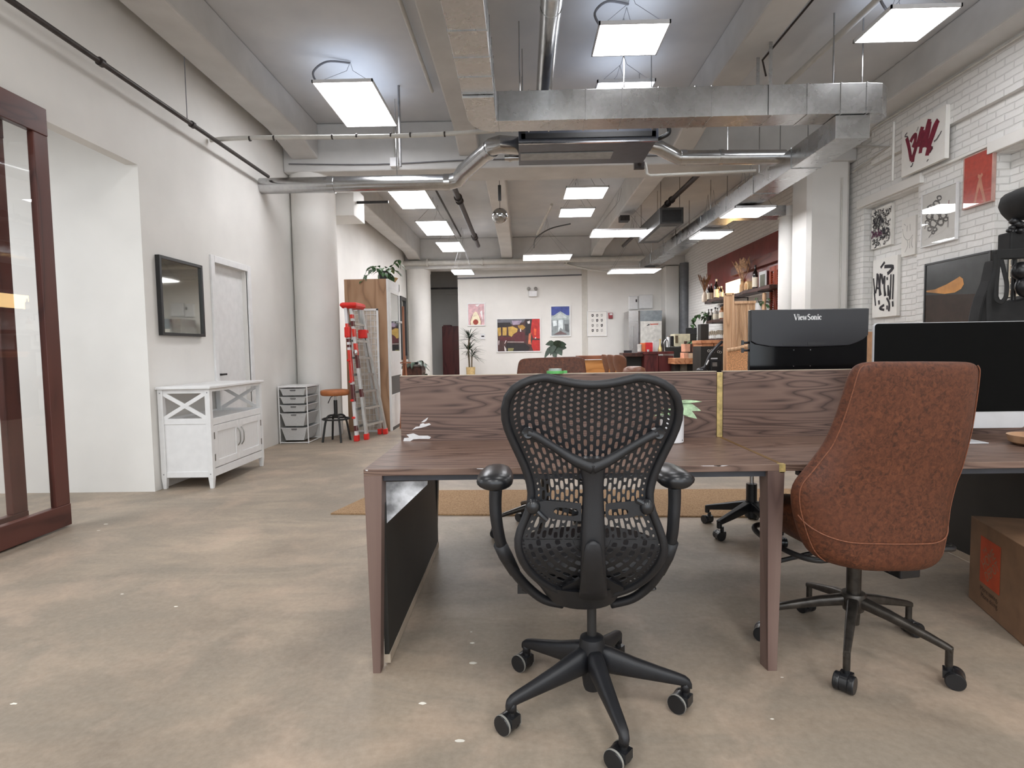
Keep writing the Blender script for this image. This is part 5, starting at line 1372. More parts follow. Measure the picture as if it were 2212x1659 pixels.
paint(t, q, yw, [(C_('skyblue', (62, 78, 150)), [(0, 0), (1, 0), (1, .3), (0, .3)]), (C_('gable', (172, 184, 184)), [(0, .36), (.5, .16), (1, .36), (1, .46), (0, .46)]), (C_('gable_in', (196, 204, 202)), [(.1, .4), (.5, .22), (.9, .4)]), (C_('house', (142, 150, 152)), [(0, .46), (1, .46), (1, 1), (0, 1)]), (C_('pane', (220, 232, 240)), [(.06, .48), (.3, .48), (.3, .66), (.1, .68)]), (C_('pane', (0, 0, 0)), [(.38, .46), (.66, .46), (.62, .8), (.5, .72), (.38, .88)]), (C_('porch', (112, 92, 92)), [(.5, .84), (.9, .97), (.1, .97)]), (C_('dkgrey', (96, 100, 102)), [(.72, .6), (.96, .62), (.96, .9), (.76, .84)])], C_('house', (0, 0, 0)))
yk = YB-.062
t, q = wall_picture('framed_picture', 'white poster with a grid of twelve small grey symbols on the kitchen wall', 1268, 672, 1311, 726, yk, WPAINT, .02)
gl = []
for r_ in range(4):
    for c_ in range(3):
        u, v = .26+.25*c_, .16+.21*r_; mt = (INK, GREYINK, FAINT)[(r_*2+c_) % 3]
        gl.append((mt, [(u-.06, v-.05), (u+.05, v-.06), (u+.06, v+.03), (u-.01, v+.06), (u-.05, v+.04)])); gl.append((CANV, [(u-.02, v-.02), (u+.02, v-.025), (u+.02, v+.015), (u-.01, v+.02)]))
paint(t, q, yk, gl, CANV)
t = thing('thermostat', 'small white thermostat with a dark display beside the yucca', 'thermostat', flat(1043, 726, yw))
a, c = at(1038, 721, y=yw), at(1048, 733, y=yw); B().box(a.x, c.x, yw-.03, yw, c.z, a.z).build('case', WPLAST, t, bevel=.004); a, c = at(1040, 725, y=yw), at(1046, 728, y=yw); B().box(a.x, c.x, yw-.032, yw-.028, c.z, a.z).build('display', INK, t)
t = thing('emergency_light', 'white emergency light with two lamp heads high on the far wall', 'emergency light', flat(1150, 635, yw))
a, c = at(1142, 629, y=yw), at(1160, 641, y=yw); B().box(a.x, c.x, yw-.08, yw, c.z, a.z).build('case', WPLAST, t, bevel=.01)
b = B(); 
for px in (1142, 1157): b.ball(flat(px, 624, yw, .06), .05, 12, 8); b.cyl(flat(px, 629, yw, .05), flat(px, 624, yw, .05), .012, 6)
b.pieces('lamp_head', M('grey_lamp_head', (150, 148, 144), .5), t, smooth='all')
t = thing('fire_alarm', 'red fire alarm box beside the symbol poster', 'fire alarm', flat(1318, 681, yk))
a, c = at(1314, 676, y=yk), at(1323, 688, y=yk); B().box(a.x, c.x, yk-.06, yk, c.z, a.z).build('case', M('alarm_red', (140, 30, 40), .4), t, bevel=.006); a, c = at(1316, 677, y=yk), at(1322, 681, y=yk); B().box(a.x, c.x, yk-.064, yk-.058, c.z, a.z).build('strobe', LOGOW, t)
for l, tp, r, bt, lb in ((1357, 640, 1378, 669, 'white electrical panel with a dark latch above the steel fridge, left one'), (1380, 637, 1410, 667, 'white electrical panel with rounded corners above the steel fridge, right one')):
    t = thing('electrical_panel', lb, 'electrical panel', flat((l+r)/2, bt, yk), 0, 'electrical panels')
    a, c = at(l, tp, y=yk), at(r, bt, y=yk); B().box(a.x, c.x, yk-.06, yk, c.z, a.z).build('case', WPAINT, t, bevel=.02); B().box(a.x+.02, c.x-.02, yk-.066, yk-.058, c.z+.02, a.z-.02).build('door', WPAINT, t, bevel=.012)
    if l == 1357: a, c = at(1372, 647, y=yk), at(1375, 653, y=yk); B().box(a.x, c.x, yk-.075, yk-.06, c.z, a.z).build('latch', INK, t)
t = thing('tall_cabinet', 'tall dark red wooden cabinet in the hall beyond the far column', 'cabinet', (-2.2, 18, 0))
B().box(-2.47, -1.83, 18, 18.45, 0, 1.93).build('carcass', CHERRY, t, bevel=.01); B().box(-2.45, -2.1, 17.985, 18, .05, 1.9).box(-2.09, -1.85, 17.985, 18, .05, 1.9).build('door', CHERRY, t); B().box(-2.44, -2.2, 18.05, 18.4, 1.93, 1.97).build('top_trim', CHERRY, t)
# yucca in tan pot
yy = 15.6; c = at(1017, 812, y=yy); zp = at(1017, 793, y=yy).z
t = thing('potted_plant', 'tall spiky yucca in a tan pot in front of the far wall', 'plant', (c.x, yy, 0), 0, 'potted plants')
B().lathe([(0, 0), (.1, 0), (.125, zp), (.115, zp), (.11, zp-.03), (0, zp-.03)], (c.x, yy, 0), 24).build('pot', TAN, t, smooth=True)
b = B(); b.tube([(c.x-.03, yy, zp-.04), (c.x-.05, yy, zp+.5), (c.x-.02, yy, zp+.8)], .022, 8).tube([(c.x+.03, yy, zp-.04), (c.x+.04, yy, zp+.3)], .018, 8); b.build('trunk', M('yucca_bark', (96, 84, 66), .9), t, smooth=True)
b = B()
for base, n, L in ((Vector((c.x-.02, yy, zp+.78)), 54, .42), (Vector((c.x-.04, yy, zp+.48)), 44, .42), (Vector((c.x+.04, yy, zp+.3)), 40, .36)):
    for k in range(n):
        a = rnd.random()*2*PI; e = rnd.random()*1.8-.35; b.leaf(base+Vector((0, 0, .12*rnd.random()-.05)), (math.cos(a), math.sin(a), e), L*(.7+.5*rnd.random()), .026, .25)
b.build('foliage', LEAFD, t, smooth='all')
def rubber(b, c):
    for px, py, dx, dz, L, w in ((1186, 757, -.6, -.7, .34, .13), (1190, 742, -.7, .05, .26, .14), (1187, 740, -.1, 1, .12, .04), (1203, 744, .3, .5, .30, .2), (1210, 750, .8, .1, .28, .2), (1207, 757, .3, -.4, .24, .2), (1195, 750, -.4, -.8, .32, .16), (1212, 745, .5, .2, .26, .18), (1198, 760, 0, -.6, .24, .18)):
        p = at(px, py, y=14.4); p = p-Vector((dx, 0, dz)).normalized()*L*.4; b.leaf(p, (dx, -.25, dz), L, w, .15, up=(0, -1, .2)); b.cyl(c, p, .006, 5)
cc = at(1201, 790, y=14.4)
plant('potted_plant', 'dark big-leaved plant showing above the far leather chair', (cc.x, 14.4, .45), True, rubber, BLACKS, LEAFD, ph=.3, pr_=.14)
tag(B().box(cc.x-.25, cc.x+.25, 14.15, 14.65, 0.40, .45).box(cc.x-.22, cc.x-.18, 14.2, 14.24, 0, .4).box(cc.x+.18, cc.x+.22, 14.2, 14.24, 0, .4).box(cc.x-.22, cc.x-.18, 14.56, 14.6, 0, .4).box(cc.x+.18, cc.x+.22, 14.56, 14.6, 0, .4).build('plant_stand', DARKW), 'low dark stand under the big-leaved plant', 'plant stand')
# ------------------------------------------------------------------ kitchen corner
def pxbox(b, l, tp, r, bt, y, d, z0=None):
    a, c = at(l, tp, y=y), at(r, bt, y=y)
    return b.box(a.x, c.x, y, y+d, c.z if z0 is None else z0, a.z)
t = thing('credenza', 'honey coloured wooden desk with a darker top between the far chair and the conference chairs', 'desk', tuple(flat(1285, 790, 12.0)*Vector((1, 1, 0)) if False else Vector((flat(1285, 790, 12.6).x, 12.8, 0))))
pxbox(B(), 1263, 778, 1345, 806, 12.6, .03, .1).build('front_panel', ORANGEW, t)
pxbox(B(), 1250, 769, 1345, 775, 12.55, .7).build('top', wood('red_brown_top', (80, 44, 28), (126, 76, 52), (148, 94, 66), 'x', 5), t, bevel=.004)
a = at(1258, 775, y=12.58); c = at(1263, 775, y=12.58)
B().box(a.x, c.x, 12.58, 12.65, 0, a.z).box(a.x, c.x, 13.15, 13.22, 0, a.z).pieces('leg', DARKW, t)
# moulded conference chairs
MOLD = M('brown_moulded_shell', (110, 70, 50), .4, var=.06)
def shell_chair(label, x, y, rz):
    t = thing('shell_chair', label, 'chair', (x, y, 0), rz, 'moulded chairs at the counter', world=False)
    lo = []
    for z, hw, yy in ((.66, .10, -.21), (.72, .13, -.215), (.80, .19, -.235), (.90, .22, -.26), (.98, .21, -.28), (1.03, .15, -.29), (1.045, .08, -.293)):
        lo.append([Vector((hw*math.cos(a), yy+.014*math.sin(a)+.05*(math.cos(a))**2*hw/.22, z)) for a in [2*PI*k/20 for k in range(20)]])
    B().loft(lo).build('backrest', MOLD, t, smooth='all')
    B().loft([[Vector((.21*k*math.copysign(abs(math.cos(a))**.7, math.cos(a)), .02+.2*k*math.copysign(abs(math.sin(a))**.7, math.sin(a)), z)) for a in [2*PI*j/24 for j in range(24)]] for z, k in ((.60, .8), (.62, 1), (.645, 1), (.65, .9))]).build('seat', MOLD, t, smooth='all')
    B().bar((0, -.15, .62), (0, -.215, .74), .08, .014).build('back_bracket', MOLD, t)
    for sx_ in (-1, 1):
        for sy_ in (-1, 1): B().cyl((sx_*.15, sy_*.14+.02, .61), (sx_*.2, sy_*.19+.02, 0), .012, 8).build('leg', BLACKM, t, smooth=True)
    return t
p1 = flat(1325, 800, 12.0); s1 = shell_chair('left of the three brown moulded chairs, seen edge-on', p1.x, 12.0, R(-74)); s1.scale = (.8, .8, 1)
copy_tree(s1, (flat(1338, 800, 11.5).x, 11.5, 0), R(-70), 'middle of the three brown moulded chairs at the dark counter')
copy_tree(s1, (flat(1352, 800, 11.0).x, 11.0, 0), R(-52), 'right one of the three brown moulded chairs at the dark counter')
t = thing('leather_stool', 'brown rounded seat back beside the dark red counter', 'chair', (flat(1372, 800, 10.6).x, 9.9, 0), 0, 'moulded chairs at the counter')
c = flat(1370, 790, 9.9); c.y = 9.9
B().loft([[Vector((c.x+.2*k*math.cos(a), 9.9+.2*k*math.sin(a), z)) for a in [2*PI*j/24 for j in range(24)]] for z, k in ((.62, .7), (.64, 1), (.74, 1), (.82, .9), (.855, .55))]).build('seat', MOLD, t, smooth='all')
B().cyl((c.x, 9.9, 0), (c.x, 9.9, .62), .03, 14).lathe([(0, 0), (.2, 0), (.2, .015), (0, .02)], (c.x, 9.9, 0), 20).build('pedestal', BLACKM, t, smooth=True)
# dark counter
yc = 12.6
t = thing('kitchen_counter', 'dark red wooden counter in front of the steel fridge', 'counter', (flat(1420, 790, yc).x, yc+.4, 0))
pxbox(B(), 1392, 762, 1422.5, 806, yc, .6, 0).build('cabinet_front', CHERRY, t, bevel=.004); pxbox(B(), 1423.5, 769, 1455, 806, yc, .6, 0).build('cabinet_front', CHERRY, t, bevel=.004)
pxbox(B(), 1390, 760, 1456, 764.5, yc-.02, .65).build('top', CHERRY, t, bevel=.004)
pxbox(B(), 1346, 762.5, 1392, 770, yc+.1, .5).build('table_top', DARKW, t, bevel=.004)
pxbox(B(), 1354, 770, 1391, 806, yc+.3, .3, 0).build('under_cabinet', BLACKPAN, t)
zc = at(1420, 760, y=yc).z
def small(name, label, cat, l, tp, r, bt, y, d, mt, group=None, bev=.004):
    return tag(pxbox(B(), l, tp, r, bt, y, d).build(name, mt, bevel=bev), label, cat, group)
small('paper_box', 'orange box on the dark counter', 'box', 1385, 741, 1395, 759.6, yc+.1, .12, M('orange_box', (214, 116, 70), .6), 'boxes on the counter')
small('paper_box', 'bright red box on the dark counter', 'box', 1395.4, 740, 1410, 759.6, yc+.05, .14, M('bright_red_box', (196, 40, 48), .5), 'boxes on the counter')
small('paper_box', 'white box behind the brass carafe on the counter', 'box', 1411, 738, 1423.5, 759.6, yc+.2, .14, LOGOW, 'boxes on the counter')
small('name_plate', 'small black block on the dark table top by the moulded chairs', 'block', 1348.5, 757, 1365, 762.4, yc+.2, .08, INK)
def jar(name, label, cat, px, bt, y, prof, mt, group=None, n=16):
    p = at(px, bt, y=y); return tag(B().lathe(prof, (p.x, y, p.z), n).build(name, mt, smooth=True), label, cat, group)
jar('glass_jar', 'white lidded jar left of the orange box', 'jar', 1381.5, 759.6, yc+.1, [(0, 0), (.045, 0), (.048, .12), (.05, .125), (.05, .16), (0, .165)], M('frosted_jar', (206, 206, 202), .3), 'jars on the counter')
jar('glass_jar', 'tiny white cup in front of the red box', 'cup', 1400, 760, yc+.03, [(0, 0), (.022, 0), (.028, .05), (.024, .05), (0, .01)], LOGOW)
jar('brass_carafe', 'slim brass carafe on the dark counter', 'carafe', 1426, 759.6, yc+.12, [(0, 0), (.045, 0), (.05, .05), (.03, .10), (.014, .14), (.012, .22), (.022, .27), (.0, .275)], M('pale_brass', (216, 200, 140), .3, .5))
jar('glass_bottle', 'dark green bottle beside the brass carafe', 'bottle', 1431, 759.6, yc+.2, [(0, 0), (.03, 0), (.03, .16), (.012, .21), (.012, .26), (0, .26)], BOTTLE)
t = thing('kitchen_faucet', 'curved steel gooseneck faucet behind the dark counter', 'faucet', tuple(at(1437, 760, y=13.6)))
P_ = [at(px, py, y=13.6) for px, py in ((1436, 762), (1434, 745), (1437, 735), (1442, 736), (1444, 750))]
B().tube(smoothpath(P_, 5), .015, 10).build('spout', STEEL, t, smooth='all'); B().cyl(at(1436, 766, y=13.6), at(1436, 759, y=13.6), .025, 12).build('base', STEEL, t)
tag(pxbox(B(), 1432, 760.5, 1456, 806, 13.4, .8, 0).build('sink_counter', STEEL, bevel=.005), 'steel sink counter behind the dark counter', 'counter')
t = thing('paper_towel', 'white paper towel roll leaning beside the microwave', 'paper towel', tuple(at(1444, 750, y=14.6)))
B().cyl(at(1444.5, 750, y=14.6), at(1444.5, 728, y=14.6), .055, 16).build('roll', LOGOW, t, smooth=True); B().cyl(at(1444.5, 728, y=14.6), at(1444.5, 726, y=14.6), .012, 8).build('core', CARD, t)
tag(pxbox(B(), 1436, 750, 1500, 806, 14.4, .7, 0).build('back_counter', BLACKPAN, bevel=.005), 'dark back counter carrying the microwave', 'counter')
t = thing('microwave', 'cream coloured microwave on the dark back counter', 'microwave', tuple(at(1475, 750, y=14.35)))
pxbox(B(), 1457, 721.5, 1491, 748, 14.4, .4).build('casing', M('cream_enamel', (202, 194, 166), .4), t, bevel=.01)
pxbox(B(), 1459, 725, 1464.5, 741, 14.39, .02).build('door_window', M('brown_window', (96, 84, 66), .25), t); pxbox(B(), 1478, 737, 1484.5, 748, 14.385, .02).build('control_panel', M('dark_brown_print', (74, 50, 40), .5), t)
tag(pxbox(B(), 1448.5, 726, 1456, 747, 14.45, .25).build('coffee_maker', BLACKS, bevel=.02), 'black coffee maker left of the microwave', 'coffee maker')
# steel fridge
yf = 15.5
t = thing('steel_fridge', 'tall stainless steel fridge with a pale door and small red logo', 'fridge', (flat(1395, 765, yf).x, yf+.35, 0))
a, c = at(1358, 671, y=yf), at(1430, 671, y=yf); m1 = at(1378, 671, y=yf).x; m2 = at(1383, 671, y=yf).x; ztop = at(1400, 671, y=yf).z; zm = at(1400, 694, y=yf).z
B().box(a.x, c.x, yf+.03, yf+.72, .08, ztop).build('body', STEEL, t, bevel=.01)
B().box(a.x+.005, m1, yf, yf+.04, .1, zm).build('door', STEEL, t, bevel=.006); d2 = B().box(m2, c.x-.005, yf, yf+.04, .1, zm).build('door', M('pale_steel_door', (198, 196, 190), .4, .1), t, bevel=.006)
B().box(a.x, m1, yf, yf+.04, zm+.01, ztop).build('head_panel', STEEL, t); B().box(m2, c.x, yf, yf+.04, zm+.01, ztop).build('head_panel', M('blue_grey_steel', (150, 160, 166), .25, .6), t)
B().box(m1+.01, m2-.01, yf-.01, yf+.05, .1, ztop).build('centre_post', CHROME, t)
b = B(); hx = (a.x+m1)/2-.02; b.cyl((hx, yf-.04, 1.15), (hx, yf-.04, 1.75), .015, 10).cyl((hx, yf-.04, 1.17), (hx, yf, 1.17), .012, 8).cyl((hx, yf-.04, 1.73), (hx, yf, 1.73), .012, 8); b.build('handle', STEEL, t, smooth=True)
b = B(); y_ = yf-.002
b.face([at(1396, 704, y=y_), at(1402, 699.5, y=y_), at(1404, 702, y=y_), at(1398, 704, y=y_)]); b.cur = 1
b.face([at(1404, 699.5, y=y_), at(1422, 699, y=y_), at(1422, 701, y=y_), at(1405, 702, y=y_)]); b.build('logo', [INK, M('logo_red', (176, 84, 66), .5)], d2)
B().box(a.x+.03, c.x-.03, yf+.1, yf+.65, 0, .08).build('plinth', BLACKM, t)
# plants by the bar
def palm(b, c):
    for k in range(26):
        a = rnd.random()*2*PI; b.leaf(c+Vector((0, 0, .05*rnd.random())), (math.cos(a), math.sin(a), .5+.7*rnd.random()), .34, .05, .9)
q = at(1500, 745, y=13.2); tag(B().box(q.x-.13, q.x+.13, 13.07, 13.33, 0, q.z-.121).build('plant_stand', BLACKPAN), 'dark box stand under the arching plant by the microwave', 'plant stand'); plant('potted_plant', 'arching green plant right of the microwave', (q.x, 13.2, q.z-.12), True, palm, M('grey_pot', (130, 130, 124), .6), LEAF, ph=.14, pr_=.07)
tag(pxbox(B(), 1486, 708, 1505, 722.5, 14.9, .2).build('speaker', BLACKS, bevel=.01), 'small black speaker box behind the arching plant', 'speaker')
tag(pxbox(B(), 1488, 722.5, 1503, 735, 14.9, .2, .0).build('speaker_stand', BLACKPAN), 'dark stand under the small black speaker', 'stand')

# ------------------------------------------------------------------ bar along the right wall
tag(B().box(4.47, 4.4995, 10.18, 14.0, 2.18, 3.16).build('red_wall_panel', REDWALL), 'dark red painted panel above the bar shelves', 'wall panel')
b = B(); b.box(4.38, 4.468, 9.99, 12.2, 2.62, 2.80); tag(b.build('header_board', wood('red_brown_header', (74, 36, 30), (112, 62, 54), (128, 76, 66), 'y', 5), bevel=.006), 'red-brown header board above the louvered doors at the bar', 'board')
for k, (y0, y1) in enumerate(((9.9, 10.12), (10.14, 10.36))):
    t = thing('louver_shutter', ('red-brown louvered shutter at the bar, next to the round white column', 'red-brown louvered shutter at the bar, further from the round column')[k], 'shutter', (4.42, (y0+y1)/2, 0), 0, 'louvered shutters')
    B().box(4.40, 4.44, y0, y0+.05, 0, 2.55).box(4.40, 4.44, y1-.05, y1, 0, 2.55).box(4.40, 4.44, y0+.05, y1-.05, 2.47, 2.55).box(4.40, 4.44, y0+.05, y1-.05, 0, .1).build('frame', REDW, t, bevel=.003)
    b = B()
    for j in range(60): b.bar((4.42, y0+.05, .12+j*.039), (4.42, y1-.05, .12+j*.039), .006, .034, (.6, 0, .8))
    b.build('louvers', REDW, t)
zs1, zs2, zs3 = 2.19, 1.742, 1.34
def plank(label, y0, y1, z, x0=4.12):
    pts = [(x0+.02, y0), (4.392, y0), (4.392, y1), (x0+.04, y1)]+[(x0+.03*math.sin(k*1.7)+.01*math.cos(k*4.1), y1-(y1-y0)*k/14) for k in range(1, 14)]
    t = thing('bar_shelf', label, 'shelf', (4.3, (y0+y1)/2, z), 0, 'dark plank shelves at the bar')
    B().prism(pts, z-.062, z, 'z').build('plank', DARKW, t, bevel=.006)
    b = B()
    for k in range(3):
        y_ = y0+(y1-y0)*(.15+.35*k); b.box(4.15, 4.468, y_-.015, y_+.015, z-.075, z-.062).box(4.455, 4.468, y_-.015, y_+.015, z-.2, z-.062)
    b.pieces('bracket', BLACKM, t)
plank('top dark live-edge plank shelf at the bar, with the light box', 9.75, 13.22, zs1); plank('middle dark plank shelf at the bar, with bottles', 10.4, 13.1, zs2); plank('lowest dark plank shelf at the bar, with glassware', 10.4, 13.6, zs3)
def on(px, x, z): p = at(px, 640, x=x); return Vector((x, p.y, z))
BP = [(0, 0), (.036, 0), (.038, .01), (.038, .19), (.03, .23), (.014, .26), (.013, .31), (.015, .312), (.015, .33), (0, .33)]
BP2 = [(0, 0), (.042, 0), (.044, .01), (.044, .14), (.034, .17), (.015, .19), (.015, .23), (.018, .232), (.018, .25), (0, .25)]
def bottle(label, c, mt, prof=BP, lab=True, cap=LOGOW, s=1.0):
    t = thing('liquor_bottle', label, 'bottle', tuple(c), 0, 'bottles on the bar shelves')
    pr_ = [(r*s, h*s) for r, h in prof]
    B().lathe(pr_, c, 16).build('glass_body', mt, t, smooth=True)
    if lab:
        h = pr_[3][1]; r = pr_[3][0]*1.01; B().lathe([(r, h*.15), (r, h*.85)], c, 16, cap=False).build('label', LABELM, t, smooth=True)
    if cap: B().lathe([(pr_[-2][0]*1.05, pr_[-4][1]*.94), (pr_[-2][0]*1.08, pr_[-1][1]), (0, pr_[-1][1]+.001)], c, 12).build('cap', cap, t, smooth=True)
    return t
for px, x, mt, pf, lb, s_ in ((1531.5, 4.2, BOTTLE, BP, 'white-capped dark bottle nearest the pampas vase on the top shelf', 1.1), (1536.5, 4.32, BOTTLE, BP, 'taller white-capped bottle second from the pampas vase', 1.22), (1547, 4.22, BOTTLE, BP, 'tallest white-capped bottle left of the light box', 1.3), (1553, 4.3, AMBER, BP2, 'squat labelled bottle just left of the light box', 1.1), (1558, 4.2, BOTTLE, BP2, 'small dark bottle touching the light box on its left', .95)):
    bottle(lb, on(px, x, zs1), mt, pf, s=s_)
bottle('large dark wine bottle with a white label right of the light box', on(1631, 4.22, zs1), BOTTLE, BP, cap=None, s=1.3)
for px, x, mt, pf, lb, s_ in ((1531, 4.2, BOTTLE, BP, 'dark slim bottle at the plant end of the middle shelf', .8), (1537, 4.25, BOTTLEC, BP2, 'pale bottle with a dark cap on the middle shelf, second from the plant', 1.05), (1545.5, 4.2, BOTTLEC, BP2, 'clear bottle with a cream label on the middle shelf', 1.1), (1550, 4.34, BOTTLEC, BP, 'tall clear bottle behind the cream-labelled one', .85), (1556.5, 4.22, BOTTLEC, BP, 'pale bottle beside the amber one on the middle shelf', .9), (1560.5, 4.24, AMBER, BP2, 'amber bottle next to the bamboo screen on the middle shelf', 1.25)):
    bottle(lb, on(px, x, zs2), mt, pf, cap=BLACKS, s=s_)
def vase_grass(label, c, mt, grass, n, L, spread, w, plume=False):
    t = thing('dried_grass_vase', label, 'vase', tuple(c), 0, 'vases of dried grass')
    B().lathe([(0, 0), (.055, 0), (.06, .03), (.058, .15), (.035, .19), (.03, .22), (.036, .23), (.03, .23), (.026, .2), (0, .18)], c, 20).build('vase', mt, t, smooth=True)
    b = B()
    for k in range(n):
        a = rnd.random()*2*PI; d = Vector((math.cos(a)*spread, math.sin(a)*spread, 1)).normalized(); l = L*(.7+.4*rnd.random()); p = c+Vector((0, 0, .2)); e = p+d*l
        b.cyl(p, e, .0035, 4)
        if plume: b.leaf(e-d*.16, (d.x, d.y, d.z), .22, .045, .15); b.leaf(e-d*.13, (d.y, -d.x, d.z), .18, .035, .2)
        else:
            b.leaf(e-d*.12, (d.x+.2*rnd.random(), d.y, d.z), .17, .014, .2); b.leaf(e-d*.2, (d.x, d.y+.3*rnd.random(), d.z), .15, .012, .2)
    b.build('dried_grass', grass, t)
vase_grass('cream bottle vase with brown dried grass at the far end of the top shelf', on(1522, 4.2, zs1), CERAM, DRIEDD, 46, .42, .35, .02)
vase_grass('tan vase of pale dried pampas plumes right of the light box', on(1604, 4.28, zs1)+Vector((0, 0, 0)), M('warm_tan_vase', (214, 170, 124), .6), DRIED, 20, .46, .45, .05, True)
t = thing('light_box', 'glowing warm light box on the top bar shelf', 'lamp', tuple(on(1580, 4.3, zs1)))
ya, yb_ = on(1597, 4.38, 0).y, on(1567, 4.38, 0).y
B().box(4.40, 4.45, ya, yb_, zs1+.02, zs1+.33).build('casing', BLACKM, t); B().box(4.385, 4.40, ya+.005, yb_-.005, zs1+.03, zs1+.325).build('glowing_panel', GLOWM, t); B().box(4.38, 4.46, ya, yb_, zs1, zs1+.02).build('base', ORANGEW, t)
t = thing('round_lantern', 'round cream drum lying on its side on the top bar shelf', 'ornament', tuple(on(1617, 4.3, zs1)))
c = on(1617, 4.3, zs1+.10); B().tube([c+Vector((.05, 0, 0)), c-Vector((.05, 0, 0))], .1, 24).build('drum', M('cream_drum', (232, 200, 150), .5), t, smooth=True); B().tube([c-Vector((.05, 0, 0)), c-Vector((.056, 0, 0))], .06, 20).build('rosette', M('amber_print', (206, 150, 90), .5), t)
t = thing('framed_picture', 'small white framed print behind the wine bottle on the top shelf', 'framed picture', tuple(on(1646, 4.4, zs1)))
ya, yb_ = on(1654, 4.42, 0).y, on(1639, 4.42, 0).y
B().box(4.42, 4.44, ya, yb_, zs1, zs1+.34).build('frame', WPAINT, t); B().box(4.415, 4.421, ya+.04, yb_-.06, zs1+.05, zs1+.28).build('print', M('print_grey_green', (128, 130, 116), .6), t)
def wp(b, c): trailing(26, .13, .05, .9, .7)(b, c); strand(b, [c, c+Vector((-.05, .2, .05)), c+Vector((-.06, .36, -.02))], 8, .1, .04)
q = on(1642, 4.2, 1.72); plant('potted_plant', 'leafy plant in a white pot under the top bar shelf', (q.x, q.y, 1.72), True, wp, WPAINT, LEAF, ph=.2, pr_=.095)
tag(B().box(4.12, 4.392, 9.55, 10.3, 1.66, 1.72).build('bar_shelf', DARKW), 'short dark shelf carrying the white plant pot by the shutters', 'shelf', 'dark plank shelves at the bar')
q = on(1651, 4.2, 1.72); tag(B().lathe([(0, 0), (.035, 0), (.035, .12), (.026, .16), (.028, .22), (.034, .26), (.03, .36), (0, .37)], q, 16).build('pepper_mill', BAMB, smooth=True), 'tall wooden mill beside the white plant pot', 'mill')
def mp(b, c): trailing(26, .16, .1, 1.0, .5)(b, c)
q = on(1512, 4.1, 1.742); tt = plant('potted_plant', 'broad-leaved green plant at the far end of the middle bar shelf', (4.2, 13.02, zs2+.001), True, lambda b, c: (trailing(18, .14, .09, .75, .5)(b, c), strand(b, [c, c+Vector((-.2, .1, .05)), c+Vector((-.3, .2, -.05)), c+Vector((-.34, .22, -.2))], 9, .14, .09)), BLACKS, LEAF, ph=.12, pr_=.07)
# glassware and lower shelf
for k in range(9):
    q = on(1524+k*4.6, 4.18+.1*(k % 3), zs3)
    tag(B().lathe([(0, 0), (.028, 0), (.028, .004), (.004, .01), (.004, .07), (.03, .10), (.034, .15), (.028, .18), (.026, .18), (.03, .15), (.026, .105), (0, .08)], q, 14).build('stem_glass', glassy('thin_glass', (236, 232, 226), 1.6) if k == 0 else bpy.data.materials['thin_glass'], smooth=True), 'stemmed drinking glass in the row on the lowest bar shelf', 'glass', 'stemmed glasses on the lowest shelf')
BAMB2 = wood('plywood_front', (140, 84, 52), (186, 126, 88), (206, 150, 110), 'y', 5, .5, 5, .2)
t = thing('bar_counter', 'pale wooden bar counter on dark supports behind the desks', 'counter', (3.7, 11.6, 0))
B().add([tuple(at(px, py, z=.80)) for px, py in ((1456, 778), (1516, 778), (1516, 786), (1456, 782))], [(0, 1, 2, 3)]) if False else None
pxbox(B(), 1457.5, 774, 1514, 786, 12.0, .55).build('counter_top', BAMB2, t, bevel=.004); pxbox(B(), 1472, 786, 1484, 806, 12.1, .4, 0).build('support', M('olive_board', (92, 84, 72), .7), t); pxbox(B(), 1484, 786, 1512, 806, 12.2, .3, 0).build('support', BLACKPAN, t); pxbox(B(), 1458, 786, 1471, 806, 12.2, .3, 0).build('support', BLACKPAN, t)
for k, (l, tp, r, bt, cs) in enumerate(((1480, 743, 1491, 760, 0), (1491.5, 743, 1496, 762, 1), (1496.5, 743, 1505, 760, 2), (1478, 762, 1487, 775, 0), (1487.5, 763, 1500, 775, 3), (1500.5, 760, 1511, 775.6, 1), (1497, 752, 1509, 759.5, 2))):
    lb = ('pale pink carton on the upper left of the stacked cartons', 'dark slim carton standing in the middle of the stacked cartons', 'white topped carton on the upper right of the stack', 'pink carton at the lower left of the stacked cartons', 'cream carton at the lower middle of the stack', 'dark brown carton at the lower right of the stack', 'orange carton jutting over the lower right carton')[k]
    small('carton', lb, 'carton', l, tp, r, bt if bt < 774 else 774, 12.0 if k != 6 else 11.97, .3, (M('carton_pink', (214, 158, 130), .7), M('carton_dark', (74, 48, 42), .6), M('carton_orange', (206, 128, 92), .7), M('carton_cream', (226, 196, 166), .7))[cs], 'cartons on the bar counter', .003)
# black chalkboard front and cabinets under glassware
t = thing('bar_cabinet', 'black bar cabinet with chalk marks beside the bamboo screen', 'cabinet', (3.6, 10.6, 0))
yq = 10.6
pxbox(B(), 1514, 748, 1566, 806, yq, .5, 0).build('chalk_front', BLACKPAN, t); pxbox(B(), 1514, 735, 1566, 741, yq-.02, .55).build('counter_top', BAMB2, t, bevel=.003); pxbox(B(), 1516, 741, 1541, 748, yq, .5).build('drawer', BAMB2, t); pxbox(B(), 1543, 741, 1566, 748, yq, .5).build('drawer', BAMB2, t)
b = B(); y_ = yq-.002
for px, py in ((1531, 758), (1538, 757), (1541, 760), (1552, 760), (1556, 761)): b.tube([at(px+2.6*math.cos(k), py+2.4*math.sin(k), y=y_) for k in [2*PI*j/10 for j in range(10)]], .006, 5, closed=True)
b.build('chalk_lettering', M('chalk', (170, 166, 160), .9), t)
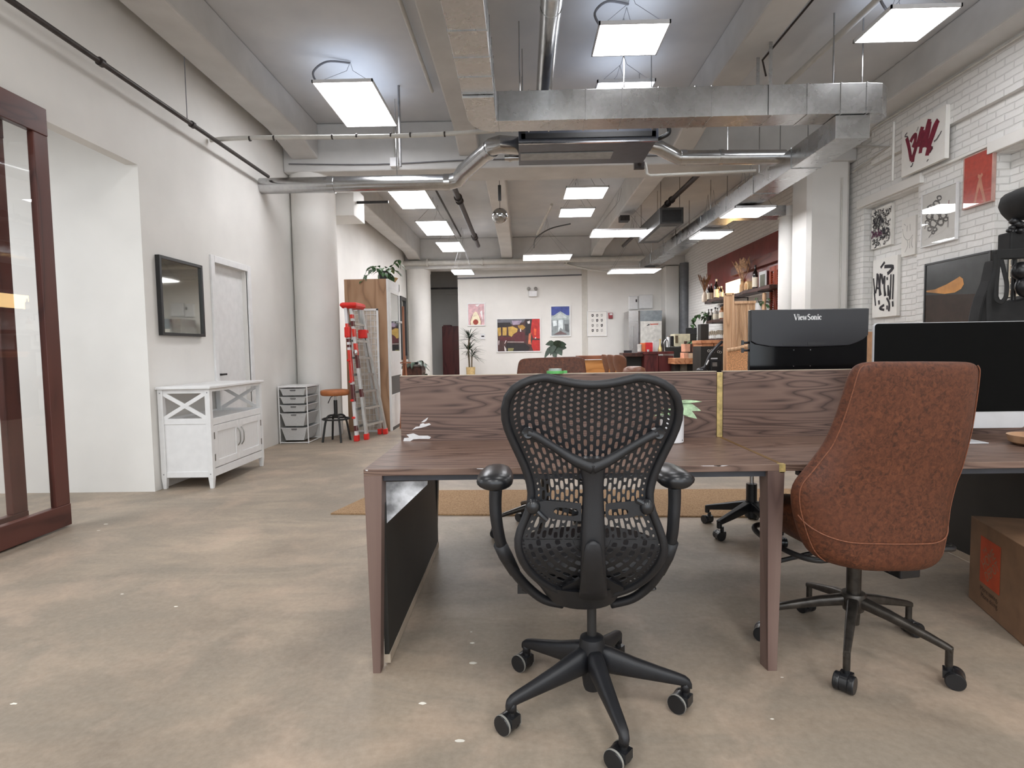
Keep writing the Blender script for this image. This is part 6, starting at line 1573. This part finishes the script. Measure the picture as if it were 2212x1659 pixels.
pxbox(B(), 1536, 773, 1550, 776, yq-.012, .01).build('paper_strip', LOGOW, t); b = pxbox(B(), 1536, 778, 1559, 806, yq-.14, .1, 0); b.build('bin', BLACKS, t, bevel=.01); b = B(); [b.box(at(1539, 783+k*3, y=yq-.142).x, at(1549, 783+k*3, y=yq-.142).x, yq-.145, yq-.141, at(1539, 785+k*3, y=yq-.142).z, at(1539, 783.6+k*3, y=yq-.142).z) for k in range(3)]; b.build('bin_print', M('chalk', (0, 0, 0)), t)
t = thing('vacuum_hose', 'black vacuum wand leaning across the chalkboard cabinet', 'vacuum', tuple(at(1518, 805, y=10.3)))
B().tube(smoothpath([at(1508, 885, y=10.3), at(1514, 806, y=10.3), at(1524, 792, y=10.3), at(1534, 768, y=10.3), at(1548, 750, y=10.35), at(1560, 738, y=10.4)], 5), .03, 10).build('wand', BLACKS, t, smooth='all'); B().ball(at(1516, 800, y=10.3), (.1, .1, .05), 14, 8).build('head', BLACKS, t, smooth='all'); B().cyl(at(1526, 788, y=10.24), at(1531, 778, y=10.24), .012, 8).build('metal_tube', STEEL, t)
tag(pxbox(B(), 1514, 700, 1531, 734.8, 11.2, .2).build('black_crate', BLACKPAN, bevel=.004), 'black box left of the glassware under the bar shelves', 'box')
tag(pxbox(B(), 1514, 735, 1531, 806, 11.2, .3, 0).build('crate_stand', BLACKPAN), 'dark stand under the black box at the bar', 'stand')
# bamboo folding screen
t = thing('folding_screen', 'pale bamboo folding screen in front of the bar', 'screen', (3.4, 8.9, 0))
ys = 9.0
b = pxbox(B(), 1564, 633, 1585, 806, ys, .03, 0); b.build('panel', BAMB, t, bevel=.004)
a, c = at(1565, 634, y=ys), at(1584, 634, y=ys)
B().box(a.x-.01, a.x+.02, ys-.012, ys, 0, a.z).box(c.x-.02, c.x+.005, ys-.012, ys, 0, a.z).box(a.x, c.x, ys-.012, ys, a.z-.03, a.z).build('panel_frame', BAMB, t, bevel=.002)
b = B(); a, c = at(1586, 652, y=ys+.05), at(1632, 652, y=ys+.05); n = 14
for k in range(n): x_ = a.x+(c.x-a.x)*k/n; b.box(x_, x_+(c.x-a.x)/n*.82, ys+.05, ys+.065+.006*(k % 2), 0, a.z)
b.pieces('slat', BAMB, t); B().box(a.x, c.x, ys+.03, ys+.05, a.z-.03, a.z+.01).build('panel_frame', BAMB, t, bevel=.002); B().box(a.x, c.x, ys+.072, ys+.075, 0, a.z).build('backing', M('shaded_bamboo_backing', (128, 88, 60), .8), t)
t = thing('rattan_headboard', 'curved rattan seat back in front of the folding screen', 'chair', (3.2, 8.5, 0))
RAT = M('rattan_weave', (206, 152, 108), .7, var=.2, scale=60, bump=.4, bscale=90)
b = B(); pr2 = [(1571, 757), (1600, 752), (1622, 746), (1622, 806), (1571, 806)]
b.prism([(at(px, py, y=8.6).x, at(px, py, y=8.6).z if py < 800 else .2) for px, py in pr2], 8.6, 8.64, 'y'); b.build('woven_panel', RAT, t, bevel=.006)
B().tube([at(1571, 757, y=8.6), at(1600, 752, y=8.6), at(1622, 746, y=8.6)], .03, 10).build('rim', BAMB, t, smooth=True)
xx0, xx1 = at(1573, 757, y=8.6).x, at(1620, 757, y=8.6).x; B().box(xx0, xx0+.04, 8.6, 8.64, 0, .3).box(xx1-.04, xx1, 8.6, 8.64, 0, .3).build('leg', BAMB, t)

# ------------------------------------------------------------------ pictures on the brick wall
def rpic(name, label, corners, xw, mats, th=.035, frame=None, fw=.012, group='pictures on the brick wall', cat='canvas'):
    """hung flat on the wall plane x = xw; corners are its surveyed outline"""
    P = [at(px, py, x=xw-th) for px, py in corners]
    ys = sorted(p.y for p in P); zs_ = sorted(p.z for p in P)
    y0, y1, z0, z1 = (ys[0]+ys[1])/2, (ys[2]+ys[3])/2, (zs_[0]+zs_[1])/2, (zs_[2]+zs_[3])/2
    t = thing(name, label, cat, (xw, (y0+y1)/2, z0), 0, group)
    if frame:
        B().box(xw-th-.004, xw, y0, y0+fw, z0, z1).box(xw-th-.004, xw, y1-fw, y1, z0, z1).box(xw-th-.004, xw, y0+fw, y1-fw, z0, z0+fw).box(xw-th-.004, xw, y0+fw, y1-fw, z1-fw, z1).build('frame', frame, t, bevel=.002)
    return t, (y0, y1, z0, z1), xw-th
def strokes(b, lst, x, mats, W):
    for i, (mt, w2, pts) in enumerate(lst):
        b.cur = mats.index(mt); P = [at(px, py, x=x) for px, py in pts]
        if len(P) > 2: P = smoothpath(P, 4)
        b.ribbon(P, w2, (-1, 0, 0), .0012+.0002*i)
NX = (-1, 0, 0)
# bold red lettering canvas
t, (y0, y1, z0, z1), xf = rpic('lettered_canvas', 'white canvas with bold burgundy brush lettering high on the brick wall', [(1952, 276), (2047, 226), (2037, 344), (1944, 384)], 4.445, 0, .045)
mats = [CANV, BURG, INK, GREYINK]; b = B(); b.box(xf, 4.445, y0, y1, z0, z1)
def z7(p): return (1930+p[0]*.12749, 210+p[1]*.12749)
S_ = lambda w2, *p: (BURG, w2, [z7(q) for q in p])
strokes(b, [S_(.05, (225, 690), (265, 850), (290, 1000), (305, 1070)), S_(.05, (290, 760), (330, 680), (375, 640), (370, 740), (330, 850)), S_(.055, (400, 780), (370, 900), (340, 1000), (325, 1100)), S_(.06, (495, 500), (460, 620), (425, 750), (400, 830)), S_(.055, (505, 560), (490, 700), (470, 850), (455, 950)), S_(.06, (615, 370), (580, 500), (545, 680), (520, 850)), S_(.06, (620, 420), (590, 600), (540, 800)), S_(.065, (765, 385), (700, 500), (640, 680), (570, 860)), S_(.06, (740, 440), (680, 620), (610, 820), (570, 990)), S_(.05, (380, 800), (440, 800), (490, 790)), S_(.05, (570, 960), (620, 900), (660, 840)),
             (INK, .012, [z7(q) for q in ((820, 570), (760, 680), (690, 760))]), (GREYINK, .02, [z7(q) for q in ((780, 640), (735, 715), (690, 750))]), (INK, .012, [z7(q) for q in ((670, 830), (650, 890), (625, 940))]), (INK, .012, [z7(q) for q in ((240, 600), (200, 650))]), (INK, .014, [z7(q) for q in ((335, 1110), (320, 1160), (295, 1180))]), (INK, .012, [z7(q) for q in ((600, 1050), (570, 1090))]), (GREYINK, .01, [z7(q) for q in ((430, 500), (400, 580))]), (GREYINK, .014, [z7(q) for q in ((195, 665), (250, 670))])], xf, mats, 0)
b.build('canvas', mats, t)
# red poster with a pale figure of crossed legs
t, (y0, y1, z0, z1), xf = rpic('framed_poster', 'red framed poster with a pale pair of crossed legs on the brick wall', [(2081, 341), (2148, 316), (2142, 437), (2080, 452)], 4.495, 0, .03, M('pale_pink_frame', (186, 150, 140), .5))
mats = [M('poster_red', (190, 78, 66), .35, var=.06, scale=30), M('poster_pale', (214, 150, 126), .5)]; b = B(); b.box(xf, 4.495, y0+.01, y1-.01, z0+.01, z1-.01); b.cur = 1
def pl(b, pts, x, o): b.face([at(px, py, x=x)+Vector((-o, 0, 0)) for px, py in pts])
pl(b, [(2113, 376), (2118, 378), (2121, 373), (2124, 377), (2120, 384), (2122, 397), (2126, 416), (2130, 436), (2125, 437), (2120, 418), (2116, 404), (2112, 418), (2108, 441), (2103, 442), (2108, 416), (2112, 396), (2115, 386), (2112, 383)], xf, .001); b.build('print', mats, t); B().box(xf-.003, xf-.0018, y0+.01, y1-.01, z0+.01, z1-.01).build('glass', PANE, t)
# pattern canvas in the niche
xn = XR+.128
t, (y0, y1, z0, z1), xf = rpic('patterned_canvas', 'canvas crowded with black and purple brush marks in the brick niche', [(1879, 455), (1927, 440), (1924, 527), (1878, 541)], xn, 0, .04)
z1 = min(z1, 2.925); y1 = min(y1, 7.705)
mats = [CANV, INK, PURP, GREYINK]; b = B(); b.box(xf, xn, y0, y1, z0, z1)
r2 = random.Random(3); L = []
for k in range(150):
    y_ = y0+.02+(y1-y0-.04)*r2.random(); z_ = z0+.02+(z1-z0-.04)*r2.random(); a = r2.random()*PI; l = .012+.022*r2.random()
    b.cur = 1 if k % 4 else 3; c = Vector((xf, y_, z_)); d = Vector((0, math.cos(a), math.sin(a)))*l; e = Vector((0, -math.sin(a), math.cos(a)))*l*.6
    P = [c-d, c+e, c+d]; P = [Vector((xf, min(max(p.y, y0+.008), y1-.008), min(max(p.z, z0+.008), z1-.008))) for p in P]; b.ribbon(P, .012, NX, .0012+.00005*k)
def z3(p): return (1812+p[0]*.18083, 350+p[1]*.18083)
PW = lambda *p: (PURP, .022, [z3(q) for q in p])
INW = lambda *p: (INK, .022, [z3(q) for q in p])
b2 = [INW((440, 680), (420, 700), (440, 730), (425, 775)), INW((455, 780), (470, 690), (490, 650), (500, 690), (480, 745)), INW((510, 640), (525, 720), (545, 690)), PW((400, 830), (420, 860), (400, 920)), PW((430, 900), (450, 840), (470, 900)), PW((480, 800), (490, 880), (510, 830), (520, 870)), INW((535, 790), (545, 860), (560, 800)), INW((575, 790), (600, 800), (580, 850))]
for i, (mt, w2, pts) in enumerate(b2):
    b.cur = mats.index(mt); b.ribbon(smoothpath([at(px, py, x=xf) for px, py in pts], 4), w2, NX, .010+.0002*i)
b.build('canvas', mats, t)
# faint sketch
t, (y0, y1, z0, z1), xf = rpic('sketch_canvas', 'pale canvas with a faint pencil sketch between two busier canvases', [(1947, 475), (1979, 463), (1976, 548), (1948, 556)], xn, 0, .03)
mats = [CANV, FAINT]; b = B(); b.box(xf, xn, y0, y1, z0, z1); F_ = lambda *p: (FAINT, .008, [z3(q) for q in p])
strokes(b, [F_((765, 800), (775, 880), (810, 930), (850, 920), (885, 870)), F_((780, 740), (800, 760)), F_((850, 740), (855, 820)), F_((820, 940), (825, 1000), (790, 1080)), F_((850, 930), (845, 1030)), F_((880, 900), (870, 980), (885, 1020)), F_((820, 760), (815, 830))], xf, mats, 0)
b.build('canvas', mats, t)
# calligraphy print behind glass
t, (y0, y1, z0, z1), xf = rpic('framed_print', 'framed grey calligraphy print shaped like a tree behind shiny glass', [(1988, 416), (2068, 399), (2063, 518), (1991, 535)], 4.495, 0, .03, WPAINT, cat='framed print')
mats = [CANV, GREYINK, BURG]; b = B(); b.box(xf+.004, 4.495, y0+.01, y1-.01, z0+.01, z1-.01)
r2 = random.Random(11); L = []
blob = [(1200, 430, 40), (1170, 500, 60), (1100, 560, 70), (1190, 580, 70), (1080, 650, 60), (1160, 660, 80), (1250, 640, 60), (1300, 590, 45), (1060, 720, 40), (1130, 740, 70), (1220, 720, 60), (1280, 680, 40), (1150, 800, 40), (1090, 800, 40), (1130, 840, 30)]
for cx, cyy, rr_ in blob:
    for k in range(9):
        a0 = r2.random()*6.28; pts = [z3((cx+rr_*.8*math.cos(a0+j*.9)*(.5+.5*r2.random()), cyy+rr_*.8*math.sin(a0+j*.9)*(.5+.5*r2.random()))) for j in range(5)]
        L.append((GREYINK, .0075, pts))
L += [(GREYINK, .009, [z3(q) for q in ((1130, 840), (1100, 870), (1075, 905))]), (BURG, .009, [z3(q) for q in ((1320, 455), (1316, 510))]), (GREYINK, .008, [z3(q) for q in ((1310, 650), (1305, 780))]), (GREYINK, .01, [z3(q) for q in ((1045, 740), (1030, 800))])]
for i, (mt, w2, pts) in enumerate(L): b.cur = mats.index(mt); b.ribbon(smoothpath([at(px, py, x=xf+.004) for px, py in pts], 3), w2, NX, .0008+.00002*i)
b.build('print', mats, t); B().box(xf-.001, xf+.001, y0+.012, y1-.012, z0+.012, z1-.012).build('glass', PANE, t)
# second lettered canvas in the niche
t, (y0, y1, z0, z1), xf = rpic('lettered_canvas', 'white canvas with tall black marker lettering in the brick niche', [(1884, 561), (1939, 553), (1937, 680), (1886, 688)], xn, 0, .04)
mats = [CANV, INK]; b = B(); b.box(xf, xn, y0, y1, z0, z1)
def z4(p): return (1812+p[0]*.18083, 600+p[1]*.18083)
I3 = lambda w2, *p: (INK, w2, [z3(q) for q in p]); I4 = lambda w2, *p: (INK, w2, [z4(q) for q in p])
strokes(b, [I3(.035, (550, 1195), (500, 1265)), I3(.045, (545, 1250), (650, 1250), (610, 1310), (580, 1335)), I3(.026, (415, 1390), (425, 1500), (430, 1600)), I4(.026, (425, 180), (440, 335)), I3(.03, (460, 1330), (455, 1470), (440, 1570)), I3(.03, (470, 1340), (485, 1500), (490, 1600)), I4(.026, (450, 120), (490, 130)), I3(.034, (500, 1330), (490, 1500), (505, 1590)), I3(.034, (515, 1340), (530, 1450), (550, 1360)), I3(.034, (550, 1360), (545, 1500), (560, 1600)), I4(.03, (545, 110), (550, 220)), I3(.026, (590, 1470), (590, 1600)), I4(.026, (590, 100), (610, 260)), I3(.026, (578, 1375), (582, 1410)), I3(.026, (625, 1340), (620, 1500), (615, 1640)), I3(.026, (655, 1340), (650, 1500), (645, 1640)), I4(.03, (480, 270), (485, 320)), I4(.03, (545, 325), (490, 365), (545, 385)), I4(.03, (575, 240), (605, 310), (600, 400)), I4(.03, (645, 280), (650, 345)), I4(.026, (580, 330), (580, 380))], xf, mats, 0)
b.build('canvas', mats, t)
# big black framed photograph standing against the wall
t, (y0, y1, z0, z1), xf = rpic('framed_photograph', 'large black framed dark photograph with a curved golden shape', [(1995, 569), (2136, 544), (2134, 870), (1992, 880)], 4.495, 0, .05, BLACKM, .02, cat='framed photograph')
z0 = .95
mats = [M('photo_dark_grey', (64, 66, 66), .18, var=.05), M('photo_brown', (58, 46, 40), .18, var=.06), M('photo_gold', (186, 128, 62), .3, var=.2, scale=5), M('white_slip', (196, 200, 204), .5)]
b = B(); b.box(xf+.004, 4.495, y0+.01, y1-.01, z0+.0, z1-.01)
b.cur = 1; p0, p1 = at(1998, 638, x=xf), at(2133, 634, x=xf); b.face([(xf+.003, y1-.02, z0+.02), (xf+.003, y0+.02, z0+.02), (xf+.003, y0+.02, p1.z), (xf+.003, y1-.02, p0.z)])
b.cur = 2; pl(b, [(2001, 628), (2020, 625), (2045, 614), (2064, 603), (2073, 597), (2080, 602), (2082, 614), (2076, 624), (2062, 632), (2040, 635), (2001, 631)], xf+.002, 0)
b.cur = 3; pl(b, [(1996.5, 574), (1998, 573), (1996.8, 690), (1995.5, 690)], xf+.002, 0); b.build('photograph', mats, t)
# small photo-grid print in the second niche
t, (y0, y1, z0, z1), xf = rpic('framed_print', 'framed print of many small photos half hidden behind the black camera rig', [(2176, 500), (2240, 488), (2240, 636), (2177, 646)], xn, 0, .03, BLACKM, .01, cat='framed print')
mats = [LABELM, M('photo_tan', (150, 124, 104), .6, var=.3, scale=30), M('photo_grey', (112, 108, 102), .6, var=.3, scale=30)]; b = B(); b.box(xf+.003, xn, y0+.008, y1-.008, z0+.008, z1-.008)
for i in range(10):
    for j in range(6):
        b.cur = 1+(i*3+j*2) % 2; ya = y0+.03+(y1-y0-.06)*j/6; za = z0+.03+(z1-z0-.06)*i/10
        b.face([(xf+.002, ya, za), (xf+.002, ya+(y1-y0)*.13, za), (xf+.002, ya+(y1-y0)*.13, za+(z1-z0)*.07), (xf+.002, ya, za+(z1-z0)*.07)])
b.build('print', mats, t)
tag(B().box(4.42, 4.498, 6.75, 7.9, .62, 1.33).build('kraft_board', M('kraft_board', (170, 130, 96), .8)), 'tan board along the brick wall seen between the two screens', 'board')

# ------------------------------------------------------------------ black camera rig at the right edge
yr = 4.3
t = thing('camera_rig_stand', 'black camera stand with hooded lamp, camera and hanging straps at the right edge', 'camera stand', tuple(Vector((at(2190, 600, y=yr).x, yr, 0))))
CL = M('black_nylon', (22, 22, 23), .75, var=.25, scale=14, bump=.3, bscale=18)
q = at(2190, 600, y=yr)
B().cyl((q.x, yr, 0), (q.x, yr, at(2190, 430, y=yr).z), .016, 12).build('pole', BLACKM, t, smooth=True)
for k in range(3):
    a = R(30)+k*2*PI/3; B().bar((q.x, yr, .55), (q.x+.45*math.cos(a), yr+.45*math.sin(a), 0), .02, .02).build('leg', BLACKM, t)
hood = [(2172, 436), (2178, 418), (2190, 408), (2206, 402), (2226, 405), (2240, 430), (2236, 460), (2222, 478), (2200, 478), (2188, 468), (2179, 452)]
b = B(); P = [at(2207+(px-2207)*.86, 441+(py-441)*.92, y=yr-.05) for px, py in hood]; c = sum(P, Vector())/len(P)
b.loft([[c+(p-c)*k+Vector((0, o, 0)) for p in P] for k, o in ((.7, -.14), (.95, -.08), (1.0, 0), (.92, .09), (.5, .14))]); b.build('lamp_hood', CL, t, smooth=True)
b = B(); 
for px, py, r_ in ((2190, 478, .03), (2198, 484, .035), (2208, 486, .03), (2186, 492, .022), (2204, 498, .028), (2180, 498, .02)): b.ball(at(px, py, y=yr-.05), (r_, r_, r_*.8), 10, 7)
b.build('lamp_head', BLACKS, t, smooth='all')
b = pxbox(B(), 2184, 500, 2232, 546, yr-.04, .12); b.build('camera_body', CL, t, bevel=.012)
b = B(); b.bar(at(2147, 551, y=yr-.1), at(2240, 546, y=yr-.1), .05, .07, (0, 0, 1)).bar(at(2163, 541, y=yr-.1), at(2163, 560, y=yr-.1), .035, .04, (0, 1, 0)); b.build('cross_bar', CL, t, bevel=.01)
b = B()
strap = lambda w2, *pts: b.tube(smoothpath([at(px, py, y=yr-.12) for px, py in pts], 5), [w2]*(5*(len(pts)-1)+1), 8, flat=.25, up=(0, 1, 0))
strap(.02, (2150, 548), (2150, 580), (2143, 612), (2136, 640), (2136, 690), (2136, 740)); strap(.017, (2158, 556), (2155, 585), (2152, 620), (2152, 645), (2160, 652), (2166, 651), (2173, 640), (2175, 615), (2170, 590), (2163, 560)); strap(.012, (2146, 590), (2138, 615), (2134, 630))
b.pieces('hanging_strap', CL, t, smooth='all')
b = B(); P = [(2146, 560), (2154, 575), (2152, 640), (2158, 654), (2172, 650), (2190, 648), (2215, 640), (2240, 640), (2240, 760), (2104, 760), (2108, 700), (2114, 668), (2122, 640), (2136, 606)]
b.prism([(at(px, py, y=yr).x, at(px, py, y=yr).z) for px, py in P], yr-.03, yr+.09, 'y'); b.build('draped_bag', CL, t, bevel=.015)
b = B(); b.ball(at(2206, 585, y=yr-.1), (.06, .06, .065), 14, 9).ball(at(2222, 618, y=yr-.1), (.09, .06, .085), 14, 9); b.pieces('lens', BLACKS, t, smooth='all')
tag(B().box(at(2100, 700, y=yr).x, at(2260, 700, y=yr).x, yr-.15, yr+.3, 0, at(2100, 756, y=yr).z).build('equipment_case', BLACKPAN, bevel=.01), 'black equipment case behind the all-in-one computer', 'case') if False else None

# ------------------------------------------------------------------ light and colour
wd = bpy.data.worlds.new('world'); SC.world = wd; wd.use_nodes = True
bg = wd.node_tree.nodes['Background']; bg.inputs[0].default_value = (.86, .93, 1.0, 1); bg.inputs[1].default_value = 2.8
def lamp(x, y, z, sx, sy, e, col=(1, .99, .98), rot=(0, 0, 0)):
    d = bpy.data.lights.new('unseen_fill_lamp', 'AREA'); d.shape = 'RECTANGLE'; d.size = sx; d.size_y = sy; d.energy = e; d.color = col
    o = bpy.data.objects.new('unseen_fill_lamp', d); COL.objects.link(o); o.location = (x, y, z); o.rotation_euler = rot
# unseen area lamps added above and behind the camera to brighten the foreground
for y in (2.3, -.6, -3.0):
    for x in (-1.75, .65, 3.2): lamp(x, y, 3.88, .6, 1.2, 16 if y > 2 else 38)
lamp(-4.6, 2.6, 3.1, .6, 1.2, 60, (.93, .96, 1))  # unseen lamp added to brighten the corridor beyond the glass doors
SC.view_settings.view_transform = 'Standard'; SC.view_settings.look = 'None'
SC.view_settings.gamma = 1; SC.view_settings.exposure = 0.27; SC.view_settings.use_curve_mapping = False
SC.cycles.use_denoising = True
SC.cycles.max_bounces = 8; SC.cycles.diffuse_bounces = 5; SC.cycles.glossy_bounces = 4; SC.cycles.transparent_max_bounces = 12
SC.cycles.caustics_reflective = False; SC.cycles.caustics_refractive = False
SC.cycles.sample_clamp_indirect = 6
